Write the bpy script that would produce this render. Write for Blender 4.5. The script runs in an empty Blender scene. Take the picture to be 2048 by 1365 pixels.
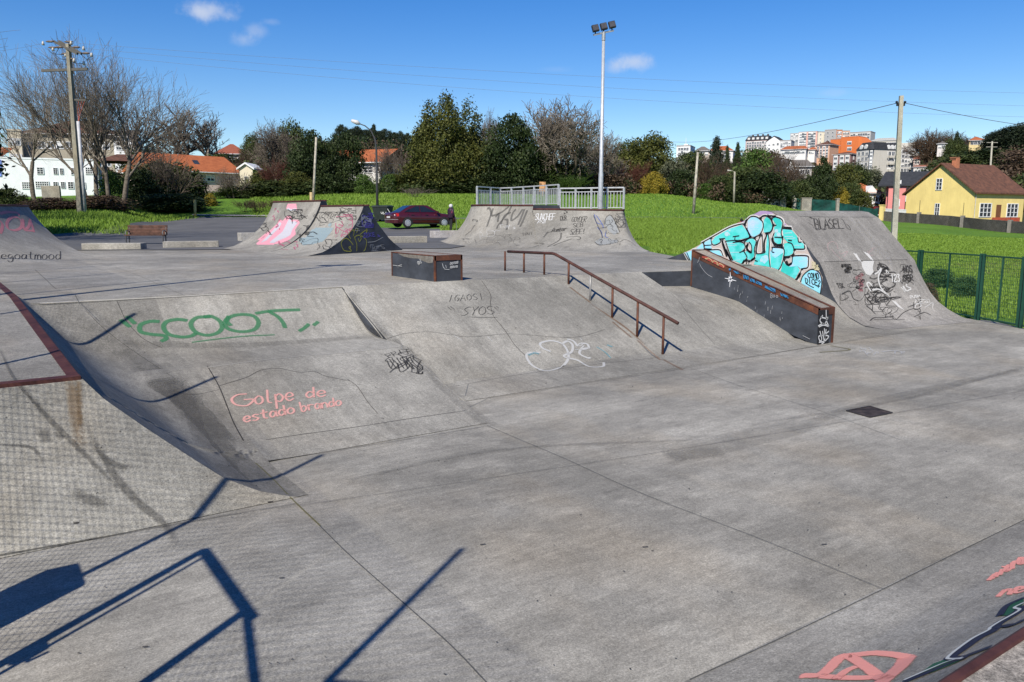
import bpy, bmesh, math, random
import numpy as np
from math import radians, sin, cos, pi, tan, atan, sqrt
from mathutils import Vector, Matrix
S = bpy.context.scene
COL = S.collection
# ------------------------------------------------------------------ camera, world, sun
F, CX, CY = 1569.0, 1024.0, 682.5          # focal length and centre in pixels of the 2048 px photograph
PIT, YAW, HC = radians(9.13), radians(34.6), 2.2
cam = bpy.data.cameras.new('camera'); camo = bpy.data.objects.new('camera', cam); COL.objects.link(camo)
camo.location = (0, 0, HC); camo.rotation_euler = (pi/2-PIT, 0, -YAW)
cam.sensor_width = 36; cam.lens = F/2048*36; cam.clip_start = .05; cam.clip_end = 6000
S.camera = camo
SUN_AZ, SUN_EL = radians(54.6), radians(43)  # azimuth the shadows point to (from +Y towards +X), elevation
w = bpy.data.worlds.new('World'); S.world = w; w.use_nodes = True
nt = w.node_tree; nt.nodes.clear()
sky = nt.nodes.new('ShaderNodeTexSky'); sky.sky_type = 'NISHITA'; sky.sun_disc = False
sky.sun_elevation = SUN_EL; sky.sun_rotation = SUN_AZ+pi
sky.air_density = 1.0; sky.dust_density = .1; sky.ozone_density = 3.0; sky.altitude = 50
bg = nt.nodes.new('ShaderNodeBackground'); bg.inputs['Strength'].default_value = .090
wo = nt.nodes.new('ShaderNodeOutputWorld')
sun = bpy.data.lights.new('sun', 'SUN'); sun.energy = 5.0; sun.angle = radians(.53); sun.color = (1, .94, .83)
suno = bpy.data.objects.new('sun', sun); COL.objects.link(suno)
sd = Vector((sin(SUN_AZ)*cos(SUN_EL), cos(SUN_AZ)*cos(SUN_EL), -sin(SUN_EL)))
suno.rotation_euler = sd.to_track_quat('-Z', 'Y').to_euler(); suno.location = (-30, -30, 60)
S.view_settings.view_transform = 'Standard'; S.view_settings.look = 'None'
S.view_settings.exposure = .40; S.view_settings.gamma = 1
S.cycles.max_bounces = 6; S.cycles.transparent_max_bounces = 12
# ------------------------------------------------------------------ picture measurements -> world points
FW = np.array([sin(YAW)*cos(PIT), cos(YAW)*cos(PIT), -sin(PIT)])
RT = np.array([cos(YAW), -sin(YAW), 0.]); UP = np.cross(RT, FW)
FH = np.array([sin(YAW), cos(YAW), 0.])
EYE = np.array([0, 0, HC])
def ray(x, y): return FW+RT*(x-CX)/F-UP*(y-CY)/F
def gz(x, y, z=0.):
    r = ray(x, y); return EYE+r*((z-HC)/r[2])
def ga(x, y, ax, v):
    r = ray(x, y); return EYE+r*((v-EYE[ax])/r[ax])
def P(x, y, d):
    r = ray(x, y); return EYE+r*(d/(r@FH))
def plane_pt(x, y, o, n):
    r = ray(x, y); n = np.array(n, float); return EYE+r*(((np.array(o)-EYE)@n)/(r@n))
# ------------------------------------------------------------------ objects
def link(o, parent=None):
    COL.objects.link(o)
    if parent is not None: o.parent = parent
    return o
def tag(o, label=None, cat=None, group=None, kind=None):
    if label: o['label'] = label
    if cat: o['category'] = cat
    if group: o['group'] = group
    if kind: o['kind'] = kind
    return o
def thing(name, label, cat, loc=(0, 0, 0), group=None, rz=0):
    o = bpy.data.objects.new(name, None); COL.objects.link(o)
    o.location = tuple(float(v) for v in loc); o.rotation_euler.z = rz; o.empty_display_size = .2
    return tag(o, label, cat, group)
def wloc(o):
    v = np.zeros(3)
    while o is not None: v += np.array(o.location); o = o.parent
    return v
def copy_tree(o, parent=None):
    c = o.copy(); COL.objects.link(c); c.parent = parent
    for ch in list(o.children): copy_tree(ch, c)
    return c
class MB:
    def __init__(s): s.v = []; s.f = []; s.c = []
    def add(s, vs, fs):
        n = len(s.v); s.v += [tuple(float(q) for q in p) for p in vs]; s.f += [tuple(i+n for i in f) for f in fs]
    def quad(s, a, b, c, d): s.add([a, b, c, d], [(0, 1, 2, 3)])
    def poly(s, pts): s.add(pts, [tuple(range(len(pts)))])
    def obox(s, c, ux, uy, uz):
        c, ux, uy, uz = (np.array(q, float) for q in (c, ux, uy, uz))
        vs = [c+i*ux+j*uy+k*uz for k in (-1, 1) for j in (-1, 1) for i in (-1, 1)]
        s.add(vs, [(0, 2, 3, 1), (4, 5, 7, 6), (0, 1, 5, 4), (2, 6, 7, 3), (0, 4, 6, 2), (1, 3, 7, 5)])
    def box(s, x0, x1, y0, y1, z0, z1):
        s.obox(((x0+x1)/2, (y0+y1)/2, (z0+z1)/2), ((x1-x0)/2, 0, 0), (0, (y1-y0)/2, 0), (0, 0, (z1-z0)/2))
    def bar(s, a, b, w, h=None, up=(0, 0, 1)):
        a, b = np.array(a, float), np.array(b, float); d = b-a; L = np.linalg.norm(d); d /= L
        u = np.array(up, float)
        if abs(d@u) > .95: u = np.array((1., 0, 0))
        x = np.cross(d, u); x /= np.linalg.norm(x); y = np.cross(x, d)
        s.obox((a+b)/2, d*L/2, x*w/2, y*(h or w)/2)
    def tube(s, pts, r, n=8, cap=True):
        pts = [np.array(p, float) for p in pts]; m = len(pts)
        rs = r if hasattr(r, '__len__') else [r]*m
        rings = []; px = None
        for i, p in enumerate(pts):
            d = pts[min(i+1, m-1)]-pts[max(i-1, 0)]; d = d/(np.linalg.norm(d)+1e-9)
            u = px if px is not None else (np.array((0, 0, 1.)) if abs(d[2]) < .9 else np.array((1., 0, 0)))
            x = np.cross(d, u) if px is None else px-d*(px@d)
            x = x/(np.linalg.norm(x)+1e-9); y = np.cross(d, x); px = x
            rings.append([p+rs[i]*(cos(2*pi*k/n)*x+sin(2*pi*k/n)*y) for k in range(n)])
        s.loft(rings, True, cap)
    def loft(s, rings, closed=False, cap=False):
        n = len(rings[0]); b = len(s.v)
        for rg in rings: s.v += [tuple(float(q) for q in p) for p in rg]
        for i in range(len(rings)-1):
            for k in range(n if closed else n-1):
                a = b+i*n+k; c = b+i*n+(k+1) % n; s.f.append((a, c, c+n, a+n))
        if cap:
            s.f.append(tuple(range(b+n-1, b-1, -1))); e = b+(len(rings)-1)*n; s.f.append(tuple(range(e, e+n)))
    def prism(s, poly, ext):
        n = len(poly); e = np.array(ext, float)
        s.add([np.array(p, float) for p in poly]+[np.array(p, float)+e for p in poly],
              [tuple(range(n-1, -1, -1)), tuple(range(n, 2*n))]+[(i, (i+1) % n, n+(i+1) % n, n+i) for i in range(n)])
    def build(s, name, mat, parent=None, smooth=False, fix=True):
        me = bpy.data.meshes.new(name); off = wloc(parent) if parent is not None else np.zeros(3)
        me.from_pydata([(p[0]-off[0], p[1]-off[1], p[2]-off[2]) for p in s.v], [], s.f)
        if fix:
            bm = bmesh.new(); bm.from_mesh(me); bmesh.ops.recalc_face_normals(bm, faces=bm.faces); bm.to_mesh(me); bm.free()
        if mat is not None: me.materials.append(mat)
        if smooth: me.polygons.foreach_set('use_smooth', [True]*len(me.polygons))
        me.update()
        return link(bpy.data.objects.new(name, me), parent)
def bevel(o, w=.01, seg=2):
    m = o.modifiers.new('bevel', 'BEVEL'); m.width = w; m.segments = seg; m.limit_method = 'ANGLE'; m.angle_limit = radians(40)
    return o
# ------------------------------------------------------------------ materials
class NT:
    def __init__(s, name):
        s.m = bpy.data.materials.new(name); s.m.use_nodes = True; s.t = s.m.node_tree
        s.b = s.t.nodes['Principled BSDF']; s.co = None
    def n(s, typ, **kw):
        x = s.t.nodes.new('ShaderNode'+typ)
        for k, v in kw.items():
            if k in x.inputs: x.inputs[k].default_value = v
            else: setattr(x, k, v)
        return x
    def l(s, a, b): s.t.links.new(a, b)
    def pos(s, scale=(1, 1, 1), obj=False):
        g = s.n('TexCoord').outputs['Object'] if obj else s.n('NewGeometry').outputs['Position']
        mp = s.n('Mapping'); mp.inputs['Scale'].default_value = scale; s.l(g, mp.inputs['Vector']); return mp.outputs[0]
    def noise(s, scale, detail=4, rough=.55, stretch=(1, 1, 1), obj=False):
        x = s.n('TexNoise'); x.inputs['Scale'].default_value = scale; x.inputs['Detail'].default_value = detail
        x.inputs['Roughness'].default_value = rough; s.l(s.pos(stretch, obj), x.inputs['Vector']); return x.outputs['Fac']
    def ramp(s, fac, stops):
        r = s.n('ValToRGB'); e = r.color_ramp.elements
        while len(e) < len(stops): e.new(.5)
        for q, (p, c) in zip(e, stops): q.position = p; q.color = (c, c, c, 1) if not hasattr(c, '__len__') else (*c, 1)
        s.l(fac, r.inputs[0]); return r.outputs[0]
    def mix(s, a, b, fac, mode='MIX'):
        m = s.n('MixRGB', blend_type=mode)
        for i, q in ((1, a), (2, b)):
            if hasattr(q, 'is_linked'): s.l(q, m.inputs[i])
            else: m.inputs[i].default_value = (*q, 1)
        if hasattr(fac, 'is_linked'): s.l(fac, m.inputs[0])
        else: m.inputs[0].default_value = fac
        return m.outputs[0]
    def out(s, col, rough=.8, metal=0, spec=.3):
        if hasattr(col, 'is_linked'): s.l(col, s.b.inputs['Base Color'])
        else: s.b.inputs['Base Color'].default_value = (*col, 1)
        s.b.inputs['Roughness'].default_value = rough; s.b.inputs['Metallic'].default_value = metal
        s.b.inputs['Specular IOR Level'].default_value = spec; return s.m
    def bump(s, h, strength=.3, dist=.01):
        b = s.n('Bump'); b.inputs['Strength'].default_value = strength; b.inputs['Distance'].default_value = dist
        s.l(h, b.inputs['Height']); s.l(b.outputs[0], s.b.inputs['Normal'])
_mc = {}
def plain(c, rough=.6, metal=0, var=.12, scale=3., spec=.3):
    k = (tuple(c), rough, metal, var, scale)
    if k not in _mc:
        t = NT('paint'); n = t.noise(scale, 5)
        lo = tuple(max(q*(1-2*var), 0) for q in c); hi = tuple(min(q*(1+1.4*var), 1) for q in c)
        _mc[k] = t.out(t.ramp(n, [(.3, lo), (.7, hi)]), rough, metal, spec)
    return _mc[k]
def concrete(name, base=(.225, .213, .184), stain=.5, streak=(1, 1, 1), dark=(.085, .080, .074), grain=1., warm=.25):
    t = NT(name); k = lambda f: t.mix((0, 0, 0), f[0], f[1])
    big = t.ramp(t.noise(.30, 6, .62), [(.38, 0.), (.62, 1.)])
    med = t.ramp(t.noise(1.7, 9, .70, streak), [(.40, 0.), (.63, 1.)])
    c = t.mix(tuple(q*.70 for q in base), tuple(min(1, q*1.25) for q in base), big)
    c = t.mix(c, tuple(q*.56 for q in base), k((med, stain)))
    pale = t.ramp(t.noise(1.1, 8, .72, tuple(.3+.7*q for q in streak)), [(.52, 0.), (.68, 1.)])
    c = t.mix(c, tuple(min(1, q*1.45) for q in base), k((pale, .42)))
    blot = t.ramp(t.noise(.62, 10, .76, tuple(.45+.55*q for q in streak)), [(.53, 0.), (.66, 1.)])
    c = t.mix(c, dark, k((blot, .55*stain+.08)))
    wm = t.ramp(t.noise(.5, 4, .55, (1.3, .8, 1)), [(.48, 0.), (.66, 1.)])
    c = t.mix(c, (base[0]*1.34, base[1]*1.16, base[2]*.92), k((wm, warm)))
    brush = t.noise(16, 5, .75, tuple(.12 if q < 1 else 1 for q in streak) if min(streak) < 1 else (.25, 1, 1))
    c = t.mix(c, t.ramp(brush, [(.3, .36), (.5, .5), (.7, .63)]), .55, 'OVERLAY')
    patch = t.noise(7, 7, .78)
    c = t.mix(c, t.ramp(patch, [(.32, .36), (.5, .5), (.68, .62)]), .6, 'OVERLAY')
    fine = t.noise(85, 3, .85)
    c = t.mix(c, t.ramp(fine, [(.28, .12), (.5, .5), (.72, .90)]), min(1, .62*grain), 'OVERLAY')
    grit = t.noise(33, 4, .85)
    c = t.mix(c, t.ramp(grit, [(.32, .30), (.5, .5), (.68, .70)]), min(1, .6*grain), 'OVERLAY')
    spk = t.ramp(t.noise(42, 2, .9), [(.68, 0.), (.74, 1.)])
    c = t.mix(c, (.42, .40, .37), k((spk, .4*grain)))
    spd = t.ramp(t.noise(31, 2, .9), [(.26, 1.), (.33, 0.)])
    c = t.mix(c, (.045, .043, .04), k((spd, .5*grain)))
    t.bump(fine, .3, .006)
    return t.out(c, .88, 0, .25)
def darkwall(name='dark_paint', c=(.040, .045, .055)):
    t = NT(name)
    n = t.ramp(t.noise(2.2, 7, .65, (1, 1, 1.5)), [(.3, (c[0]*.6, c[1]*.6, c[2]*.6)), (.75, tuple(q*1.7 for q in c))])
    chip = t.ramp(t.noise(26, 3, .75, (1, 1, .6)), [(.69, 0.), (.74, 1.)])
    msk = t.ramp(t.noise(3.1, 4, .6), [(.45, 0.), (.65, 1.)])
    col = t.mix(n, (.34, .34, .34), t.mix((0, 0, 0), t.mix(chip, msk, 1., 'MULTIPLY'), .8))
    t.bump(t.noise(30, 4), .2, .005)
    return t.out(col, .75)
def rust(name='rusty_steel', c=(.105, .042, .026), c2=(.22, .075, .03)):
    t = NT(name)
    n = t.ramp(t.noise(5, 7, .7), [(.3, tuple(q*.45 for q in c)), (.52, c), (.78, c2)])
    t.bump(t.noise(40, 4), .2, .003)
    return t.out(n, .68, .15)
def leafmat(name, a, b, rough=.6, trans=.0):
    t = NT(name); at = t.n('Attribute', attribute_name='tint')
    c = t.mix(a, b, at.outputs['Fac']); t.out(c, rough, 0, .2)
    return t.m
def barkmat(name, a, b):
    t = NT(name); return t.out(t.ramp(t.noise(6, 5, .6), [(.35, a), (.65, b)]), .9, 0, .15)
# spray paint: coverage fades to nothing at the rim of each stroke (attribute 'cov'), broken by noise
_pm = {}
def spray(c, cover=.95, soft=.5):
    k = (tuple(c), cover, soft)
    if k not in _pm:
        t = NT('spray_paint'); at = t.n('Attribute', attribute_name='cov')
        nz = t.noise(55, 4, .75)
        m = t.n('Math', operation='MULTIPLY_ADD'); t.l(nz, m.inputs[0]); m.inputs[1].default_value = soft; t.l(at.outputs['Fac'], m.inputs[2])
        r = t.ramp(m.outputs[0], [(.28+soft*.25, 0.), (.62+soft*.35, cover)])
        t.l(r, t.b.inputs['Alpha'])
        _pm[k] = t.out(t.mix(c, tuple(q*.75 for q in c), nz), .75)
    return _pm[k]
# ------------------------------------------------------------------ clouds in the sky
def sky_clouds():
    L = nt.links
    tc = nt.nodes.new('ShaderNodeTexCoord'); col = sky.outputs[0]
    hs = nt.nodes.new('ShaderNodeHueSaturation'); hs.inputs['Saturation'].default_value = SKY_SAT; hs.inputs['Value'].default_value = SKY_VAL
    hs.inputs['Hue'].default_value = SKY_HUE
    L.new(col, hs.inputs['Color']); col = hs.outputs[0]
    nz = nt.nodes.new('ShaderNodeTexNoise'); nz.inputs['Scale'].default_value = 30; nz.inputs['Detail'].default_value = 7; nz.inputs['Roughness'].default_value = .6
    L.new(tc.outputs['Generated'], nz.inputs['Vector'])
    def M(op, a, b=None, c=None):
        m = nt.nodes.new('ShaderNodeMath'); m.operation = op
        for i, q in enumerate((a, b, c)):
            if q is None: continue
            if hasattr(q, 'is_linked'): L.new(q, m.inputs[i])
            else: m.inputs[i].default_value = q
        return m.outputs[0]
    def dot(v):
        m = nt.nodes.new('ShaderNodeVectorMath'); m.operation = 'DOT_PRODUCT'; L.new(tc.outputs['Generated'], m.inputs[0]); m.inputs[1].default_value = tuple(v)
        return m.outputs['Value']
    for px, py, a, b, op in ((424, 22, 46, 21, .62), (398, 28, 26, 12, .4), (486, 80, 26, 17, .34), (510, 62, 24, 16, .28), (542, 44, 18, 7, .16), (1232, 134, 26, 16, .5), (1264, 124, 36, 17, .62), (1672, 186, 26, 7, .14), (1110, 140, 30, 6, .08)):
        d = ray(px, py); n = np.linalg.norm(d); d = d/n
        r = np.cross(d, (0, 0, 1.)); r /= np.linalg.norm(r); u = np.cross(r, d)
        sa, sb = F*n/ n/ a, F/b
        e = M('SQRT', M('ADD', M('POWER', M('MULTIPLY', dot(r), sa), 2.), M('POWER', M('MULTIPLY', dot(u), sb), 2.)))
        front = M('GREATER_THAN', dot(d), .9)
        v = M('SUBTRACT', M('MULTIPLY_ADD', nz.outputs['Fac'], 2.3, -.2), e)
        mr = nt.nodes.new('ShaderNodeMapRange'); mr.interpolation_type = 'SMOOTHSTEP'
        L.new(v, mr.inputs['Value']); mr.inputs['From Min'].default_value = -.25; mr.inputs['From Max'].default_value = .9
        f = M('MULTIPLY', M('MULTIPLY', mr.outputs[0], front), op)
        mx = nt.nodes.new('ShaderNodeMixRGB'); L.new(f, mx.inputs[0]); L.new(col, mx.inputs[1]); mx.inputs[2].default_value = (*CLOUD, 1)
        col = mx.outputs[0]
    L.new(col, bg.inputs['Color']); L.new(bg.outputs[0], wo.inputs['Surface'])
SKY_SAT, SKY_VAL, SKY_HUE = 1.42, 1.08, .514
CLOUD = (5.6, 6.1, 7.2)
sky_clouds()
# ------------------------------------------------------------------ terrain
TC = [  # picture column -> (depth, height) pairs
    (-900, [(10, -.3), (25, 1.08), (42, 1.1), (60, 2.6), (100, 4.5), (250, 12), (500, 20), (900, 24)]),
    (0,    [(10, -.3), (24, 1.08), (41, 1.1), (53, 2.3), (62, 2.8), (100, 4.4), (250, 12), (500, 20), (900, 24)]),
    (200,  [(10, -.3), (24, 1.08), (42, 1.1), (55, 2.35), (62, 2.8), (100, 4.4), (250, 12), (500, 20), (900, 24)]),
    (330,  [(10, -.3), (24, 1.08), (50, 1.12), (64, 1.9), (72, 2.7), (90, 3.9), (250, 12), (500, 22), (900, 24)]),
    (480,  [(10, -.3), (24, 1.08), (50, 1.15), (66, 1.9), (85, 3.9), (100, 4.8), (250, 14), (420, 26), (900, 28)]),
    (720,  [(10, -.3), (24, 1.08), (48, 1.12), (66, 1.92), (90, 4.5), (110, 5.4), (250, 16), (400, 37), (900, 38)]),
    (980,  [(10, -.3), (24, 1.08), (44, 1.1), (58, 1.75), (66, 1.95), (95, 4.7), (120, 5.6), (300, 16), (500, 26), (900, 28)]),
    (1300, [(10, -.3), (22, 1.03), (35, 1.04), (60, 1.93), (66, 2.0), (110, 5.1), (125, 5.3), (300, 16), (500, 28), (900, 28)]),
    (1500, [(10, -.3), (18, .95), (30, 1.0), (60, 1.85), (66, 1.93), (115, 3.9), (150, 4.5), (300, 19), (450, 34), (900, 36)]),
    (1650, [(10, -.3), (16, .35), (30, .6), (60, 1.4), (115, 2.6), (150, 3.4), (220, 9), (300, 15), (345, 19), (380, 25), (430, 36), (900, 40)]),
    (1800, [(10, -.3), (14, -.06), (40, -.04), (60, .2), (100, .8), (125, 1.3), (200, 5), (300, 15), (345, 19), (390, 27), (430, 33), (900, 40)]),
    (2060, [(10, -.2), (14, -.06), (60, -.03), (94, 0), (130, .9), (200, 6), (300, 28), (400, 40), (900, 46)]),
    (3200, [(10, -.2), (14, -.06), (60, -.03), (94, 0), (130, .9), (200, 6), (300, 28), (400, 40), (900, 46)])]
_az = np.array([atan((x-CX)/1589) for x, _ in TC])
_rr = np.geomspace(4, 4200, 360)
_tab = np.array([np.interp(np.log(_rr), np.log([d/cos(a) for d, _ in pts]), [z for _, z in pts]) for a, (x, pts) in zip(_az, TC)])
def terr(x, y):
    l = x*RT[0]+y*RT[1]; d = x*FH[0]+y*FH[1]; r = sqrt(l*l+d*d)
    a = math.atan2(l, d); a = min(max(a, _az[0]), _az[-1])
    i = min(max(int(np.searchsorted(_az, a))-1, 0), len(_az)-2); t = (a-_az[i])/(_az[i+1]-_az[i]); t = t*t*(3-2*t)
    q = np.interp(math.log(max(r, 4)), np.log(_rr), np.arange(len(_rr))); k = min(int(q), len(_rr)-2); u = q-k
    z = (_tab[i, k]*(1-u)+_tab[i, k+1]*u)*(1-t)+(_tab[i+1, k]*(1-u)+_tab[i+1, k+1]*u)*t
    if x < 15.2 and y < 12.0: z = min(z, -.3)
    elif x < 15.6 and y < 12.4: z = min(z, .4)
    if y < 7.4 and x < 18: z = min(z, -.25)
    return float(z)
def tp(x, y, d):      # the point of the ground at picture column x and depth d
    p = P(x, y, d); return np.array((p[0], p[1], terr(p[0], p[1])))
def build_terrain():
    az = np.unique(np.concatenate([np.radians(np.arange(-180, 181, 6)), np.radians(np.arange(-42, 42, .4))]))
    az = az[az < pi-.01]
    rs = np.concatenate([np.linspace(3, 60, 120), np.geomspace(61, 4000, 120)])
    v = []; f = []; n = len(az)
    for r in rs:
        for a in az:
            x = r*(sin(a)*RT[0]+cos(a)*FH[0]); y = r*(sin(a)*RT[1]+cos(a)*FH[1]); v.append((x, y, terr(x, y)))
    for i in range(len(rs)-1):
        for k in range(n):
            k2 = (k+1) % n; f.append((i*n+k, i*n+k2, (i+1)*n+k2, (i+1)*n+k))
    me = bpy.data.meshes.new('ground'); me.from_pydata(v, [], f); me.polygons.foreach_set('use_smooth', [True]*len(f))
    t = NT('meadow')
    c = t.ramp(t.noise(.12, 6, .6), [(.3, (.075, .15, .018)), (.55, (.105, .20, .026)), (.75, (.13, .215, .034))])
    c = t.mix(c, t.ramp(t.noise(3.5, 6, .75, (1, 1, .3)), [(.3, .22), (.5, .5), (.72, .72)]), .75, 'OVERLAY')
    dry = t.ramp(t.noise(.35, 5, .7), [(.62, 0.), (.78, 1.)])
    c = t.mix(c, (.13, .12, .04), t.mix((0, 0, 0), dry, .35))
    far = t.n('VectorMath', operation='LENGTH'); t.l(t.pos(), far.inputs[0])
    fr = t.n('MapRange'); t.l(far.outputs['Value'], fr.inputs['Value']); fr.inputs['From Min'].default_value = 125; fr.inputs['From Max'].default_value = 150
    sc = t.ramp(t.noise(.05, 6, .7), [(.3, (.035, .045, .014)), (.55, (.06, .058, .025)), (.75, (.085, .07, .04))])
    c = t.mix(c, sc, fr.outputs[0])
    t.bump(t.noise(9, 5, .8), .8, .12)
    me.materials.append(t.out(c, .9, 0, .1))
    tag(link(bpy.data.objects.new('ground', me)), kind='structure')
build_terrain()
def drape(name, pts, mat, off=.03, step=1.2, kind='structure'):
    pts = [(p[0], p[1]) for p in pts]; me = bpy.data.meshes.new(name)
    bm = bmesh.new(); vs = [bm.verts.new((x, y, 0)) for x, y in pts]; bm.faces.new(vs)
    xs = [p[0] for p in pts]; ys = [p[1] for p in pts]
    for ax, lo, hi in ((0, min(xs), max(xs)), (1, min(ys), max(ys))):
        q = lo+step
        while q < hi:
            co = [0, 0, 0]; no = [0, 0, 0]; co[ax] = q; no[ax] = 1
            bmesh.ops.bisect_plane(bm, geom=bm.verts[:]+bm.edges[:]+bm.faces[:], plane_co=co, plane_no=no); q += step
    for v in bm.verts: v.co.z = terr(v.co.x, v.co.y)+off
    bmesh.ops.recalc_face_normals(bm, faces=bm.faces)
    if sum(f.normal.z for f in bm.faces) < 0: bmesh.ops.reverse_faces(bm, faces=bm.faces)
    bm.to_mesh(me); bm.free(); me.materials.append(mat)
    return tag(link(bpy.data.objects.new(name, me)), kind=kind)
def asphalt():
    t = NT('asphalt')
    c = t.ramp(t.noise(.5, 6, .6), [(.3, (.070, .070, .073)), (.7, (.115, .114, .114))])
    c = t.mix(c, t.ramp(t.noise(45, 3, .8), [(.25, .3), (.75, .72)]), .5, 'OVERLAY')
    return t.out(c, .88, 0, .25)
ASPH = asphalt()
lot = [tp(-300, 470, 24), tp(-300, 470, 38), tp(60, 470, 41), tp(205, 470, 44), tp(255, 460, 50), tp(300, 450, 58), tp(390, 440, 66), tp(520, 437, 67),
       tp(700, 437, 67), tp(720, 437, 52.5), tp(790, 455, 52), tp(900, 465, 49), tp(930, 475, 41), tp(930, 480, 35), tp(960, 490, 30), tp(900, 490, 26), tp(400, 490, 25)]
drape('asphalt_lot', lot, ASPH, .035)
lane = [tp(700, 437, 60), tp(860, 437, 61), tp(1000, 437, 61), tp(1200, 437, 62.5), tp(1420, 437, 63), tp(1560, 437, 63), tp(1560, 435, 65), tp(1420, 435, 65), tp(1000, 435, 64.6), tp(860, 435, 64.6), tp(700, 436, 65)]
drape('lane', lane, ASPH, .06)
kerbline = [tp(385, 437, 66.6), tp(520, 437, 67.4), tp(702, 437, 67.4), tp(702, 437, 68.2), tp(520, 437, 68.2), tp(385, 437, 67.4)]
drape('pavement_edge', kerbline, concrete('kerb_concrete', (.30, .29, .27)), .08)
dirt = [gz(1880, 528, -.02), gz(2048, 520, -.02), gz(2300, 520, -.02), gz(2300, 552, -.02), gz(2048, 556, -.02), gz(1960, 545, -.02)]
def dirtmat():
    t = NT('dirt'); return t.out(t.ramp(t.noise(3, 6, .75), [(.3, (.06, .10, .02)), (.5, (.17, .125, .075)), (.75, (.25, .19, .12))]), .95, 0, .1)
drape('dirt_path', dirt, dirtmat(), .015, .8)
# ------------------------------------------------------------------ skate park concrete
CON = concrete('skate_concrete', (.245, .233, .208))
CON2 = concrete('bank_concrete', (.240, .229, .203), .42, (1, .35, .35), warm=.15)
CONF = concrete('floor_concrete', (.264, .251, .222), .66, (.5, 1, 1), warm=.25)
CONR = concrete('ramp_concrete', (.245, .233, .208), .4, (1, 1, .25), grain=.8, warm=.15)
DARKP = darkwall(); RUST = rust(); COPE = rust('red_coping', (.075, .026, .022), (.115, .045, .03))
# lower floor and upper deck
fl = [(-6, -6), (30, -6), (30, 3.2), (gz(2048, 657)[0], gz(2048, 657)[1]), (17.6, 7.75), (17.3, 12.5), (-6, 12.5)]
m = MB(); m.prism([(x, y, -.45) for x, y in fl], (0, 0, .45)); tag(m.build('floor', CONF), kind='structure')
YE = lambda X: float(np.interp(X, [.3, 4.74, 10.74, 11.95, 14.5], [11.5, 11.55, 11.15, 10.9, 11.5]))
ZD = 1.1
dk = [(-8, 12.6), (.3, 11.52), (4.74, 11.57), (10.74, 11.17), (11.95, 10.92), (14.52, 11.52), (14.55, 14.3), (15.3, 14.4), (17.2, 17.6), (19.5, 21), (18.8, 25.5), (15, 27.5), (7.1, 28.2), (4.6, 28.3), (2.8, 28.8), (-8, 30)]
m = MB(); m.prism([(x, y, ZD-.6) for x, y in dk], (0, 0, .6)); tag(m.build('pavement', CON), kind='structure')
def grid_surface(m, xs, ys, h, off=.004):
    vs = [(x, y, h(x, y)+off) for y in ys for x in xs]; n = len(xs)
    m.add(vs, [(j*n+i, j*n+i+1, (j+1)*n+i+1, (j+1)*n+i) for j in range(len(ys)-1) for i in range(n-1)])
def zb(x, y):          # the straight bank between deck and floor
    z = max(1.1-.405*(YE(x)-y), .05*(y-7.85)/.85 if y < 8.7 else 0)
    z = min(z, 1.1)
    if y < 8.7: z = max(z if y > 8.5 else min(z, .05), .05*max(y-7.85, 0)/.85)
    return max(z, 0)
EB = [ga(px, py, 0, 14.5) for px, py in ((1470, 531), (1526, 533), (1558, 541), (1590, 560), (1621, 577.5), (1642, 590), (1668, 603.5), (1697, 636), (1728, 654), (1771, 666))][::-1]
_ey, _ez = [p[1] for p in EB], [max(p[2], 0) for p in EB]
def zbe(x, y):
    z = zb(x, y); t = min(max((x-12.3)/2.2, 0), 1); return z*(1-t)+min(1.1, float(np.interp(y, _ey, _ez)))*t
def recess(x, y): return .70+.15*(y-10.35)
def zb2(x, y):
    z = zbe(x, y)
    return min(z, recess(x, y)) if 10.74 < x < 11.95 else z
# main bank: one solid with the lowered bay beside the ledge
bank = thing('bank_ramp', 'wide plain grey concrete bank scribbled with black and white tags, left of the rusty rail', 'skate ramp', (9, 9.5, 0))
m = MB()
def bank_piece(x0, x1, low=False, n=14):
    xs = np.linspace(x0, x1, max(2, int((x1-x0)/.4)+1))
    us = np.concatenate([np.linspace(0, .23, 7), np.linspace(.26, 1, n)])
    rows = []
    for u in us:
        row = []
        for x in xs:
            y = 7.85+(YE(x)-7.85)*u; z = zbe(x, y)
            if low: z = min(z, recess(x, y))
            row.append((x, y, z+.004))
        rows.append(row)
    m.loft(rows)
    for xe, i in ((x0, 0), (x1, -1)):
        for a, b in zip(rows[:-1], rows[1:]):
            m.quad((xe, a[i][1], -.05), (xe, b[i][1], -.05), b[i], a[i])
    return rows
bank_piece(4.745, 10.74); ra = bank_piece(10.741, 11.93, True, 26); bank_piece(11.931, 14.5, False, 24)
m.build('slope', CON2, bank, fix=True)
m = MB()
a, b = (10.745, YE(10.745)-.002), (11.93, YE(11.93)-.002)
m.quad((*a, .75), (*b, .75), (*b, 1.097), (*a, 1.097)); m.build('recess_wall', DARKP, bank)
m = MB()
ys = np.linspace(9.2, YE(4.74)-.02, 24)
m.loft([[(4.741, y, .1) for y in ys], [(4.741, y, zb(4.75, y)+.003) for y in ys]]); m.build('side_wall', DARKP, bank)
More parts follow.
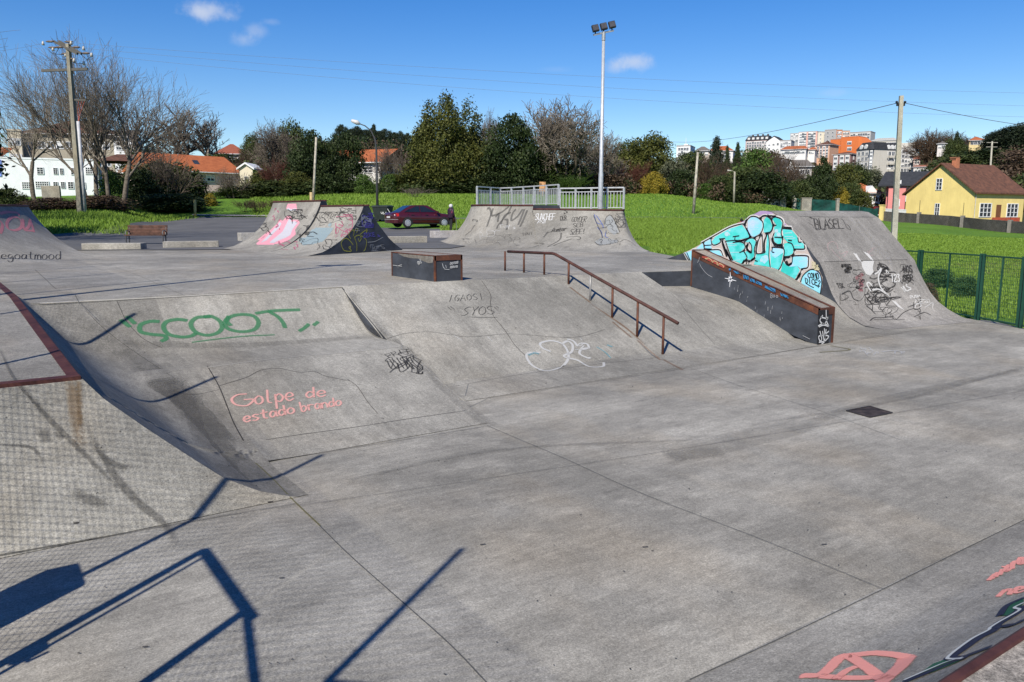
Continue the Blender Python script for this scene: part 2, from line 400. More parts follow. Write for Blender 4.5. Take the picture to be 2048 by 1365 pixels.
# lower bank with the flat shelf and the curved SCOOT wall, melting into the left quarter pipe
ZG = ([6.85, 7.3, 9.38, 10.3, 10.6, 10.9, 11.2, 11.56], [0, .05, .45, .465, .52, .68, .88, 1.1])
zg = lambda y: float(np.interp(y, *ZG))
zg_s = lambda y: sum(zg(y+d)*q for d, q in ((-.1, .25), (0, .5), (.1, .25))) if y > 9.6 else zg(y)
KS = .9; YT = 5.83+.95/KS                  # the sloping end face of the left quarter pipe
ZQ = ([.2, .63, .77, 1.03, 1.27, 1.47, 1.70, 1.95, 3], [.95, .95, .78, .55, .35, .19, .075, 0, 0])
zq = lambda x: float(np.interp(x, *ZQ))
copx = lambda y: .63-.039*(y-YT)          # the coping line
pz = lambda y: .95+.25*min(1, max(0, (y-YT)/4.6))
def hq0(x, y):
    xx = x+.039*max(0, y-YT)*max(0, min(1, (2.05-x)/1.4))
    a, b = zq(xx)*pz(y)/.95, zg_s(y)
    k = .22; h = max(k-abs(a-b), 0)/k
    return min(max(a, b)+h*h*k*.25*(1 if y > 7.4 else max(0, (y-6.7)/.7)), pz(y))
def hq(x, y): return min(hq0(x, y), max(0, KS*(y-5.83)))
low = thing('bank_ramp', 'low concrete bank with a flat shelf, sprayed with a green SCOOT and a pink sentence', 'skate ramp', (3.4, 8, 0))
m = MB(); ys = np.concatenate([np.linspace(6.85, 7.3, 4), np.linspace(7.5, 9.3, 10), np.linspace(9.38, 10.2, 4), np.linspace(10.25, 11.54, 44)])
rows = [[(x, y, (hq(x, y) if x < 2.2 else zg_s(y))+.005) for x in [*np.linspace(2.045, 2.4, 3), *np.linspace(2.6, xr, 6)]] for y in ys for xr in [float(np.interp(y, [6.85, 9.5, 9.52, 12], [4.42, 4.74, 4.738, 4.738]))]]
m.loft(rows)
m.loft([[(r[-1][0], r[-1][1], -.05) for r in rows], [r[-1] for r in rows]])
m.build('slope', CON2, low, smooth=False, fix=False)
qp = thing('quarter_pipe', 'near left quarter pipe with dark red steel coping, its flat platform under fence shadow', 'skate ramp', (.5, 8, 0))
m = MB(); rows = []
xs0 = np.linspace(0, 1, 34)
hip = lambda x: 5.83+zq(x)/KS
for u in np.linspace(0, 1, 10): rows.append([(x, hip(x)+(7.05-hip(x))*u, hq0(x, hip(x)+(7.05-hip(x))*u)+.006) for x in [.63+(2.05-.63)*q for q in xs0]])
for y in np.linspace(7.05, 11.56, 44): rows.append([(x, y, hq0(x, y)+.006) for x in [copx(y)+(2.05-copx(y))*q for q in xs0]])
m.loft(rows); m.build('curved_face', concrete('worn_transition', (.200, .19, .168), .5, (1, .25, 1), warm=.1), qp, smooth=True, fix=False)
m = MB()
px_ = [.63+(2.05-.63)*q for q in xs0]
m.loft([[(x, 5.83+(hip(x)-5.83)*u, zq(x)*u+.005) for x in [-4, *px_]] for u in np.linspace(0, 1, 6)])
m.build('end_slope', concrete('pale_wall_concrete', (.262, .25, .218), .4, (1, 1, 1), warm=.3), qp, fix=False)
m = MB(); ysp = np.concatenate([[YT+.07], np.linspace(7.2, 17, 30)])
m.loft([[(x, y, pz(y)+.001) for x in (-4, copx(y)-.07)] for y in ysp])
m.loft([[(copx(y), y, pz(y)-.3) for y in ysp if y > 11.5], [(copx(y), y, pz(y)) for y in ysp if y > 11.5]])
m.build('platform', concrete('platform_concrete', (.255, .24, .212), .4, (1, 1, 1), warm=.3), qp, fix=False)
m = MB()
m.loft([[(copx(y)-.08, y, pz(y)+.004), (copx(y)-.0, y, pz(y)+.010), (copx(y)+.014, y, pz(y)-.004), (copx(y)+.010, y, pz(y)-.05)] for y in np.linspace(YT-.02, 17, 40)])
m.box(-4, copx(YT)+.008, YT-.03, YT+.075, .90, .957)
m.build('coping', COPE, qp, fix=False)
# near quarter pipe along the lower edge of the picture
ZN = ([.78, .832, .86, .96, 1.2, 1.45, 1.7, 2.0, 2.36], [1.1, 1.1, .97, .82, .56, .35, .19, .07, 0])
_zny = np.linspace(.83, 2.36, 36)
zn = lambda y: float(np.interp(y, *ZN))
nq = thing('quarter_pipe', 'near quarter pipe along the lower right edge, with a pink painted letter', 'skate ramp', (4, 1.5, 0))
m = MB(); m.loft([[(x, y, zn(y)+.004) for x in (-1.4, 16)] for y in _zny])
m.build('curved_face', concrete('near_face_concrete', (.238, .227, .204), .4, (.35, 1, 1), warm=.05), nq, smooth=True, fix=False)
m = MB(); m.prism([(-1.4, -3, -.02), (16, -3, -.02), (16, .825, -.02), (-1.4, .825, -.02)], (0, 0, 1.12)); m.build('platform', concrete('gravel_concrete', (.30, .27, .235), .3, (1, 1, 1), grain=1.8, warm=.5), nq)
m = MB(); m.loft([[(x, .806, 1.101), (x, .810, 1.108), (x, .828, 1.109), (x, .839, 1.100), (x, .840, 1.05)] for x in (-1.4, 16)]); m.build('coping', rust('brown_coping', (.075, .028, .024), (.12, .05, .03)), nq, fix=False)
# ------------------------------------------------------------------ joints and cracks in the concrete
def catmull(pts, sub=6):
    pts = [np.array(p, float) for p in pts]
    if len(pts) < 3: return pts
    q = [2*pts[0]-pts[1]]+pts+[2*pts[-1]-pts[-2]]; out = []
    for i in range(1, len(q)-2):
        for k in range(sub):
            t = k/sub
            out.append(.5*((2*q[i])+(q[i+1]-q[i-1])*t+(2*q[i-1]-5*q[i]+4*q[i+1]-q[i+2])*t*t+(3*q[i]-q[i-1]-3*q[i+1]+q[i+2])*t**3))
    return out+[pts[-1]]
class Paint:
    """strokes of paint lying on a surface; surf(px, py) gives (point, normal) on that surface"""
    def __init__(s, surf, off=.004): s.surf = surf; s.off = off; s.v = []; s.f = []; s.c = []
    def stroke(s, pts, wd, smooth=True, sub=5, jit=0, taper=False, soft=False):
        q = catmull(pts, sub) if smooth else [np.array(p, float) for p in pts]
        if not smooth:
            dq = [q[0]]
            for a, b in zip(q[:-1], q[1:]):
                n = max(1, int(np.linalg.norm(b-a)/8)); dq += [a+(b-a)*(k+1)/n for k in range(n)]
            q = dq
        if len(q) < 2: return
        W = [s.surf(p[0], p[1]) for p in q]
        W = [x for x in W if x is not None]
        if len(W) < 2: return
        ps = np.array([x[0] for x in W]); ns = np.array([x[1] for x in W]); b = len(s.v); m = len(ps)
        e0 = ps[0]-(ps[1]-ps[0])/(np.linalg.norm(ps[1]-ps[0])+1e-9)*wd*.35; e1 = ps[-1]+(ps[-1]-ps[-2])/(np.linalg.norm(ps[-1]-ps[-2])+1e-9)*wd*.35
        ps = np.vstack([e0, ps, e1]); ns = np.vstack([ns[0], ns, ns[-1]]); m += 2
        for i in range(m):
            d = ps[min(i+1, m-1)]-ps[max(i-1, 0)]; t = np.cross(ns[i], d); t /= (np.linalg.norm(t)+1e-9)
            w2 = wd/2*(1+jit*sin(i*1.7))
            if taper: w2 *= min(1, .25+1.5*min(i, m-1-i)/m)
            en = 0. if i in (0, m-1) else (min(1., 2.5*min(i, m-1-i)/m) if soft else 1.)
            for u, c in (((-1, 0.), (-.5, .45), (0, .9), (.5, .45), (1, 0.)) if soft else ((-1, 0.), (-.55, .74), (0, 1.), (.55, .74), (1, 0.))):
                s.v.append(ps[i]+t*w2*u+ns[i]*s.off); s.c.append(c*en)
        for i in range(m-1):
            for k in range(4): a = b+i*5+k; s.f.append((a, a+1, a+6, a+5))
    def fill(s, pts, smooth=False, sub=4, strip=None):
        q = catmull(list(pts)+[pts[0]], sub)[:-1] if smooth else pts
        if not getattr(s.surf, 'curved', False):
            W = [s.surf(p[0], p[1]) for p in q]
            if any(x is None for x in W): return
            b = len(s.v); s.v += [x[0]+x[1]*s.off for x in W]; s.c += [1.]*len(W); s.f.append(tuple(range(b, b+len(W)))); return
        y0, y1 = min(p[1] for p in q), max(p[1] for p in q); n = max(4, int((y1-y0)/1.6)); n = min(n, 60); h = (y1-y0)/n
        def spans(y):
            xs = sorted(a[0]+(b[0]-a[0])*(y-a[1])/(b[1]-a[1]) for a, b in zip(q, list(q[1:])+[q[0]]) if (a[1] <= y) != (b[1] <= y)); return list(zip(xs[::2], xs[1::2]))
        for i in range(n):
            for xa, xb in spans(y0+h*(i+.5)):
                k = max(1, int((xb-xa)/10)); row = []
                for y in (y0+h*i-.05, y0+h*(i+1)+.05):
                    row.append([s.surf(xa+(xb-xa)*j/k, y) for j in range(k+1)])
                for j in range(k):
                    cs = (row[0][j], row[0][j+1], row[1][j+1], row[1][j])
                    if any(c is None for c in cs): continue
                    b = len(s.v); s.v += [c[0]+c[1]*s.off for c in cs]; s.c += [1.]*4; s.f.append((b, b+1, b+2, b+3))
    def build(s, name, mat, parent):
        if not s.v: return
        if name.split('_')[-1] not in ('joint', 'crack', 'stain', 'edge', 'speck', 'lettering'): name += '_lettering'
        off = wloc(parent) if parent is not None else np.zeros(3); me = bpy.data.meshes.new(name)
        me.from_pydata([tuple(p-off) for p in s.v], [], s.f); at = me.attributes.new('cov', 'FLOAT', 'POINT'); at.data.foreach_set('value', s.c)
        me.materials.append(mat); return link(bpy.data.objects.new(name, me), parent)
def on_plane(o, n, far=False):
    n = np.array(n, float); n /= np.linalg.norm(n)
    return lambda x, y: (plane_pt(x, y, o, n), n)
def on_height(h, zmax=1.3, near=.5, far=40, xr=None):
    def f(px, py):
        r = ray(px, py); t = near; st = .03; p = EYE+r*t
        prev = None
        while t < far:
            p = EYE+r*t
            g = p[2]-h(p[0], p[1])
            if g < 0:
                a, b = t-st, t
                for _ in range(14):
                    c = (a+b)/2; q = EYE+r*c
                    if q[2]-h(q[0], q[1]) < 0: b = c
                    else: a = c
                q = EYE+r*b; e = .03
                n = np.array((h(q[0]-e, q[1])-h(q[0]+e, q[1]), h(q[0], q[1]-e)-h(q[0], q[1]+e), 2*e)); return q, n/np.linalg.norm(n)
            st = .03 if p[2] < zmax+.1 else max(.05, (p[2]-zmax)/max(.05, -r[2])*.8)
            t += st
        return None
    return f
def hpark(x, y):       # height of the concrete in front of the deck
    z = 0.
    if x < 2.05 and y >= 5.8: z = hq(x, y) if x > copx(y)-.05 else min(pz(y), max(0, KS*(y-5.83)))
    elif x < 4.74 and y >= 6.85: z = zg_s(y)
    if x >= 4.74 and y > 7.8: z = max(z, zb2(x, y))
    if y < 2.36 and x > -1.4: z = max(z, zn(y))
    if y > YE(min(max(x, .3), 14.5)): z = max(z, 1.1)
    return z+.006
PARK = on_height(hpark); PARK.curved = True
FLOOR = on_plane((0, 0, .0), (0, 0, 1)); DECK = on_plane((0, 0, ZD), (0, 0, 1))
# ------------------------------------------------------------------ tall wedge with the mural (right)
XW, XR = 14.5, 17.15
pfl = [(1333, 517), (1368, 506), (1389, 496), (1424, 475.6), (1459.5, 456), (1480.6, 446.6), (1508.7, 428), (1521, 422.5), (1530.7, 422.3)]
fl_ = [(1544, 424.6), (1558, 433.4), (1584, 458), (1609, 486), (1628, 512.5), (1639, 525.7), (1646, 540.6), (1654.6, 563.5), (1663.4, 588), (1675.7, 610), (1697, 634), (1728, 652), (1771, 665)]
fr_ = [(1737, 425), (1758, 437), (1780, 464), (1803, 491), (1822, 513), (1829, 521), (1837, 541), (1849, 565), (1861, 586), (1876, 604), (1897, 620), (1922, 634), (1952, 644.5)]
LB = [ga(x, y, 0, XW) for x, y in pfl]; LF = [ga(x, y, 0, XW) for x, y in fl_]; RF = [ga(x, y, 0, XR) for x, y in fr_]
LF[-1][2] = RF[-1][2] = 0; LB[0][2] = 1.1
RB = [np.array((XR, p[1]+RF[0][1]-LF[0][1], p[2]+(RF[0][2]-LF[0][2])*i/8)) for i, p in enumerate(LB)]
wedge = thing('wedge_ramp', 'tall concrete wedge ramp with a turquoise mural on its side and scribbled front', 'skate ramp', (16, 11, 0))
m = MB(); m.loft([LB, RB]); m.build('back_slope', CONR, wedge)
def sub_prof(a, b, n):
    return [a+(b-a)*k/n for k in range(n+1)]
m = MB(); rows = [[p+np.array((0, 0, .004)) for p in sub_prof(a, b, 10)] for a, b in zip([LB[-1]]+LF, [RB[-1]]+RF)]
rows_w = rows; m.loft(rows); m.build('riding_face', concrete('wedge_face', (.225, .213, .198), .5, (1, .3, .3), warm=.05), wedge)
m = MB(); pr = LB+LF
m.add([p for p in pr]+[np.array((XW, p[1], -.1)) for p in pr], [(i, i+1, len(pr)+i+1, len(pr)+i) for i in range(len(pr)-1)])
m.build('side_wall', DARKP, wedge)
m = MB(); pr = RB+RF
m.add([p for p in pr]+[np.array((XR, p[1], -.1)) for p in pr], [(i, i+1, len(pr)+i+1, len(pr)+i) for i in range(len(pr)-1)])
m.build('far_side_wall', CONR, wedge)
WALL = on_plane((XW, 0, 0), (-1, 0, 0))
WROWS = rows_w
# ------------------------------------------------------------------ ramps on the deck: rows of toe/top pairs with a hollow profile
def hollow(cols, th=62, n=16):
    T = radians(th); rows = []
    for a, b in cols:
        row = []
        for k in range(n+1):
            q = T*k/n; u = sin(q)/sin(T); v = (1-cos(q))/(1-cos(T))
            row.append(np.array((a[0]+(b[0]-a[0])*u, a[1]+(b[1]-a[1])*u, a[2]+(b[2]-a[2])*v)))
        rows.append(row)
    return rows
def smooth_cols(cols, sub=4):
    A = catmull([c[0] for c in cols], sub); B = catmull([c[1] for c in cols], sub); return list(zip(A, B))
def tri_surf(rows_list):
    tris = []
    for rows in rows_list:
        for r0, r1 in zip(rows[:-1], rows[1:]):
            for k in range(len(r0)-1): tris += [(r0[k], r1[k], r1[k+1]), (r0[k], r1[k+1], r0[k+1])]
    T = np.array(tris); v0 = T[:, 1]-T[:, 0]; v1 = T[:, 2]-T[:, 0]; N = np.cross(v0, v1); N /= np.linalg.norm(N, axis=1)[:, None]+1e-12
    d00 = (v0*v0).sum(1); d01 = (v0*v1).sum(1); d11 = (v1*v1).sum(1); dd = d00*d11-d01*d01+1e-15
    def f(px, py):
        r = ray(px, py); dn = N@r; t = ((T[:, 0]-EYE)*N).sum(1)/np.where(abs(dn) < 1e-9, 1e-9, dn); p = EYE+r*t[:, None]; v2 = p-T[:, 0]
        d20 = (v2*v0).sum(1); d21 = (v2*v1).sum(1); v = (d11*d20-d01*d21)/dd; u = (d00*d21-d01*d20)/dd
        ok = (v > -.01) & (u > -.01) & (u+v < 1.01) & (t > 0)
        if not ok.any(): return None
        i = np.where(ok, t, 1e9).argmin(); n = N[i] if N[i]@r < 0 else -N[i]; return p[i], n
    f.curved = True; return f
wedge_face = tri_surf([WROWS])
def G(x, y): return gz(x, y, ZD)
# far quarter pipe with railings
fq = thing('quarter_pipe', 'wide curved quarter pipe with silver railings and grey and black tags', 'skate ramp', P(1090, 500, 27))
cl = [(G(868, 483), P(943, 412, 30.6)), (G(893, 490), P(950, 411.6, 30)), (G(955, 496.5), P(985, 411.6, 29.3)), (G(1020, 500), P(1025, 412, 28.6)), (G(1085, 502), P(1066, 412, 28))]
cr = [(G(1085, 502), P(1066, 419.5, 27.7)), (G(1150, 503.5), P(1120, 420, 27.3)), (G(1225, 505), P(1190, 421, 26.8)), (G(1272, 505), P(1240, 421.5, 26.3)), (G(1299, 502), P(1248, 421, 26.6))]
RL = hollow(smooth_cols(cl)); RR = hollow(smooth_cols(cr))
m = MB(); m.loft(RL); m.loft(RR); m.build('riding_face', CONR, fq, smooth=True)
FQ = tri_surf([RL, RR])
m = MB(); tl = [c[1] for c in cl]; tr = [c[1] for c in cr]; back = FH*2.2
m.prism([p*np.array((1, 1, 0))+np.array((0, 0, tl[0][2]-.12)) for p in tl]+[p*np.array((1, 1, 0))+np.array((0, 0, tl[0][2]-.12))+back for p in tl[::-1]], (0, 0, .118))
m.prism([p*np.array((1, 1, 0))+np.array((0, 0, tr[0][2]-.12)) for p in tr]+[p*np.array((1, 1, 0))+np.array((0, 0, tr[0][2]-.12))+back for p in tr[::-1]], (0, 0, .116))
m.build('platform', CONR, fq)
m = MB(); e = tl[0][2]; a = P(1063, 412, 28.05); b = P(1119, 412, 28.9)
m.quad(a*(1, 1, 0)+(0, 0, tr[0][2]-.02), b*(1, 1, 0)+(0, 0, tr[0][2]-.02), b*(1, 1, 0)+(0, 0, e), a*(1, 1, 0)+(0, 0, e))
m.quad(a*(1, 1, 0)+(0, 0, e), b*(1, 1, 0)+(0, 0, e), b*(1, 1, 0)+(0, 0, e)+back, a*(1, 1, 0)+(0, 0, e)+back)
m.build('step_wall', DARKP, fq)
m = MB(); m.tube([p+np.array((0, 0, .01)) for p in catmull(tl, 4)], .035); m.tube([p+np.array((0, 0, .01)) for p in catmull(tr, 4)], .035); m.build('coping', COPE, fq, smooth=True)
m = MB(); last = RR[-1]; m.add(last+[p*np.array((1, 1, 0))+np.array((0, 0, 1.0)) for p in last], [(i, i+1, len(last)+i+1, len(last)+i) for i in range(len(last)-1)])
first = RL[0]; m.add(first+[p*np.array((1, 1, 0))+np.array((0, 0, 1.0)) for p in first], [(i, i+1, len(first)+i+1, len(first)+i) for i in range(len(first)-1)])
bk = [tl[0]+back*0, tl[0]+back, tl[-1]+back, tr[-1]+back, tr[-1]]
for a, b in zip(bk[:-1], bk[1:]): m.quad(a*(1, 1, 0)+(0, 0, 1.), b*(1, 1, 0)+(0, 0, 1.), b*(1, 1, 0)+(0, 0, tr[0][2]-.1), a*(1, 1, 0)+(0, 0, tr[0][2]-.1))
m.build('side_wall', CONR, fq)
def galv(name='galvanised_steel', c=(.56, .57, .58)):
    t = NT(name); return t.out(t.ramp(t.noise(8, 5, .7), [(.3, tuple(q*.6 for q in c)), (.7, c)]), .45, .25, .5)
GALV = galv()
def railing(name, label, path, zb_, zt, npost, pal):
    r = thing(name, label, 'railing', (path[0][0], path[0][1], zb_))
    L = [0]
    for a, b in zip(path[:-1], path[1:]): L.append(L[-1]+np.linalg.norm((b-a)[:2]))
    def at(s):
        i = min(max(int(np.searchsorted(L, s))-1, 0), len(L)-2); t = (s-L[i])/(L[i+1]-L[i]); p = path[i]+(path[i+1]-path[i])*t; return np.array((p[0], p[1], 0))
    for s in npost:
        m = MB(); p = at(s*L[-1]); m.box(p[0]-.028, p[0]+.028, p[1]-.028, p[1]+.028, zb_-.04, zt(s)); m.build('post', GALV, r)
    m = MB()
    for a, b, in zip(npost[:-1], npost[1:]):
        pa, pb = at(a*L[-1]), at(b*L[-1]); m.bar(pa+(0, 0, zt(a)), pb+(0, 0, zt(b)), .05, .045)
    m.build('top_rail', GALV, r)
    m = MB()
    for a, b, in zip(npost[:-1], npost[1:]):
        pa, pb = at(a*L[-1]), at(b*L[-1])
        m.bar(pa+(0, 0, zt(a)-.135), pb+(0, 0, zt(b)-.135), .03, .028); m.bar(pa+(0, 0, zb_+.07), pb+(0, 0, zb_+.07), .03, .028)
        k = max(3, int(np.linalg.norm(pb-pa)/pal))
        for i in range(1, k):
            p = pa+(pb-pa)*i/k; z1 = zt(a)+(zt(b)-zt(a))*i/k-.14; m.box(p[0]-.011, p[0]+.011, p[1]-.011, p[1]+.011, zb_+.08, z1)
    m.build('balusters', GALV, r)
    return r
ztl = tl[0][2]; ztr = tr[0][2]
railing('railing', 'taller silver railing folded round the left half of the far ramp', [P(954, 400, 31.6), P(1005, 400, 33.6), P(1117, 400, 29.6)], ztl, lambda s: ztl+.76, [0, .17, .30, .45, .60, .73, .87, 1], .115)
railing('railing', 'lower silver railing on the right half of the far ramp beside the floodlight pole', [P(1120, 400, 29.2), P(1247.5, 400, 28.2)], ztr, lambda s: ztr+.77, [0, .25, .5, .75, 1], .115)
# spine ramp with black painted side (middle)
A = G(614.7, 512.8); B = G(806, 500.5); vv = (B-A); vv /= np.linalg.norm(vv); nn_ = np.cross(vv, (0, 0, 1)); uu = G(440, 499)-A; UL = np.linalg.norm(uu); uu /= UL
def sp(x, y): p = plane_pt(x, y, A, nn_); return p
zo = lambda a, b: (460+a/5.689, 390+b/5.689)
front = [A]+[sp(*zo(*q)) for q in ((1050, 655), (1130, 612), (1200, 568), (1275, 510), (1340, 450), (1395, 383), (1440, 310), (1475, 240), (1502, 180), (1520, 126))]
rear = [sp(*zo(*q)) for q in ((1580, 126), (1618, 215), (1660, 290), (1710, 365), (1760, 430), (1810, 495), (1870, 552), (1930, 600))]+[B]
front[0][2] = rear[-1][2] = ZD
spn = thing('spine_ramp', 'grey spine ramp with a black painted end wall and pink and pale blue graffiti', 'skate ramp', (A+B)/2)
ztop = front[-1][2]; SPLIT = .43
def sect(t0, t1, up):
    rows = []
    for t in np.linspace(t0, t1, 6):
        k = 1+(up/(ztop-ZD))
        rows.append([np.array((p[0], p[1], ZD+(p[2]-ZD)*k))+uu*UL*t for p in front])
    return rows
s1 = sect(0, SPLIT, 0); s2 = sect(SPLIT, 1, .17)
m = MB(); m.loft(s1); m.loft(s2); m.build('riding_face', CONR, spn, smooth=True)
SPN = tri_surf([s1, s2])
m = MB(); m.loft([[p+uu*UL*t+np.array((0, 0, (p[2]-ZD)*u)) for p in rear] for t, u in ((0, 0), (SPLIT, 0), (SPLIT+.001, .12), (1, .12))]); m.build('back_face', CONR, spn, smooth=True)
m = MB(); pr = front+rear; m.add(pr+[p*np.array((1, 1, 0))+np.array((0, 0, ZD-.03)) for p in pr], [(i, i+1, len(pr)+i+1, len(pr)+i) for i in range(len(pr)-1)]); m.build('end_wall', DARKP, spn)
m = MB(); t1, t2 = front[-1], rear[0]
for s0, s1_, z in ((0, SPLIT, 0), (SPLIT, 1, .17)): m.quad(t1+uu*UL*s0+(0, 0, z), t2+uu*UL*s0+(0, 0, z), t2+uu*UL*s1_+(0, 0, z), t1+uu*UL*s1_+(0, 0, z))
e = uu*UL*SPLIT; tall = [np.array((p[0], p[1], ZD+(p[2]-ZD)*(1+.17/(ztop-ZD))))+e for p in front]; lowp = [p+e for p in front]
m.add(tall+lowp, [(i, i+1, len(tall)+i+1, len(tall)+i) for i in range(len(tall)-1)]); m.quad(t1+e, t2+e, t2+e+(0, 0, .17), t1+e+(0, 0, .17))
m.build('top', DARKP, spn)
m = MB()
for s0, s1_, z in ((0, SPLIT, 0), (SPLIT, 1, .17)):
    for q in (t1, t2): m.tube([q+uu*UL*s0+(0, 0, z+.01), q+uu*UL*s1_+(0, 0, z+.01)], .03)
m.build('coping', COPE, spn)
ENDW = on_plane(A, nn_)
# far left ramp under the fence shadow
lq = thing('quarter_pipe', 'curved ramp at the far left edge with pink graffiti, mesh shadow lying over it', 'skate ramp', P(60, 535, 16.5))
cq = [(G(-330, 575), P(-160, 410, 15.5)), (G(-150, 558), P(-100, 411, 18.0)), (G(0, 546), P(-22, 412, 20.2)), (G(70, 540.5), P(20, 412.3, 21.8)), (G(135, 532), P(46, 413, 23.0)), (G(185, 525), P(54, 413, 23.9)), (G(214, 518), P(57, 414, 24.6))]
LQR = hollow(smooth_cols(cq), 46)
m = MB(); m.loft(LQR); m.build('riding_face', CONR, lq, smooth=True); LQ = tri_surf([LQR])
m = MB(); tops = [r[-1] for r in LQR]; bkk = [p*np.array((1, 1, 0))+np.array((0, 0, tops[0][2]))+FH*2.0-RT*1.2 for p in tops]
m.loft([tops, bkk]); m.loft([[p*np.array((1, 1, 0))+np.array((0, 0, 1.0)) for p in bkk], bkk])
lr = LQR[-1]; m.add(lr+[p*np.array((1, 1, 0))+np.array((0, 0, 1.05)) for p in lr], [(i, i+1, len(lr)+i+1, len(lr)+i) for i in range(len(lr)-1)])
m.quad(lr[-1], bkk[-1], bkk[-1]*(1, 1, 0)+(0, 0, 1.05), lr[-1]*(1, 1, 0)+(0, 0, 1.05)); m.build('platform', CONR, lq)
m = MB(); m.tube([p+np.array((0, 0, .01)) for p in tops], .028); m.build('coping', COPE, lq, smooth=True)
# ------------------------------------------------------------------ sloping ledge
led = thing('hubba_ledge', 'long black sloping ledge with rusty steel edges running down the bank', 'skate ledge', (12, 8, 0))
X0, X1, Y0, Y1 = 11.84, 12.24, 7.93, 10.86
tz = lambda y: .62+(1.50-.62)*(y-Y0)/(Y1-Y0)
m = MB(); m.prism([(X0, Y0, -.02), (X0, Y1, .7), (X0, Y1, tz(Y1)-.02), (X0, Y0, tz(Y0)-.02)], (X1-X0, 0, 0)); m.build('body', DARKP, led)
m = MB(); e = .006
m.quad((X0+.03, Y0+.03, tz(Y0)+.0), (X1-.03, Y0+.03, tz(Y0)), (X1-.03, Y1-.02, tz(Y1)), (X0+.03, Y1-.02, tz(Y1))); m.build('top', concrete('ledge_top', (.25, .225, .195), .6, (1, .3, 1), warm=.4), led)
m = MB()
for xx, o in ((X0, -e), (X1, e)):
    m.prism([(xx+o, Y0-.004, tz(Y0)+.008), (xx+o, Y1, tz(Y1)+.008), (xx+o, Y1, tz(Y1)-.115), (xx+o, Y0-.004, tz(Y0)-.115)], (-o*1.3, 0, 0))
    xa = xx+o if xx == X0 else xx-.05
    m.prism([(xa, Y0-.004, tz(Y0)-.004), (xa, Y1, tz(Y1)-.004), (xa, Y1, tz(Y1)+.009), (xa, Y0-.004, tz(Y0)+.009)], (.056, 0, 0))
m.box(X0-e, X1+e, Y0-.012, Y0+.035, tz(Y0)-.11, tz(Y0)+.012)
for xx in (X0-e, X1-.045): m.box(xx, xx+.05, Y0-.014, Y0+.002, 0, tz(Y0)-.1)
m.box(X0-.008, X0+.02, Y1-.02, Y1+.01, .8, tz(Y1)); m.build('steel_edge', RUST, led)
LEDS = on_plane((X0-.008, 0, 0), (-1, 0, 0)); LEDE = on_plane((0, Y0-.012, 0), (0, -1, 0))
# ------------------------------------------------------------------ box, rail, concrete blocks, bench, drain
bx = thing('grind_box', 'low black box with a rusty steel rim standing at the deck edge', 'skate box', (6.6, 12.3, 1.1))
m = MB(); m.box(6.36, 6.88, 11.48, 13.08, 1.1, 1.525); m.build('body', DARKP, bx)
m = MB(); m.box(6.40, 6.84, 11.52, 13.05, 1.52, 1.531); m.build('top', concrete('box_top', (.22, .20, .18), .5), bx)
m = MB()
for xx in (6.352, 6.848): m.box(xx, xx+.04, 11.472, 13.088, 1.522, 1.536)
m.box(6.352, 6.888, 11.468, 11.51, 1.45, 1.537); m.box(6.352, 6.888, 13.05, 13.09, 1.45, 1.537)
for xx, yy in ((6.35, 11.468), (6.862, 11.468), (6.35, 13.06), (6.862, 13.06)): m.box(xx, xx+.03, yy, yy+.03, 1.1, 1.53)
m.build('steel_edge', RUST, bx)
m = MB(); m.poly([(6.3575, 11.5, 1.53), (6.3575, 12.9, 1.53), (6.3575, 12.6, 1.47), (6.3575, 12.3, 1.455), (6.3575, 12.05, 1.46), (6.3575, 11.9, 1.43), (6.3575, 11.7, 1.40), (6.3575, 11.55, 1.41)]); m.build('bare_patch', concrete('bare_patch', (.16, .152, .14), .8), bx)
BOXL = on_plane((6.352, 0, 0), (-1, 0, 0)); BOXR = on_plane((0, 11.474, 0), (0, -1, 0))
rl = thing('grind_rail', 'rusty brown kinked grind rail running from the deck down the bank', 'skate rail', (8.8, 10, 1))
RX = 8.8
rp = [ga(1016, 503.5, 0, RX), ga(1108, 507.5, 0, RX), ga(1356, 647, 0, RX)]
m = MB(); m.tube([rp[0], rp[1]+(rp[0]-rp[1])*.03, rp[1]+(rp[2]-rp[1])*.015, rp[2]], .027, 14); m.build('top_rail', rust('rail_rust', (.075, .033, .027), (.12, .05, .035)), rl, smooth=True)
STEEL = galv('bare_post_steel', (.3, .29, .28))
for i, (x, y, ty) in enumerate(((1017, 541, 506), (1057, 547, 506), (1097, 549, 508), (1137, 572, 523), (1180, 605, 548), (1224, 641, 573), (1274, 677, 601), (1325, 716, 630))):
    p = ga(x, y, 0, RX); t = ga(x, ty, 0, RX); zt = t[2]
    zg_ = zb(RX, p[1]) if p[1] < YE(RX) else ZD
    yy = p[1] if p[1] < YE(RX)-.1 else [13.0, 12.35, 11.7, 11][i] if i < 4 else p[1]
    m = MB(); m.tube([(RX, yy, min(zg_, p[2])-.03), (RX, yy, np.interp(-yy, [-rp[0][1], -rp[1][1], -rp[2][1]], [rp[0][2], rp[1][2], rp[2][2]]))], .02, 10)
    q = m.build('post', STEEL if i == 4 else RUST, rl, smooth=True)
    if i == 4: q['label'] = 'grey bare steel post'
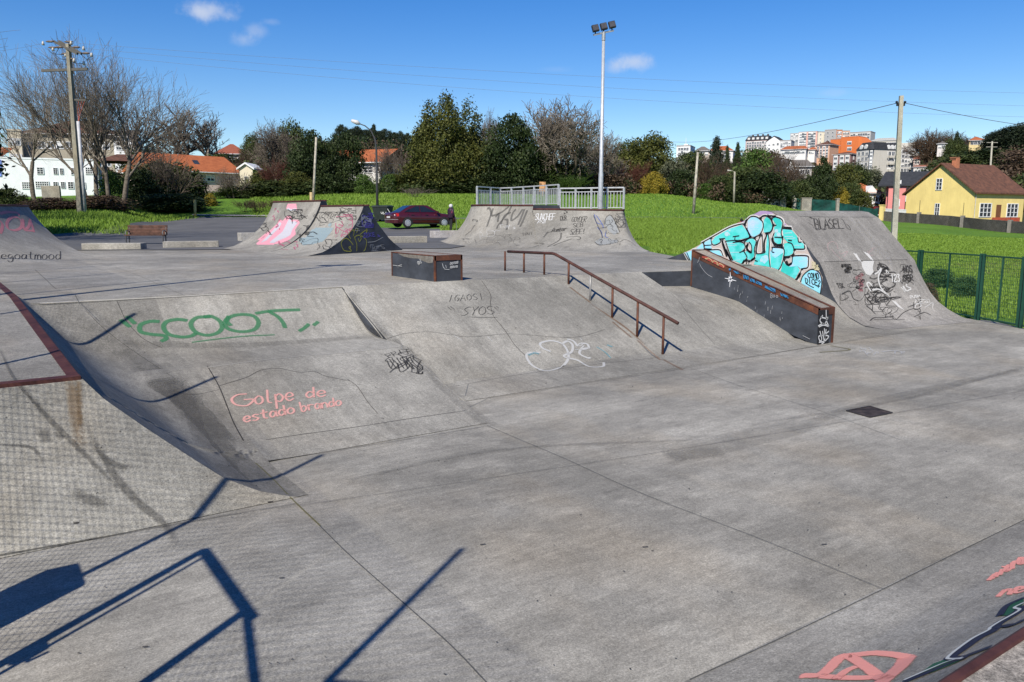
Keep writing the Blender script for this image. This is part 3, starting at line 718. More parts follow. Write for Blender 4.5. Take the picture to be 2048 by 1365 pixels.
def block(label, L, R, top, depth, end=0, c=(.30, .285, .25)):
    a, b = gz(*L, ZD), gz(*R, ZD); h = (L[1]-top)/F*(a@FH)*1.0
    d = np.cross(b-a, (0, 0, 1)); d /= np.linalg.norm(d); d = d if d@FH > 0 else -d
    t = thing('concrete_block', label, 'concrete block', (a+b)/2, 'low concrete blocks along the deck edge')
    m = MB(); m.prism([a-(0, 0, .02), b-(0, 0, .02), b+d*depth-(0, 0, .02), a+d*depth-(0, 0, .02)], (0, 0, h+.02))
    bevel(m.build('body', concrete('block_concrete', c, .6, (1, 1, 1), grain=1.3), t), .02)
block('low grey concrete block left of the bench', (163, 500.5), (282, 500), 487.5, .55)
block('low grey concrete block in front and right of the bench', (326, 497), (438, 495.5), 484, .55)
block('pale concrete block half hidden behind the left end of the spine ramp', (482, 484.5), (540, 483.5), 466.5, .6, c=(.36, .35, .33))
block('low grey concrete block right of the spine ramp', (768, 488), (855, 486.5), 474, .55)
block('pale stained concrete block beside the person', (870, 477.5), (930, 476.5), 462.5, .6, c=(.38, .355, .34))
bn = thing('park_bench', 'brown slatted park bench behind the low concrete blocks', 'bench', P(290, 489, 29.6)*(1, 1, 0)+(0, 0, ZD))
c0 = P(249, 488, 29.5)*(1, 1, 0)+(0, 0, ZD); c1 = P(329.5, 488, 29.6)*(1, 1, 0)+(0, 0, ZD); bd = (c1-c0)/np.linalg.norm(c1-c0); bp = np.cross((0, 0, 1), bd); bp = bp if bp@FH > 0 else -bp
WOOD = plain((.085, .040, .026), .6, 0, .3, 8)
m = MB()
for z, o in ((.66, .40), (.54, .37), (.43, .345)): m.obox((c0+c1)/2+bp*o+(0, 0, z), bd*np.linalg.norm(c1-c0)/2, bp*.012+np.array((0, 0, .01)), np.array((0, 0, .048)))
m.build('backrest', WOOD, bn)
m = MB()
for o in (.05, .16, .27): m.obox((c0+c1)/2+bp*o+(0, 0, .355), bd*np.linalg.norm(c1-c0)/2, bp*.045, np.array((0, 0, .018)))
m.build('seat', WOOD, bn)
for q in (c0+bd*.06, c1-bd*.06):
    m = MB(); m.tube([q+bp*.30, q+bp*.32+(0, 0, .35), q+bp*.42+(0, 0, .68)], .022); m.tube([q+bp*.02, q+bp*.04+(0, 0, .34), q+bp*.02+(0, 0, .46), q+bp*.1+(0, 0, .52), q+bp*.34+(0, 0, .5)], .02); m.tube([q+bp*.02+(0, 0, .33), q+bp*.33+(0, 0, .33)], .02)
    m.build('leg', plain((.12, .12, .12), .5, .3), bn, smooth=True)
dr = [gz(1693, 823), gz(1740, 836), gz(1784, 827), gz(1739, 814)]
g_ = thing('drain_cover', 'dark rusty square drain cover in the floor', 'drain cover', sum(dr)/4)
m = MB(); m.prism([p+(0, 0, .002) for p in dr], (0, 0, .006)); m.build('plate', plain((.045, .034, .03), .8, .2, .4, 12), g_)
m = MB()
for a, b in zip(dr, dr[1:]+dr[:1]): m.bar(a+(0, 0, .006), b+(0, 0, .006), .018, .012)
m.build('frame', plain((.03, .026, .025), .7), g_)
# ------------------------------------------------------------------ joints, cracks and paint on the concrete
def Z(x0, y0, s): return lambda pts: [(x0+a/s, y0+b/s) for a, b in pts]
CRK = spray((.035, .032, .03), .8, .5); JNT = spray((.10, .095, .08), .7, 1.1); LITE = spray((.44, .42, .38), .75, .7); MOSS = spray((.17, .15, .06), .7, .6); SKID = spray((.05, .048, .045), .15, 1.6)
zA = Z(0, 520, 2.844); zB = Z(600, 480, 2.56); zC = Z(220, 680, 3.793); zD = Z(0, 965, 2.926); zE = Z(1500, 965, 3.412); zF = Z(1260, 400, 2.599)
fl_o = bpy.data.objects['floor']; dk_o = bpy.data.objects['pavement']
c = Paint(PARK, .003)
for pts, wd in (([(590, 1005), (640, 1053), (700, 1112), (790, 1192), (900, 1290), (972, 1365)], .010), ([(975, 852), (1040, 880), (1130, 918), (1290, 990), (1530, 1082), (1765, 1178)], .008), ([(1382, 737), (1480, 772), (1640, 822), (1800, 880)], .008),
                ([(595, 1012), (900, 968), (1300, 908), (1700, 842), (2048, 782)], .007), ([(330, 1052), (160, 1083), (0, 1111)], .016), ([(590, 1008), (330, 1052)], .012)):
    c.stroke(pts, wd)
c.stroke([(930, 804), (1150, 770), (1380, 735), (1640, 691)], .012); c.stroke([(1690, 683), (1780, 668), (1950, 646)], .010)
c.stroke([(515, 926), (750, 889), (985, 851)], .012)
c.stroke([(1380, 1360), (1560, 1278), (1765, 1180), (1900, 1113), (2048, 1041)], .010)
c.build('joint', JNT, fl_o)
c = Paint(PARK, .0035); c.stroke([(510, 926), (545, 958), (590, 1005), (640, 1052)], .016); c.stroke([(1662, 692), (1700, 700), (1640, 705)], .05); c.build('moss_line', MOSS, fl_o)
c = Paint(PARK, .003)
c.stroke([(930, 822), (820, 838), (703, 856), (600, 870), (495, 886)], .009); c.stroke(zB([(770, 755), (1000, 712), (1250, 672), (1500, 640), (1840, 603)]), .009)
c.stroke(zA([(1180, 605), (1245, 720), (1290, 830), (1330, 930), (1385, 1030)]), .014); c.stroke(zA([(1040, 765), (1130, 765), (1245, 740)]), .007)
c.stroke(zA([(1245, 718), (1400, 670), (1480, 630), (1580, 618), (1700, 640), (1790, 637), (1850, 662), (1990, 690)]), .009)
c.stroke(zC([(1800, 300), (1870, 350), (1920, 420), (1960, 480), (2030, 560)]), .008)
c.stroke(zB([(930, 210), (975, 280), (975, 330), (990, 390), (1030, 440), (1060, 480), (1100, 540), (1160, 600)]), .010)
c.stroke(zB([(440, 508), (540, 480), (660, 472), (760, 485), (850, 497), (950, 492), (1060, 482), (1200, 490), (1340, 500), (1440, 495), (1560, 460)]), .007)
c.stroke(zA([(665, 235), (690, 290), (720, 350), (790, 430), (850, 470), (920, 500)]), .008); c.stroke(zA([(490, 290), (600, 400), (760, 520), (1000, 680)]), .006)
c.stroke([(1345, 590), (1360, 606), (1385, 640), (1430, 690)], .006); c.stroke([(1362, 582), (1400, 578), (1424, 573)], .007)
c.stroke([(1283, 546), (1310, 563), (1345, 588)], .008)
c.build('crack', CRK, low)
c = Paint(PARK, .003); c.stroke([(418, 735), (560, 717), (700, 705), (802, 694)], .02); c.stroke([(80, 607), (380, 592), (680, 574), (980, 557), (1283, 545)], .02); c.stroke([(690, 582), (712, 610), (745, 650), (765, 676)], .02)
c.stroke([(930, 804), (900, 780), (860, 745), (815, 697)], .012); c.build('worn_edge', LITE, low)
c = Paint(DECK, .003)
for pts, wd in (([(150, 590), (160, 610)], .01), ([(0, 556), (60, 552)], .01), ([(70, 540), (92, 560), (110, 577), (120, 580)], .012), ([(370, 592), (330, 575), (260, 545), (190, 525)], .006), ([(0, 534), (130, 523), (330, 513)], .01), ([(1290, 512), (1100, 522), (860, 540), (640, 562)], .006)):
    c.stroke(pts, wd)
c.build('joint', JNT, dk_o)
c = Paint(PARK, .003)
random.seed(4)
for pts, wd in (([(1360, 905), (1420, 895), (1480, 880), (1560, 860), (1640, 838)], .30), ([(1640, 838), (1760, 800), (1900, 770), (2040, 740)], .12), ([(1500, 850), (1800, 800), (2048, 735)], .06), ([(700, 960), (1000, 900), (1400, 880)], .05), ([(1350, 912), (1430, 905)], .2),
                ([(300, 740), (420, 860), (480, 960)], .35), ([(250, 700), (360, 800), (420, 900)], .22), ([(250, 690), (500, 690), (760, 672)], .14), ([(700, 600), (720, 640), (760, 668)], .2), ([(812, 692), (860, 742), (900, 784), (960, 838), (985, 852)], .13), ([(745, 655), (790, 682), (850, 725)], .12), ([(700, 590), (735, 650), (770, 672)], .10), ([(330, 760), (450, 900), (520, 960)], .25)):
    c.stroke(pts, wd*1.5, soft=True)
c.build('skid_stain', SKID, fl_o)
# ---------------- one-line alphabet for tags
FT = {'A': [[(0, 0), (.5, 1), (1, 0)], [(.2, .4), (.8, .4)]], 'B': [[(0, 0), (0, 1), (.7, .95), (.7, .6), (.1, .52), (.85, .45), (.8, .05), (0, 0)]], 'C': [[(1, .85), (.6, 1), (.1, .75), (.05, .3), (.5, 0), (1, .15)]],
      'D': [[(0, 0), (.05, 1), (.8, .8), (.95, .4), (.6, .05), (0, 0)]], 'E': [[(1, 1), (.1, .95), (0, .5), (.1, .02), (1, 0)], [(.05, .52), (.8, .52)]], 'F': [[(0, 0), (.05, .95), (1, 1)], [(.05, .5), (.8, .55)]],
      'G': [[(1, .85), (.5, 1), (.05, .6), (.2, .1), (.7, 0), (1, .4), (.55, .42)]], 'H': [[(0, 0), (.05, 1)], [(.9, 0), (1, 1)], [(.05, .5), (.95, .5)]], 'I': [[(.4, 0), (.5, 1)]], 'J': [[(.9, 1), (.85, .2), (.5, 0), (.1, .2)]], 'K': [[(0, 0), (.05, 1)], [(.9, 1), (.1, .5), (1, 0)]],
      'L': [[(.1, 1), (.05, .05), (1, 0)]], 'M': [[(0, 0), (.1, 1), (.5, .4), (.9, 1), (1, 0)]], 'N': [[(0, 0), (.05, 1), (.9, 0), (1, 1)]], 'O': [[(.5, 1), (.05, .7), (.1, .2), (.5, 0), (.95, .3), (.9, .8), (.5, 1)]], 'P': [[(.1, 0), (.1, 1), (.9, .9), (.85, .5), (.1, .45)]],
      'R': [[(.05, 0), (.1, 1), (.85, .9), (.8, .55), (.1, .48), (1, 0)]], 'S': [[(.95, .9), (.5, 1), (.05, .75), (.5, .5), (.95, .25), (.5, 0), (.05, .12)]], 'T': [[(0, .95), (1, 1)], [(.5, 1), (.5, 0)]], 'U': [[(0, 1), (.05, .3), (.5, 0), (.95, .3), (1, 1)]], 'V': [[(0, 1), (.5, 0), (1, 1)]],
      'W': [[(0, 1), (.25, 0), (.5, .7), (.75, 0), (1, 1)]], 'X': [[(0, 0), (1, 1)], [(0, 1), (1, 0)]], 'Y': [[(0, 1), (.5, .5), (.5, 0)], [(.5, .5), (1, 1)]], 'Z': [[(0, 1), (1, 1), (0, 0), (1, 0)]], '!': [[(.5, 1), (.45, .35)], [(.45, .1), (.45, 0)]], '?': [[(.1, .8), (.5, 1), (.9, .75), (.5, .45), (.5, .3)], [(.5, .08), (.5, 0)]],
      '1': [[(.3, .8), (.6, 1), (.6, 0)]], '2': [[(.05, .8), (.5, 1), (.9, .7), (.05, 0), (1, 0)]], '3': [[(.1, .95), (.9, .9), (.4, .55), (.95, .3), (.5, 0), (.05, .1)]], '+': [[(.5, 1), (.5, 0)], [(0, .5), (1, .5)]], '-': [[(0, .5), (1, .5)]], ' ': [],
      'a': [[(.85, .5), (.4, .62), (.08, .3), (.3, 0), (.75, .2), (.85, .6), (.85, .15), (1, 0)]], 'b': [[(.1, 1), (.1, .05), (.5, 0), (.9, .3), (.6, .58), (.12, .4)]], 'd': [[(.85, 1), (.85, .02)], [(.85, .45), (.4, .6), (.08, .3), (.35, 0), (.82, .2)]], 'e': [[(.1, .3), (.85, .36), (.7, .6), (.3, .58), (.08, .28), (.4, 0), (.9, .12)]],
      'g': [[(.85, .5), (.4, .62), (.08, .35), (.4, .1), (.85, .35), (.85, -.25), (.4, -.45), (.05, -.25)]], 'l': [[(.4, 1), (.35, .15), (.7, 0)]], 'm': [[(0, 0), (.05, .6)], [(.05, .4), (.3, .6), (.45, .4), (.45, 0)], [(.45, .4), (.75, .6), (.92, .4), (1, 0)]], 'n': [[(.05, 0), (.1, .6)], [(.1, .4), (.5, .62), (.85, .4), (.9, 0)]],
      'o': [[(.5, .62), (.1, .42), (.15, .1), (.5, 0), (.88, .18), (.82, .5), (.5, .62)]], 'p': [[(.1, .6), (.12, -.5)], [(.1, .45), (.5, .62), (.9, .35), (.6, .02), (.12, .12)]], 'r': [[(.15, 0), (.15, .6)], [(.15, .38), (.5, .6), (.9, .52)]], 's': [[(.85, .55), (.45, .62), (.15, .45), (.8, .2), (.5, 0), (.1, .06)]], 't': [[(.45, .95), (.42, .15), (.8, 0)], [(.05, .62), (.9, .65)]],
      'c': [[(.9, .5), (.5, .62), (.08, .35), (.4, 0), (.9, .1)]], 'u': [[(.05, .6), (.1, .12), (.5, 0), (.85, .2)], [(.85, .6), (.95, 0)]], 'i': [[(.5, .6), (.5, 0)], [(.5, .85), (.5, .9)]]}
def word(c, txt, quad, wd, smooth=True, gap=.22):
    """writes txt into the picture quad (lower left, lower right, upper right, upper left)"""
    q = np.array(quad, float); n = len(txt); W = 1/(n+(n-1)*gap) if n > 1 else 1.
    for i, ch in enumerate(txt):
        u0 = i*W*(1+gap)
        for st in FT.get(ch, []):
            pts = [((1-v)*((1-u)*q[0]+u*q[1])+v*((1-u)*q[3]+u*q[2])) for x, v in st for u in [u0+x*W]]
            c.stroke(pts, wd, smooth=smooth, sub=4)
def scribble(c, box, n, wd, seed, k=5, ang=0.):
    r = random.Random(seed); x0, y0, x1, y1 = box
    for _ in range(n):
        x, y = r.uniform(x0, x1), r.uniform(y0, y1); s = r.uniform(.12, .4)*min(x1-x0, (y1-y0)*1.6); a = r.uniform(0, 6.3); pts = []
        for j in range(k):
            pts.append((min(max(x, x0), x1), min(max(y, y0), y1))); a += r.uniform(-2.2, 2.2); x += s*cos(a); y += s*sin(a)*.7
        c.stroke(pts, wd*r.uniform(.7, 1.3))
# ---------------- bank writing
GREEN = spray((.04, .20, .085), .66, .9)
c = Paint(PARK); zs = zA
for pts in ([(900, 352), (850, 352), (800, 372), (800, 410), (860, 425), (930, 432), (945, 450), (920, 462)], [(1058, 345), (1010, 340), (950, 352), (930, 385), (960, 425), (1030, 440), (1085, 435), (1110, 422)],
            [(1190, 325), (1120, 330), (1085, 365), (1110, 410), (1170, 430), (1230, 420), (1262, 390), (1250, 350), (1200, 322), (1165, 326)], [(1310, 372), (1290, 350), (1310, 325), (1370, 312), (1440, 320), (1470, 355), (1450, 395), (1380, 410), (1300, 395), (1278, 360), (1300, 325)],
            [(1458, 305), (1540, 292), (1620, 288), (1700, 285)], [(1530, 296), (1580, 325), (1610, 360), (1620, 385)]): c.stroke(zs(pts), .075)
for pts in ([(725, 325), (765, 362)], [(690, 345), (735, 380)], [(1755, 368), (1730, 390), (1705, 405)], [(1808, 355), (1785, 372)]): c.stroke(zs(pts), .07)
c.stroke(zs([(1095, 470), (1250, 450), (1400, 435), (1560, 428)]), .03); c.build('green_writing', GREEN, low)
PINK = spray((.70, .36, .32), .8, .8)
c = Paint(PARK)
for pts in ([(1400, 765), (1350, 770), (1318, 795), (1340, 825), (1400, 832), (1435, 810), (1440, 795), (1390, 797)],): c.stroke(zA(pts), .035)
word(c, 'olpe', zA([(1450, 825), (1675, 800), (1668, 728), (1440, 750)]), .03, gap=.1); word(c, 'de', zA([(1738, 788), (1858, 778), (1852, 722), (1735, 730)]), .03, gap=.12)
word(c, 'estado', zA([(1385, 928), (1680, 872), (1668, 820), (1378, 875)]), .03, gap=.12); word(c, 'brando', zA([(1715, 865), (1945, 828), (1940, 782), (1700, 812)]), .026, gap=.1)
c.build('pink_writing', PINK, low)
BLK = spray((.025, .024, .025), .72, .7); BLKT = spray((.03, .028, .028), .6, .8)
c = Paint(PARK)
word(c, 'IGAOSI', zB([(755, 318), (945, 305), (935, 275), (765, 285)]), .014, False, .25); word(c, 'SYOS', zB([(815, 390), (1000, 380), (985, 340), (850, 345)]), .014, True, .15)
c.stroke(zB([(755, 345), (775, 360)]), .014); c.stroke(zB([(770, 342), (790, 357)]), .014); c.stroke(zB([(995, 345), (1005, 355)]), .014); c.stroke(zB([(1005, 340), (1016, 350)]), .014); c.stroke(zB([(858, 395), (920, 398), (1010, 397)]), .013)
c.build('black_tag', BLK, bank)
c = Paint(PARK)
word(c, 'PRI', zB([(455, 605), (530, 580), (520, 560), (430, 590)]), .022, False); word(c, 'DIARS', zB([(490, 655), (640, 668), (590, 590), (455, 612)]), .024, False); scribble(c, (770, 700, 845, 748), 9, .02, 3); c.build('black_tag', BLKT, low)
WHT = spray((.55, .55, .54), .7, .7)
c = Paint(PARK)
for pts in ([(1280, 572), (1240, 555), (1232, 530), (1290, 518), (1350, 540), (1375, 600), (1340, 650), (1260, 672), (1190, 645), (1160, 600), (1175, 580), (1230, 578)], [(1340, 535), (1370, 520), (1395, 540), (1390, 575), (1350, 598), (1420, 618), (1480, 650), (1550, 650), (1555, 630)], [(1480, 555), (1440, 562), (1432, 585), (1470, 605), (1485, 605)], [(1370, 510), (1400, 520), (1420, 545)], [(1440, 530), (1470, 535), (1480, 555)]): c.stroke(zB(pts), .05)
scribble(c, (1150, 678, 1185, 700), 4, .02, 8); c.stroke([(908, 672), (925, 682)], .012); c.stroke([(975, 674), (985, 684)], .015); c.build('white_letter', WHT, bank)
c = Paint(PARK); c.stroke(zB([(1520, 550), (1560, 575), (1590, 605)]), .03); c.stroke(zB([(1575, 540), (1595, 548)]), .05); c.stroke(zB([(1170, 590), (1200, 580), (1220, 585)]), .05); c.build('blue_mark', spray((.12, .35, .42), .5, .7), bank)
# ---------------- near quarter pipe: pink letter, green and navy piece, mirrored writing
PNK2 = spray((.82, .33, .28), .9, .85); zN_ = zE; NEAR = PARK
c = Paint(NEAR)
for pts, wd in (([(370, 1325), (500, 1310), (640, 1190), (780, 1255), (880, 1330), (930, 1345)], .075), ([(640, 1190), (740, 1180), (850, 1170), (980, 1180), (1060, 1195)], .085), ([(1075, 1200), (1030, 1260), (960, 1320), (900, 1370)], .10), ([(500, 1330), (700, 1340), (900, 1335)], .07), ([(590, 1345), (660, 1290), (720, 1265)], .05)): c.stroke(zN_(pts), wd, sub=6)
zG_ = Z(1760, 1000, 3.74)
for k, (t, q, g) in enumerate((('micro', [(815, 605), (1090, 470), (1060, 395), (880, 540)], .1), ('ne', [(880, 728), (1090, 690), (1075, 622), (960, 650)], .12))):
    word(c, t, zG_(q), .034, True, g)
c.build('pink_writing', PNK2, nq)
c = Paint(NEAR, .003); c.fill(zG_([(900, 870), (960, 800), (1077, 735), (1077, 780), (1010, 850), (960, 868)])); c.fill(zG_([(285, 1315), (400, 1230), (500, 1195), (560, 1205), (600, 1210), (480, 1260), (380, 1300)])); c.build('green_paint', spray((.012, .10, .05), .9, .2), nq)
c = Paint(NEAR, .005)
for pts, wd in (([(1077, 800), (1040, 840), (960, 890), (880, 940), (840, 990), (740, 1040), (640, 1110), (560, 1165), (530, 1190), (600, 1190), (700, 1155), (820, 1110)], .075), ([(1077, 905), (1000, 940), (930, 950), (880, 965)], .06), ([(900, 870), (950, 800), (1040, 755), (1077, 740)], .05), ([(200, 1362), (380, 1290), (560, 1215), (640, 1190)], .06)): c.stroke(zG_(pts), wd, sub=6)
c.build('navy_line', spray((.012, .016, .045), .95, .15), nq)
c = Paint(NEAR, .007)
for pts, wd in (([(1077, 780), (1010, 815), (1050, 830), (1000, 865), (900, 920), (830, 965), (815, 985), (700, 1045), (600, 1115), (520, 1180), (520, 1200), (620, 1198)], .022), ([(190, 1358), (380, 1275), (500, 1225), (620, 1190)], .018)): c.stroke(zG_(pts), wd, sub=6)
c.build('white_line', spray((.6, .62, .6), .9, .2), nq)
# ---------------- far left ramp
c = Paint(LQ)
for pts in ([(0, 890), (40, 880), (90, 880), (130, 885), (130, 900)], [(0, 940), (18, 970), (10, 1010), (0, 1030)], [(60, 935), (48, 965), (60, 1000), (110, 1010), (150, 990), (155, 950), (130, 920), (90, 915), (60, 935)], [(165, 930), (170, 1000), (205, 985), (215, 940)], [(215, 930), (235, 990), (240, 1020)], [(175, 1010), (240, 1015)]): c.stroke(Z(0, 180, 3.592)(pts), .10)
c.build('pink_writing', spray((.66, .24, .26), .75, .6), lq)
c = Paint(LQ); word(c, 'egoatmood', Z(0, 180, 3.592)([(5, 1215), (440, 1220), (440, 1160), (5, 1165)]), .03, True, .12); c.build('black_tag', BLK, lq)
# ---------------- spine ramp
zS = Z(460, 390, 5.689)
PKF = spray((.74, .33, .40), .85, .7); WHF = spray((.54, .55, .60), .8, .8); LBL = spray((.30, .40, .44), .65, .8)
c = Paint(SPN, .004); c.fill(zS([(290, 565), (420, 440), (540, 330), (570, 280), (600, 300), (650, 240), (690, 240), (710, 290), (780, 290), (795, 320), (740, 400), (750, 450), (680, 510), (600, 545), (480, 570)])); c.fill(zS([(640, 160), (655, 108), (755, 103), (765, 180), (700, 170)])); c.fill(zS([(310, 515), (420, 430), (440, 400), (400, 470), (350, 515)]))
c.build('pink_piece', PKF, spn)
c = Paint(SPN, .008); c.fill(zS([(350, 550), (480, 420), (570, 310), (590, 330), (560, 380), (470, 470), (420, 520)])); c.fill(zS([(450, 545), (600, 420), (660, 300), (690, 260), (700, 310), (740, 300), (770, 320), (710, 400), (690, 460), (640, 490), (560, 520), (500, 550)])); c.fill(zS([(645, 175), (660, 150), (700, 165), (755, 155), (760, 180)]))
c.build('white_piece', WHF, spn)
c = Paint(SPN, .004); c.fill(zS([(780, 520), (850, 420), (910, 375), (1180, 375), (1140, 440), (1060, 530), (960, 560), (830, 575)])); c.fill(zS([(1110, 350), (1140, 318), (1160, 330), (1140, 370)])); c.build('blue_piece', LBL, spn)
c = Paint(SPN, .009); scribble(c, (585, 420, 640, 448), 9, .032, 11); scribble(c, (570, 420, 605, 440), 8, .032, 17); scribble(c, (596, 450, 618, 470), 6, .035, 5); scribble(c, (680, 412, 712, 440), 12, .03, 6); scribble(c, (600, 465, 660, 490), 7, .035, 9); scribble(c, (635, 480, 690, 500), 9, .025, 12); scribble(c, (640, 425, 690, 452), 10, .022, 31); scribble(c, (520, 438, 545, 470), 6, .04, 33)
word(c, 'TOYS', zS([(1095, 265), (1240, 265), (1260, 215), (1120, 215)]), .03); c.build('black_tag', BLKT, spn)
c = Paint(SPN, .009); scribble(c, (672, 430, 705, 475), 14, .04, 21); scribble(c, (552, 484, 595, 500), 6, .05, 22); scribble(c, (545, 418, 560, 460), 7, .05, 23); c.build('magenta_tag', spray((.45, .12, .2), .6, .6), spn)
c = Paint(ENDW, .006); o = lambda p: zS(p)
for pts in ([(1270, 590), (1265, 540), (1310, 495), (1360, 520), (1400, 570)], [(1370, 500), (1350, 450), (1390, 400), (1410, 420), (1400, 470)], [(1400, 470), (1420, 400), (1450, 385), (1440, 430)], [(1430, 530), (1420, 480), (1470, 460), (1490, 500), (1470, 530), (1460, 500)], [(1410, 480), (1440, 560), (1440, 640)], [(1270, 590), (1300, 635), (1380, 640), (1350, 600), (1370, 590), (1365, 625)], [(1490, 465), (1550, 520), (1540, 610), (1520, 640)], [(1480, 450), (1530, 410), (1560, 400), (1545, 440)], [(1555, 385), (1550, 430)]): c.stroke(o(pts), .035)
c.build('yellow_tag', spray((.40, .38, .06), .75, .6), spn)
c = Paint(ENDW, .007); scribble(c, (724, 427, 746, 455), 16, .05, 41); word(c, 'ZEKE', o([(1510, 485), (1650, 470), (1640, 430), (1520, 440)]), .035); scribble(c, (755, 470, 764, 476), 3, .03, 43); c.build('violet_tag', spray((.12, .10, .42), .7, .7), spn)
c = Paint(ENDW, .008); scribble(c, (722, 428, 742, 450), 10, .02, 51); scribble(c, (710, 440, 730, 462), 7, .015, 52); c.stroke([(735, 485), (750, 483), (765, 475)], .02); scribble(c, (740, 490, 790, 502), 10, .015, 53); c.build('white_tag', WHT, spn)
# ---------------- far quarter pipe
zQ = Z(900, 340, 5.12)
c = Paint(FQ, .006)
GRY = spray((.07, .068, .066), .45, 1.1)
for pts in ([(385, 395), (410, 400), (420, 450), (400, 520), (380, 580)], [(440, 400), (430, 470), (520, 440), (600, 380)], [(630, 375), (590, 450), (500, 560), (480, 600)], [(470, 480), (500, 450), (490, 530)], [(560, 510), (590, 520), (580, 615)], [(670, 410), (640, 450), (630, 520), (690, 480), (740, 410)], [(760, 410), (700, 560)], [(790, 420), (720, 580)], [(850, 420), (865, 470)], [(520, 560), (560, 470), (620, 440)]): c.stroke(zQ(pts), .10)
for pts in ([(250, 570), (220, 620), (160, 670)], [(1000, 640), (960, 690)], [(1140, 650), (1120, 720), (1000, 790)], [(1240, 710), (1100, 760), (1060, 780)], [(870, 750), (960, 760), (860, 790)]): c.stroke(zQ(pts), .07)
scribble(c, (922, 478, 952, 487), 10, .02, 61); scribble(c, (1230, 428, 1255, 455), 14, .03, 62); scribble(c, (945, 436, 955, 445), 5, .03, 65); c.build('grey_tag', GRY, fq)
c = Paint(FQ, .007); word(c, 'SUNCHEF', zQ([(870, 515), (1070, 515), (1080, 450), (880, 450)]), .032, True, .1); word(c, 'P2', zQ([(890, 550), (980, 545), (985, 520), (910, 525)]), .03); scribble(c, (960, 462, 1000, 485), 6, .012, 66); scribble(c, (1000, 450, 1030, 460), 6, .02, 67); c.build('white_tag', spray((.6, .6, .6), .8, .6), fq)
c = Paint(FQ, .007); word(c, 'DER', zQ([(1130, 515), (1200, 510), (1190, 470), (1130, 478)]), .032, True, .1); scribble(c, (1127, 421, 1135, 432), 4, .03, 71); c.stroke(zQ([(1128, 522), (1195, 517)]), .025)
word(c, 'GOYDER', zQ([(1245, 535), (1390, 535), (1410, 480), (1250, 485)]), .028, True, .05); word(c, 'SEB', zQ([(1260, 590), (1360, 585), (1370, 545), (1260, 550)]), .03); word(c, 'SZEE!', zQ([(1225, 665), (1380, 655), (1390, 605), (1240, 610)]), .033, True, .1); c.stroke(zQ([(1190, 695), (1260, 685), (1330, 690), (1330, 715), (1300, 715)]), .035)
word(c, 'Rumbar', zQ([(1040, 640), (1190, 625), (1190, 590), (1060, 600)]), .03); c.stroke(zQ([(1000, 650), (1100, 610), (1200, 600)]), .03); word(c, 'TOVI', zQ([(740, 675), (850, 665), (850, 640), (735, 650)]), .022); scribble(c, (968, 470, 1040, 492), 14, .010, 73); c.build('black_tag', BLKT, fq)
c = Paint(FQ, .006)
for pts in ([(1480, 460), (1500, 540), (1560, 560)], [(1500, 470), (1560, 560), (1570, 600)], [(1510, 590), (1550, 640), (1560, 690)], [(1600, 630), (1590, 680), (1620, 700)]): c.stroke(zQ(pts), .04)
c.build('blue_tag', spray((.10, .14, .34), .7, .5), fq)
c = Paint(FQ, .005); c.fill(zQ([(1580, 550), (1600, 490), (1640, 465), (1670, 500), (1700, 560), (1730, 640), (1680, 670), (1630, 630)])); c.fill(zQ([(1480, 740), (1540, 700), (1720, 720), (1710, 750), (1530, 775)])); c.build('pale_piece', spray((.36, .38, .39), .55, .4), fq)
c = Paint(FQ, .008)
for pts in ([(1470, 470), (1520, 590), (1550, 650), (1560, 700)], [(1580, 560), (1600, 490), (1640, 465), (1680, 510), (1740, 640)], [(1530, 600), (1600, 590)], [(1480, 740), (1530, 775), (1640, 760), (1720, 740)], [(1500, 710), (1560, 720), (1540, 750)], [(1740, 740), (1790, 715), (1850, 740), (1900, 780)]): c.stroke(zQ(pts), .03)
scribble(c, (1212, 440, 1238, 468), 9, .02, 81); scribble(c, (1195, 478, 1240, 490), 10, .02, 82); c.build('outline', BLKT, fq)
# ---------------- front of the tall wedge
zW = Z(1600, 400, 5.25)
c = Paint(wedge_face, .005)
word(c, 'BLASEL', zW([(160, 310), (450, 305), (440, 200), (140, 195)]), .025, False, .05); word(c, 'BLASEL', zW([(175, 318), (465, 300), (425, 215), (150, 210)]), .022, True, .05); c.stroke(zW([(420, 200), (450, 215), (490, 290), (530, 320), (515, 280), (490, 260)]), .02)
c.stroke(zW([(85, 240), (130, 270), (140, 300)]), .015); c.stroke(zW([(105, 185), (125, 195)]), .06)
scribble(c, (1684, 530, 1702, 555), 9, .05, 91); scribble(c, (1706, 540, 1728, 578), 12, .022, 92); scribble(c, (1740, 545, 1790, 585), 20, .026, 93); scribble(c, (1755, 530, 1775, 560), 8, .05, 94); word(c, '4NOS', zW([(1060, 770), (1180, 760), (1170, 690), (1050, 700)]), .045); word(c, 'SER', zW([(1090, 850), (1190, 850), (1180, 790), (1080, 790)]), .045)
scribble(c, (1800, 530, 1826, 570), 12, .022, 95); scribble(c, (1730, 575, 1780, 610), 20, .022, 96); word(c, 'TSK', zW([(400, 930), (470, 925), (450, 880), (380, 880)]), .03)
for pts in ([(790, 1075), (800, 1000), (860, 970)], [(790, 1075), (960, 1035)], [(700, 1110), (790, 1200)], [(700, 1120), (760, 1160)], [(440, 990), (520, 960), (560, 1040), (610, 1060)], [(735, 1270), (780, 1240), (860, 1240), (980, 1225)], [(1260, 1200), (1310, 1185), (1370, 1210)], [(830, 660), (850, 720)], [(840, 670), (900, 690), (940, 740)]): c.stroke(zW(pts), .035)
scribble(c, (1745, 595, 1840, 640), 22, .018, 97); scribble(c, (1680, 560, 1730, 610), 10, .012, 98); c.build('black_tag', BLKT, wedge)
c = Paint(wedge_face, .008)
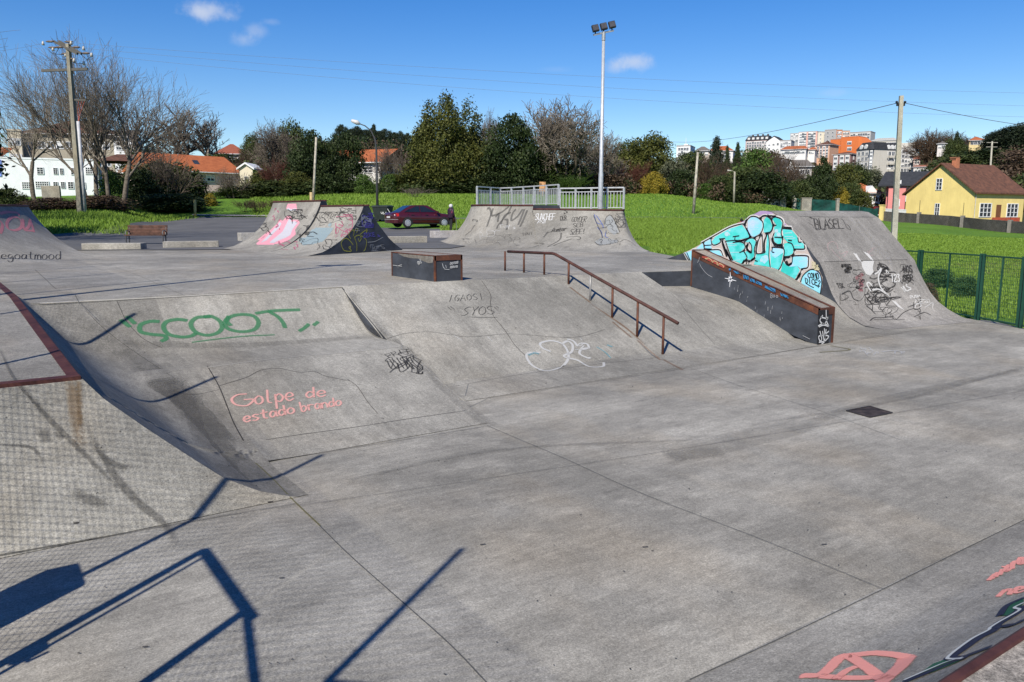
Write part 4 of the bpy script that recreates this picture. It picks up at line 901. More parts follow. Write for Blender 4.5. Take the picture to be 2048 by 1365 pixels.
c.fill(zW([(640, 650), (775, 645), (760, 720), (770, 760), (735, 798), (690, 780), (650, 710)])); c.fill(zW([(555, 560), (590, 570), (640, 650), (610, 640)])); c.fill(zW([(660, 545), (720, 570), (770, 640), (740, 630)]))
for pts in ([(850, 720), (820, 760), (785, 780)], [(850, 730), (820, 820), (850, 930), (940, 1020)], [(740, 960), (700, 890), (720, 870), (750, 900)], [(760, 950), (820, 940), (890, 980), (940, 1020)]): c.stroke(zW(pts), .045)
word(c, '123', zW([(950, 860), (1050, 860), (1040, 780), (950, 790)]), .035); word(c, 'WLS', zW([(1090, 970), (1170, 940), (1120, 890), (1060, 920)]), .035); word(c, 'PUSH', zW([(1160, 1040), (1260, 1020), (1250, 1000), (1150, 1010)]), .022); scribble(c, (1830, 600, 1865, 618), 8, .018, 99); c.fill(zW([(960, 1060), (1000, 1070), (1090, 1160), (1030, 1130)])); c.stroke(zW([(905, 770), (905, 740), (930, 770)]), .03)
c.build('white_tag', spray((.60, .59, .57), .8, .6), wedge)
c = Paint(wedge_face, .004); c.stroke(zW([(300, 540), (290, 470), (340, 440), (380, 460), (400, 520)]), .02); c.stroke(zW([(330, 520), (380, 580), (450, 640)]), .02); c.stroke(zW([(410, 540), (430, 570), (500, 540), (460, 600)]), .018); scribble(c, (1735, 495, 1750, 512), 5, .015, 101); c.build('pink_scratch', spray((.5, .36, .36), .5, .7), wedge)
c = Paint(wedge_face, .004); c.stroke(zW([(440, 1), (700, 330), (900, 560), (960, 700)]), .10); c.stroke(zW([(520, 190), (760, 480), (940, 650)]), .12); c.stroke(zW([(480, 230), (560, 330)]), .06); c.build('pale_streak', spray((.42, .40, .38), .28, .8), wedge)
c = Paint(wedge_face, .005); c.stroke(zW([(190, 655), (500, 645), (800, 635), (1210, 630)]), .014); c.stroke(zW([(0, 178), (300, 182), (790, 183)]), .012); c.build('crack', CRK, wedge)
c = Paint(wedge_face, .003); scribble(c, (1712, 545, 1726, 580), 6, .08, 103); c.build('red_paint', spray((.35, .10, .12), .35, .6), wedge)
# ---------------- ledge and box
zL = Z(1360, 480, 5.688)
c = Paint(LEDS, .006); c.stroke(zL([(573, 370), (575, 440), (567, 535)]), .03, taper=True); c.stroke(zL([(515, 437), (575, 450), (640, 468)]), .03, taper=True); c.stroke(zL([(560, 425), (590, 470)]), .05, taper=True); c.stroke(zL([(590, 425), (555, 470)]), .05, taper=True); c.build('white_star', spray((.8, .8, .82), .95, .35), led)
c = Paint(LEDS, .006)
r = random.Random(7)
for _ in range(46):
    x = r.uniform(620, 1240); y = r.uniform(480, 900)
    if y > 430+(x-560)*.55+30 and y < 560+(x-480)*.62: c.stroke(zL([(x, y), (x-r.uniform(0, 6), y+r.uniform(12, 45))]), r.uniform(.008, .02), taper=True)
for x, y in ((1040, 625), (1040, 650), (1070, 640), (1105, 645)): c.stroke(zL([(x-12, y), (x, y-14), (x+12, y), (x, y+14), (x-12, y)]), .01)
for pts in ([(200, 260), (215, 235), (225, 200)], [(225, 270), (250, 320), (310, 390), (370, 425)], [(1400, 1090), (1480, 1130)]): c.stroke(zL(pts), .010)
c.build('white_scratch', spray((.45, .45, .46), .8, .5), led)
LS2 = on_plane((X0-.016, 0, 0), (-1, 0, 0))
c = Paint(LS2, .004); c.fill(zL([(605, 350), (660, 360), (690, 390), (640, 385)])); 
for q in ([(720, 395), (780, 415), (785, 455), (725, 440)], [(795, 430), (850, 455), (855, 490), (800, 470)], [(860, 460), (930, 490), (935, 522), (865, 495)], [(970, 520), (1085, 560), (1090, 605), (965, 545)], [(1140, 600), (1230, 640), (1235, 670), (1150, 635)]): c.fill(zL(q))
c.fill(zL([(555, 330), (575, 320), (580, 345), (560, 350)])); c.build('blue_piece', spray((.03, .20, .42), .92, .25), led)
c = Paint(LS2, .006)
for q in ([(640, 355), (700, 400), (700, 380)], [(730, 400), (750, 450)], [(760, 410), (780, 455)], [(800, 430), (830, 480)], [(850, 450), (900, 500)], [(1000, 530), (1090, 600)], [(1150, 600), (1200, 660), (1235, 640)]): c.stroke(zL(q), .018)
c.build('outline', BLK, led)
c = Paint(LS2, .004); c.fill(zL([(255, 185), (300, 190), (520, 295), (500, 325), (250, 200)])); c.build('red_piece', spray((.38, .07, .05), .9, .25), led)
c = Paint(LS2, .007); 
for x, y in ((330, 235), (400, 268), (465, 300)): c.stroke(zL([(x-30, y-8), (x-10, y-28), (x+25, y-10), (x+35, y+12)]), .02)
for x, y in ((300, 218), (370, 250), (430, 280)): c.fill(zL([(x-15, y-5), (x, y-14), (x+14, y+8), (x+4, y+10)]))
c.build('cream_piece', spray((.62, .45, .25), .9, .25), led)
zL2 = zL
c = Paint(LEDE, .004)
for pts in ([(1620, 860), (1590, 920), (1640, 960), (1680, 880)], [(1600, 880), (1680, 900)], [(1660, 800), (1665, 920), (1690, 980)], [(1570, 980), (1620, 955), (1680, 970)], [(1580, 990), (1630, 970), (1690, 985)], [(1590, 1040), (1610, 1130), (1590, 1150), (1575, 1100), (1615, 1090)], [(1620, 1040), (1640, 1150), (1660, 1020)], [(1690, 1040), (1650, 1080), (1690, 1100), (1650, 1150)], [(1580, 1165), (1640, 1160), (1610, 1185)], [(1640, 1010), (1650, 1120)]): c.stroke(zL2(pts), .028)
c.build('white_tag', spray((.66, .66, .64), .95, .2), led)
c = Paint(LEDE, .003); c.fill(zL2([(1575, 800), (1690, 800), (1690, 1180), (1560, 1190)])); c.build('black_panel', spray((.02, .02, .022), .95, .1), led)
zX = Z(680, 390, 6.827)
c = Paint(BOXR, .006); word(c, 'DOTOS', zX([(1500, 955), (1610, 935), (1615, 905), (1505, 925)]), .012); word(c, 'RRVS', zX([(1500, 1005), (1605, 990), (1605, 965), (1505, 975)]), .012)
c.stroke(zX([(1395, 940), (1410, 990), (1425, 1005)]), .012); c.stroke(zX([(1440, 960), (1450, 1000)]), .01); c.stroke(zX([(1425, 1015), (1490, 1022)]), .01); c.build('white_tag', spray((.55, .55, .55), .9, .3), bx)
c = Paint(BOXL, .006); scribble(c, (835, 520, 845, 530), 5, .012, 111); c.stroke(zX([(725, 960), (790, 970), (850, 975)]), .012); c.stroke(zX([(780, 975), (850, 950)]), .008); c.build('white_tag', spray((.5, .5, .5), .8, .5), bx)
# ---------------- the mural on the wedge wall
zM = Z(1340, 400, 5.689)
c = Paint(WALL, .003)
c.fill(zM([(165, 602), (280, 545), (480, 430), (680, 320), (800, 264), (960, 160), (1030, 126), (1085, 126), (1160, 142), (1230, 187), (1330, 275), (1400, 340), (1470, 425), (1540, 520), (1600, 640), (1640, 705), (1685, 775), (1735, 880), (1735, 980), (1715, 1075), (1600, 1008), (1420, 910), (1240, 802), (1060, 757), (830, 742), (700, 720), (500, 700), (200, 690)]))
c.build('mural_ground', spray((.56, .47, .42), .97, .1), wedge)
c = Paint(WALL, .005); c.fill(zM([(850, 250), (800, 264), (960, 160), (1030, 126), (1085, 126), (1160, 142), (1185, 168), (1060, 176), (960, 186), (890, 202)])); c.fill(zM([(1300, 250), (1330, 290), (1300, 300), (1290, 250)])); c.build('lilac_paint', spray((.42, .30, .50), .97, .1), wedge)
OUTL = [[(360, 492), (480, 425), (680, 315), (820, 275), (850, 290), (880, 345), (915, 400), (905, 430), (840, 452), (770, 470), (740, 455)], [(385, 490), (400, 555), (470, 565)], [(395, 520), (470, 515)], [(470, 440), (478, 490), (500, 515), (545, 505), (580, 480), (575, 450)], [(565, 445), (630, 440)], [(600, 460), (640, 570), (690, 690)], [(635, 470), (680, 600), (720, 690)], [(720, 420), (790, 410)], [(745, 425), (750, 460), (850, 462)], [(640, 470), (760, 460)], [(720, 485), (800, 478), (845, 495), (860, 540), (840, 580), (795, 600)], [(840, 580), (880, 650), (860, 690), (820, 740)], [(860, 690), (930, 690), (970, 640), (965, 560), (985, 470), (950, 435), (900, 440), (850, 480)], [(890, 500), (880, 540), (930, 605), (930, 520), (905, 480)],
        [(860, 280), (885, 225), (930, 190), (990, 195), (1055, 245), (1065, 310), (1030, 390), (960, 430)], [(880, 330), (900, 390), (920, 420)], [(1040, 395), (1005, 480), (990, 600), (1030, 612), (1085, 600)], [(1055, 400), (1060, 590)], [(1110, 385), (1080, 480), (1080, 590)], [(1030, 215), (1060, 185), (1110, 185), (1155, 225), (1175, 300), (1150, 365), (1090, 380)], [(1120, 185), (1160, 180), (1200, 195)], [(1160, 215), (1200, 195), (1265, 215), (1290, 260), (1270, 370), (1285, 450), (1275, 505), (1230, 510), (1185, 480), (1175, 420), (1190, 375)], [(1195, 425), (1285, 432)], [(1180, 290), (1215, 290)], [(1125, 400), (1135, 500), (1130, 640), (1145, 770)], [(1160, 440), (1170, 480), (1200, 515), (1275, 520)], [(1165, 545), (1190, 540), (1295, 555), (1300, 640), (1270, 750), (1235, 805)], [(1170, 545), (1165, 590), (1190, 600)],
        [(1280, 520), (1280, 550)], [(1290, 325), (1390, 335)], [(1300, 310), (1380, 315)], [(1460, 430), (1470, 480), (1500, 480)], [(1350, 460), (1390, 465)], [(1345, 485), (1390, 500), (1415, 560), (1410, 610), (1370, 640), (1305, 650)], [(1410, 560), (1530, 560), (1535, 520)], [(1305, 655), (1320, 720), (1350, 745), (1390, 720), (1400, 650), (1440, 635), (1570, 640), (1580, 700), (1570, 770), (1500, 785)], [(1500, 790), (1480, 850), (1430, 910)], [(1320, 660), (1360, 660)], [(170, 605), (215, 690)], [(195, 600), (235, 690)], [(260, 570), (440, 570), (570, 570), (610, 640)], [(1490, 930), (1520, 860), (1590, 800), (1650, 795), (1710, 840), (1732, 940), (1715, 1070)], [(880, 700), (870, 740)], [(905, 700), (900, 740)], [(1480, 840), (1450, 910)], [(870, 230), (850, 285)], [(970, 690), (1000, 700)]]
c = Paint(WALL, .007)
for i, p in enumerate(OUTL):
    if i not in (7, 8, 9, 41, 42): c.stroke(zM(p), .10, sub=6)
c.build('white_halo', spray((.70, .68, .66), .97, .05), wedge)
TEAL = [[(478, 475), (520, 420), (680, 330), (820, 287), (865, 340), (905, 405), (895, 430), (800, 450), (760, 462), (640, 465), (620, 445), (575, 450), (570, 480), (520, 510), (492, 500)], [(645, 475), (760, 465), (720, 485), (800, 485), (845, 505), (852, 545), (800, 600), (840, 590), (872, 650), (825, 730), (725, 690), (690, 610)],
        [(860, 480), (900, 445), (950, 443), (978, 475), (958, 560), (962, 640), (925, 685), (880, 675), (850, 600), (880, 580), (925, 605), (932, 520), (905, 485)], [(985, 620), (1090, 605), (1110, 390), (1125, 420), (1130, 640), (1140, 765), (1000, 742), (955, 735), (972, 690)], [(1068, 370), (1070, 230), (1100, 195), (1140, 222), (1168, 300), (1150, 360), (1095, 375)],
        [(1168, 220), (1200, 202), (1258, 222), (1280, 262), (1262, 370), (1276, 440), (1266, 498), (1230, 503), (1192, 478), (1182, 425), (1197, 375), (1185, 320), (1212, 290)], [(1285, 335), (1385, 340), (1450, 415), (1460, 470), (1525, 500), (1528, 552), (1420, 556), (1395, 495), (1340, 480), (1295, 430)], [(1300, 500), (1340, 488), (1385, 505), (1408, 560), (1400, 610), (1360, 635), (1306, 640)], [(1143, 610), (1200, 660), (1293, 600), (1265, 740), (1235, 795), (1150, 765)], [(1290, 700), (1325, 745), (1365, 760), (1450, 750), (1480, 800), (1425, 902), (1262, 812)]]
c = Paint(WALL, .0095)
for p in TEAL: c.fill(zM(p))
def mural_mat():
    t = NT('mural_turquoise'); n = t.noise(1.9, 3, .5, (1, 1, 1.6))
    return t.out(t.ramp(n, [(.36, (.05, .56, .50)), (.5, (.13, .60, .60)), (.62, (.03, .47, .42))]), .7)
c.build('turquoise_fill', mural_mat(), wedge)
PALE = [[(890, 240), (930, 200), (990, 204), (1048, 250), (1055, 310), (1025, 382), (960, 422), (920, 405), (888, 335)], [(1140, 600), (1172, 548), (1290, 562), (1293, 600), (1200, 665), (1143, 612)], [(1400, 655), (1440, 645), (1562, 650), (1570, 700), (1560, 762), (1490, 785), (1450, 752), (1365, 762), (1395, 720)], [(300, 555), (375, 495), (388, 555)], [(400, 515), (392, 490), (468, 445), (472, 512)], [(405, 550), (398, 522), (472, 520), (478, 555)], [(178, 602), (250, 578), (258, 690), (230, 690)], [(455, 578), (565, 578), (600, 640), (520, 620)], [(1025, 690), (1050, 640), (1110, 630), (1125, 680), (1080, 730)]]
c = Paint(WALL, .0115)
for p in PALE: c.fill(zM(p))
c.fill([(zM([(1500+118*(1+cos(a)), 935+135*sin(a)*1.0)])[0]) for a in np.linspace(pi*.98, 2*pi+.55, 16)]+zM([(1715, 1068), (1600, 1005), (1500, 950)]))
def pale_mat():
    t = NT('mural_pale_blue'); n = t.noise(2.1, 3, .5)
    return t.out(t.ramp(n, [(.4, (.32, .60, .78)), (.55, (.22, .60, .70)), (.7, (.45, .56, .82))]), .7)
c.build('pale_blue_fill', pale_mat(), wedge)
c = Paint(WALL, .0125)
for a, b, y in ((640, 740, 500), (660, 760, 520), (690, 790, 600), (700, 800, 690), (930, 1020, 270), (920, 1010, 320), (920, 990, 345), (1310, 1390, 380), (1310, 1400, 420), (1330, 1430, 440), (1420, 1500, 520), (1160, 1230, 640), (1470, 1540, 700)): c.stroke(zM([(a, y), (b, y-4)]), .03, taper=True)
for x, y, s in ((650, 390, 26), (682, 350, 12), (680, 395, 9), (1215, 355, 20), (1240, 395, 24), (1090, 650, 22), (1045, 690, 18), (1075, 705, 12)): c.fill([zM([(x+s*cos(a), y+s*sin(a))])[0] for a in np.linspace(0, 5.9, 12)])
c.build('highlight', spray((.50, .74, .80), .85, .3), wedge)
c = Paint(WALL, .0145)
for i, p in enumerate(OUTL): c.stroke(zM(p), .034 if i not in (18, 19) else .05, sub=6)
for p in ([(640, 570), (700, 690)], [(600, 470), (610, 520), (650, 640)], [(850, 690), (820, 740)], [(890, 500), (880, 560), (920, 600)], [(1330, 700), (1350, 740), (1385, 725)], [(930, 690), (970, 660)]): c.stroke(zM(p), .07, sub=6)
word(c, 'COMO', zM([(1575, 885), (1705, 905), (1690, 830), (1570, 835)]), .03, False); word(c, 'DICE?', zM([(1550, 945), (1715, 985), (1720, 920), (1540, 885)]), .03, False); c.stroke(zM([(1550, 950), (1600, 980), (1640, 1000)]), .025); word(c, '+', zM([(1675, 1000), (1710, 1000), (1710, 965), (1675, 965)]), .025, False)
c.build('black_outline', spray((.008, .008, .01), .98, .05), wedge)
c = Paint(WALL, .016); word(c, 'FLO', zM([(1625, 780), (1670, 780), (1655, 705), (1620, 705)]), .018); word(c, 'UOS', zM([(1650, 800), (1705, 800), (1690, 740), (1650, 745)]), .018); c.build('cream_tag', spray((.72, .66, .40), .9, .2), wedge)
# ---------------- specks of litter and dirt on the floor
c = Paint(PARK, .003); r = random.Random(12)
for _ in range(130):
    x, y = r.uniform(0, 2048), r.uniform(640, 1365); s = r.uniform(1.5, 5); a = r.uniform(0, 6)
    c.stroke([(x, y), (x+s*cos(a), y+s*sin(a)*.5)], r.uniform(.004, .012))
for x, y in ((965, 1090), (540, 1005), (152, 1047), (563, 1157), (290, 1295), (2048-400, 1090), (1290, 1095)): c.stroke([(x-4, y), (x+5, y-1)], .016)
c.build('dirt_speck', CRK, fl_o)
c = Paint(PARK, .004); c.stroke([(1765, 704), (1788, 702), (1808, 705)], .05); scribble(c, (1720, 695, 1760, 712), 6, .02, 121); scribble(c, (1790, 700, 1812, 708), 5, .02, 122); c.stroke([(1820, 1258), (1850, 1190-1)], 0.0001); c.build('white_paint', spray((.5, .5, .5), .7, .6), fl_o)
c = Paint(PARK, .003)
for q, wd in (([(40, 770), (95, 835), (160, 900), (240, 980)], .05), ([(0, 700), (30, 760), (90, 830)], .03), ([(170, 850), (215, 930), (270, 1000), (330, 1050), (350, 1090)], .07), ([(85, 865), (95, 880)], .09), ([(115, 868), (122, 876)], .06), ([(150, 985), (180, 1000), (215, 1010)], .10), ([(190, 900), (230, 930), (262, 935)], .06), ([(0, 890), (60, 895), (85, 920)], .03)): c.stroke(q, wd, soft=True)
c.build('dark_stain', spray((.06, .057, .052), .35, 1.2), qp)
c = Paint(PARK, .004); c.stroke([(140, 764), (146, 790), (150, 830), (160, 890)], .10, soft=True); c.stroke([(158, 766), (160, 850)], .05, soft=True); c.build('rust_stain', spray((.20, .12, .05), .4, 1.2), qp)
c = Paint(PARK, .003)
for q in ([(1180, 607), (1250, 655), (1290, 690)], [(1226, 645), (1262, 675)], [(1276, 682), (1320, 720)], [(1327, 720), (1365, 740)], [(1140, 575), (1180, 605)]): c.stroke(q, .07, soft=True)
c.build('rust_stain', spray((.20, .10, .045), .5, .8), bank)
# ------------------------------------------------------------------ fences, poles, lamps
def tz_(x, y): return terr(x, y)
GREENP = plain((.012, .055, .035), .5, 0, .1); POLEC = concrete('pole_concrete', (.34, .325, .27), .6, (1, 1, .25)); DKST = plain((.03, .03, .032), .5, .3)
def chain_fence():
    t = thing('chain_link_fence', 'tall chain link fence beyond the left edge of the photo, seen by its shadow', 'fence', (-.9, 8, 0))
    XF = -.9; ST = galv('fence_steel', (.3, .31, .31)); ys = [1.82+2.52*k for k in range(-3, 8)]
    for y in ys:
        hi = 3.93 if y < 11 else 5.16
        m = MB(); m.tube([(XF, y, 0 if y < 5.8 else 1.1), (XF, y, hi)], .024, 10); m.build('post', ST, t, smooth=True)
    m = MB(); rw = .0020; st = .057
    def net(y0, y1, z0, z1):
        W, H = y1-y0, z1-z0; n = int((W+H)/(st*1.414))
        for i in range(n+1):
            o = i*st*1.414
            for sgn in (1, -1):
                # the line z = sgn*(y-y0) + c clipped to the panel
                a0 = max(0, o-H); a1 = min(W, o)
                if a1-a0 < .01: continue
                za, zb__ = (o-a0, o-a1)
                pts = [(XF, y0+a0, z0+za), (XF, y0+a1, z0+zb__)] if sgn < 0 else [(XF, y1-a0, z0+za), (XF, y1-a1, z0+zb__)]
                a, b = np.array(pts[0]), np.array(pts[1]); u = np.array((0, -sgn, 1))/1.414*rw; x = np.array((rw, 0, 0))
                m.loft([[a+x, a+u, a-x, a-u], [b+x, b+u, b-x, b-u]], True)
    net(ys[0], 2.79, .05, 3.5); net(2.82, 3.79, 2.34, 3.5); net(3.82, 11.9, .05, 3.5); net(11.9, ys[-1], 1.15, 4.7)
    m.build('wire_mesh', plain((.05, .05, .05), .6, .4), t, fix=False)
    m = MB()
    for y in (2.82, 3.79): m.box(XF-.024, XF+.024, y-.022, y+.022, 0, 2.31)
    m.box(XF-.024, XF+.024, 2.70, 3.8, 2.275, 2.325); m.box(XF-.012, XF+.012, 3.69, 3.705, 0, 2.27); m.build('gate_frame', ST, t)
    m = MB(); m.box(XF-.04, XF+.04, 3.70, 3.78, 1.05, 1.17); m.tube([(XF, 3.72, 1.1), (XF, 3.66, 1.1), (XF, 3.64, 1.2)], .012); m.build('latch', ST, t)
    m = MB(); m.bar((XF, 2.76, 2.28), (XF, 1.82, 1.98), .034); m.bar((XF, 1.82, 2.42), (XF, .6, 3.2), .045); m.build('brace', ST, t)
    b = thing('electric_cabinet', 'grey cabinet fixed to a fence post beyond the left edge, seen by its shadow', 'cabinet', (XF, 4.45, .9))
    m = MB(); m.box(XF-.1, XF+.1, 4.24, 4.62, 0, 1.40); bevel(m.build('box', plain((.2, .2, .2), .5), b), .03)
    m = MB(); m.box(XF+.1, XF+.112, 4.28, 4.58, .3, 1.3); m.build('door', plain((.24, .24, .24), .5), b)
chain_fence()
def flood(name, label, base, top, ax, tilt=.5):
    t = thing(name, label, 'floodlight', base)
    b, p = np.array(base, float), np.array(top, float)
    m = MB(); m.tube([b-(0, 0, .3), b+(p-b)*.35, b+(p-b)*.36, p], [.095, .082, .068, .05], 14); m.build('pole', galv('pole_galvanised', (.50, .52, .55)), t, smooth=True)
    m = MB(); m.bar(p-ax*.40, p+ax*.40, .055, .055); m.tube([p-(0, 0, .25), p+(0, 0, .03)], .065, 12); m.build('crossbar', galv('crossbar_steel', (.4, .42, .44)), t)
    n = np.cross(ax, (0, 0, 1)); n /= np.linalg.norm(n); n = n if n@FH < 0 else -n
    up = np.array((0, 0, 1))*cos(tilt)+n*-sin(tilt); dn = np.cross(ax, up)
    for k in (-1, 0, 1):
        c = p+ax*.335*k+np.array((0, 0, .20)); m = MB(); m.obox(c, ax*.125, up*.125, dn*.035); q = m.build('lamp', DKST, t)
        m = MB()
        for s in (1, -1): m.obox(c+dn*.04*s, ax*.108, up*.108, dn*.005)
        for i in range(-3, 4): m.obox(c+dn*.046+ax*.03*i, ax*.005, up*.10, dn*.010); m.obox(c-dn*.046+ax*.03*i, ax*.005, up*.10, dn*.010)
        m.build('cooling_fins', plain((.09, .09, .1), .4, .4), q)
        m = MB(); m.tube([c-(0, 0, .1), p+ax*.335*k+(0, 0, .02)], .022); m.build('bracket', DKST, q)
    return t
fb = P(1200.6, 419, 27.75); fb[2] = 1.1
ft = plane_pt(1207.3, 66, fb, FH); ax1 = P(1224, 57, 27.9)-P(1187, 65, 27.6); ax1 /= np.linalg.norm(ax1)
flood('floodlight_pole', 'tall galvanised pole with three floodlights behind the railed ramp', fb, ft, ax1)
tip = gz(670, 532, 1.1); Hh = 9.4; k = Hh/tan(SUN_EL)
flood('floodlight_pole', 'second floodlight pole beyond the left edge, seen by its long shadow on the deck', (tip[0]-sin(SUN_AZ)*k, tip[1]-cos(SUN_AZ)*k, 1.1), (tip[0]-sin(SUN_AZ)*k, tip[1]-cos(SUN_AZ)*k, 1.1+Hh), np.array((cos(.3), -sin(.3), 0)))
def pole(name, label, px, yb, d, xt, yt, r0, r1, mat, cat='pole', extra=None, sq=False):
    b = P(px, yb, d); b[2] = terr(b[0], b[1])-.2; t_ = plane_pt(xt, yt, b, FH)
    t = thing(name, label, cat, b)
    m = MB(); m.tube([b, b+(t_-b)*.5, t_], [r0, (r0+r1)/2, r1], 4 if sq else 10); m.build('post', mat, t, smooth=not sq)
    if extra: extra(t, b, t_)
    return t, b, t_
PORC = plain((.5, .47, .42), .3)
def big_pole(t, b, p):
    d = plane_pt(180, 262, b, FH)-plane_pt(104, 85, b, FH)
    def cross(xa, ya, xb, yb, nm, w, dep=0.): 
        m = MB(); a_, b_ = plane_pt(xa, ya, b+FH*dep, FH), plane_pt(xb, yb, b-FH*dep, FH); m.bar(a_, b_, w, w*1.2); m.build(nm, plain((.10, .095, .085), .8) if nm == 'crossarm' else POLEC, t); return a_, b_
    cross(107, 83, 155, 108, 'crossarm', .12, .8); cross(118, 83, 163, 108, 'crossarm', .12, .8); cross(83, 142, 176, 138.5, 'crossarm', .14); cross(138, 199.5, 172, 201, 'crossarm', .09)
    for x, y in ((100, 83.5), (118, 95), (131, 108), (137, 84), (152, 95), (171, 107), (105, 95.5), (140, 118)):
        m = MB(); q = plane_pt(x, y, b, FH); m.tube([q-RT*.28, q-RT*.12, q+RT*.12, q+RT*.28], [.03, .07, .07, .03], 8); m.build('insulator', plain((.12, .09, .07), .4), t, smooth=True)
    for x, y in ((86, 87), (106, 98), (131, 110), (142, 86), (167, 97), (183, 110), (148, 121), (168, 127)):
        m = MB(); q = plane_pt(x, y, b, FH); m.tube([q-(0, 0, .12), q+(0, 0, .12)], [.10, .05], 8); m.build('insulator', PORC, t, smooth=True)
    m = MB(); 
    for pts in ([(118, 96), (110, 110), (120, 118), (140, 122)], [(97, 100), (105, 108), (131, 110)], [(140, 122), (155, 128), (170, 127)], [(160, 108), (175, 120), (183, 112)]): m.tube([plane_pt(x, y, b, FH) for x, y in pts], .02, 5)
    m.build('jumper_cable', DKST, t)
    m = MB(); m.tube([plane_pt(x, y, b-FH*.3, FH) for x, y in ((156, 243), (163, 330), (171, 426))], .10, 10); m.build('cable_tube', plain((.42, .42, .43), .5), t, smooth=True)
    m = MB()
    for x in (154, 160, 166): m.tube([plane_pt(xx, yy, b-FH*.3, FH) for xx, yy in ((157, 244), (157+(x-157)*.5, 224), (x+3, 203))], .014, 6)
    m.build('red_cable', plain((.42, .10, .07), .5), t)
BP = pole('utility_pole', 'tall concrete utility pole with crossarms and a grey cable tube at the left', 162, 425, 55, 136, 88, .25, .16, concrete('old_pole_concrete', (.24, .222, .175), .6, (1, 1, .25)), extra=big_pole, sq=True)
pole('utility_pole', 'slim leaning wooden pole behind the spine ramp', 624.6, 402, 72, 632.4, 275, .13, .09, plain((.36, .33, .27), .9, 0, .3))
pole('utility_pole', 'slim pale pole standing in the meadow right of the railed ramp', 1386.5, 430, 70, 1395.5, 305, .14, .09, plain((.36, .33, .27), .9, 0, .3))
def lampx(t, b, p):
    m = MB(); m.tube([p, p+(0, 0, .1)-RT*.3, p-RT*.6+(0, 0, .15)], .03, 6); m.build('arm', POLEC, t)
    m = MB(); m.tube([p-RT*.5+(0, 0, .15), p-RT*1.0+(0, 0, .18)], [.06, .1], 8); m.build('lamp', PORC, t)
pole('street_lamp', 'short concrete pole with a small lamp before the far hedge', 1467.5, 409, 108, 1469.5, 344, .16, .11, POLEC, 'lamp post', lampx)
def farx(t, b, p):
    for dz in (-.3, -1.3):
        m = MB(); m.bar(p+RT*1.3+(0, 0, dz), p-RT*1.3+(0, 0, dz), .14); m.build('crossarm', POLEC, t)
pole('utility_pole', 'distant pole with crossarms above the trees left of the apartment blocks', 1490.5, 335, 170, 1493, 302, .2, .15, POLEC, extra=farx)
pole('utility_pole', 'distant pole with crossarms rising behind the yellow house roof', 1982, 345, 190, 1984.5, 283, .25, .18, POLEC, extra=farx)
def rtop(t, b, p):
    m = MB(); m.obox(p-(0, 0, .35), RT*.16, FH*.05, (0, 0, .05)); m.tube([p-RT*.2-(0, 0, .25), p-RT*.14-(0, 0, .25)], .05); m.tube([p+RT*.2-(0, 0, .25), p+RT*.14-(0, 0, .25)], .05); m.build('cable_clamp', DKST, t)
RP = pole('utility_pole', 'tall weathered concrete pole behind the wedge ramp at right', 1789, 480, 33, 1802.7, 192, .165, .105, POLEC, extra=rtop, sq=True)
pole('marker_post', 'short yellow post in the grass near the pink house', 389.7, 427, 66, 389.7, 400, .11, .11, plain((.5, .36, .12), .7), 'post')
pole('marker_post', 'short tan post beside the slim leaning pole', 622, 402, 71, 622, 385, .13, .13, plain((.40, .30, .15), .7), 'post')
# curved street lamp
b = P(754.5, 410, 66); b[2] = terr(b[0], b[1]); sl = thing('street_lamp', 'curved dark street lamp standing behind the rubbish container', 'lamp post', b)
m = MB(); m.tube([b]+[plane_pt(x, y, b, FH) for x, y in ((753.8, 360), (752.6, 300), (750, 279), (742, 262), (730, 252), (716, 247))], [.12, .10, .08, .06, .05, .045, .04], 10); m.build('pole', plain((.06, .06, .062), .5, .3), sl, smooth=True)
m = MB(); m.tube([plane_pt(x, y, b, FH) for x, y in ((720, 248.5), (714, 245.5), (703, 241.5))], [.08, .2, .12], 10); m.build('lamp_head', plain((.5, .5, .5), .4), sl, smooth=True)
m = MB(); m.tube([b+(0, 0, .3), b+(0, 0, .9)], .125, 10); m.build('sticker_band', plain((.5, .5, .5), .6), sl)
# wires
def wire(label, a, bb, sag, r=.007):
    o = thing('power_line', label, 'cable', a)
    m = MB(); a, bb = np.array(a), np.array(bb); m.tube([a+(bb-a)*t-np.array((0, 0, sag*4*t*(1-t))) for t in np.linspace(0, 1, 24)], r, 5); m.build('wire', plain((.16, .17, .19), .6), o)
wire('uppermost thin power line crossing the sky from the left pole', P(142, 86, 55), P(2200, 190, 62), .5)
wire('middle thin power line crossing the sky from the left pole', P(167, 97, 55), P(2200, 216, 60), .6)
wire('lowest thin power line crossing the sky from the left pole', P(183, 110, 55), P(2200, 238, 58), .7)
pt = RP[2]-np.array((0, 0, .25))
wire('dark cable rising from the trees to the top of the right pole', P(1320, 281, 120), pt, .8, .016); wire('dark cable running off to the right from the top of the right pole', pt, P(2300, 262, 60), .5, .014)
wire('power line leaving the left pole towards the left edge', P(86, 87, 55), P(-200, 100, 50), .4); 
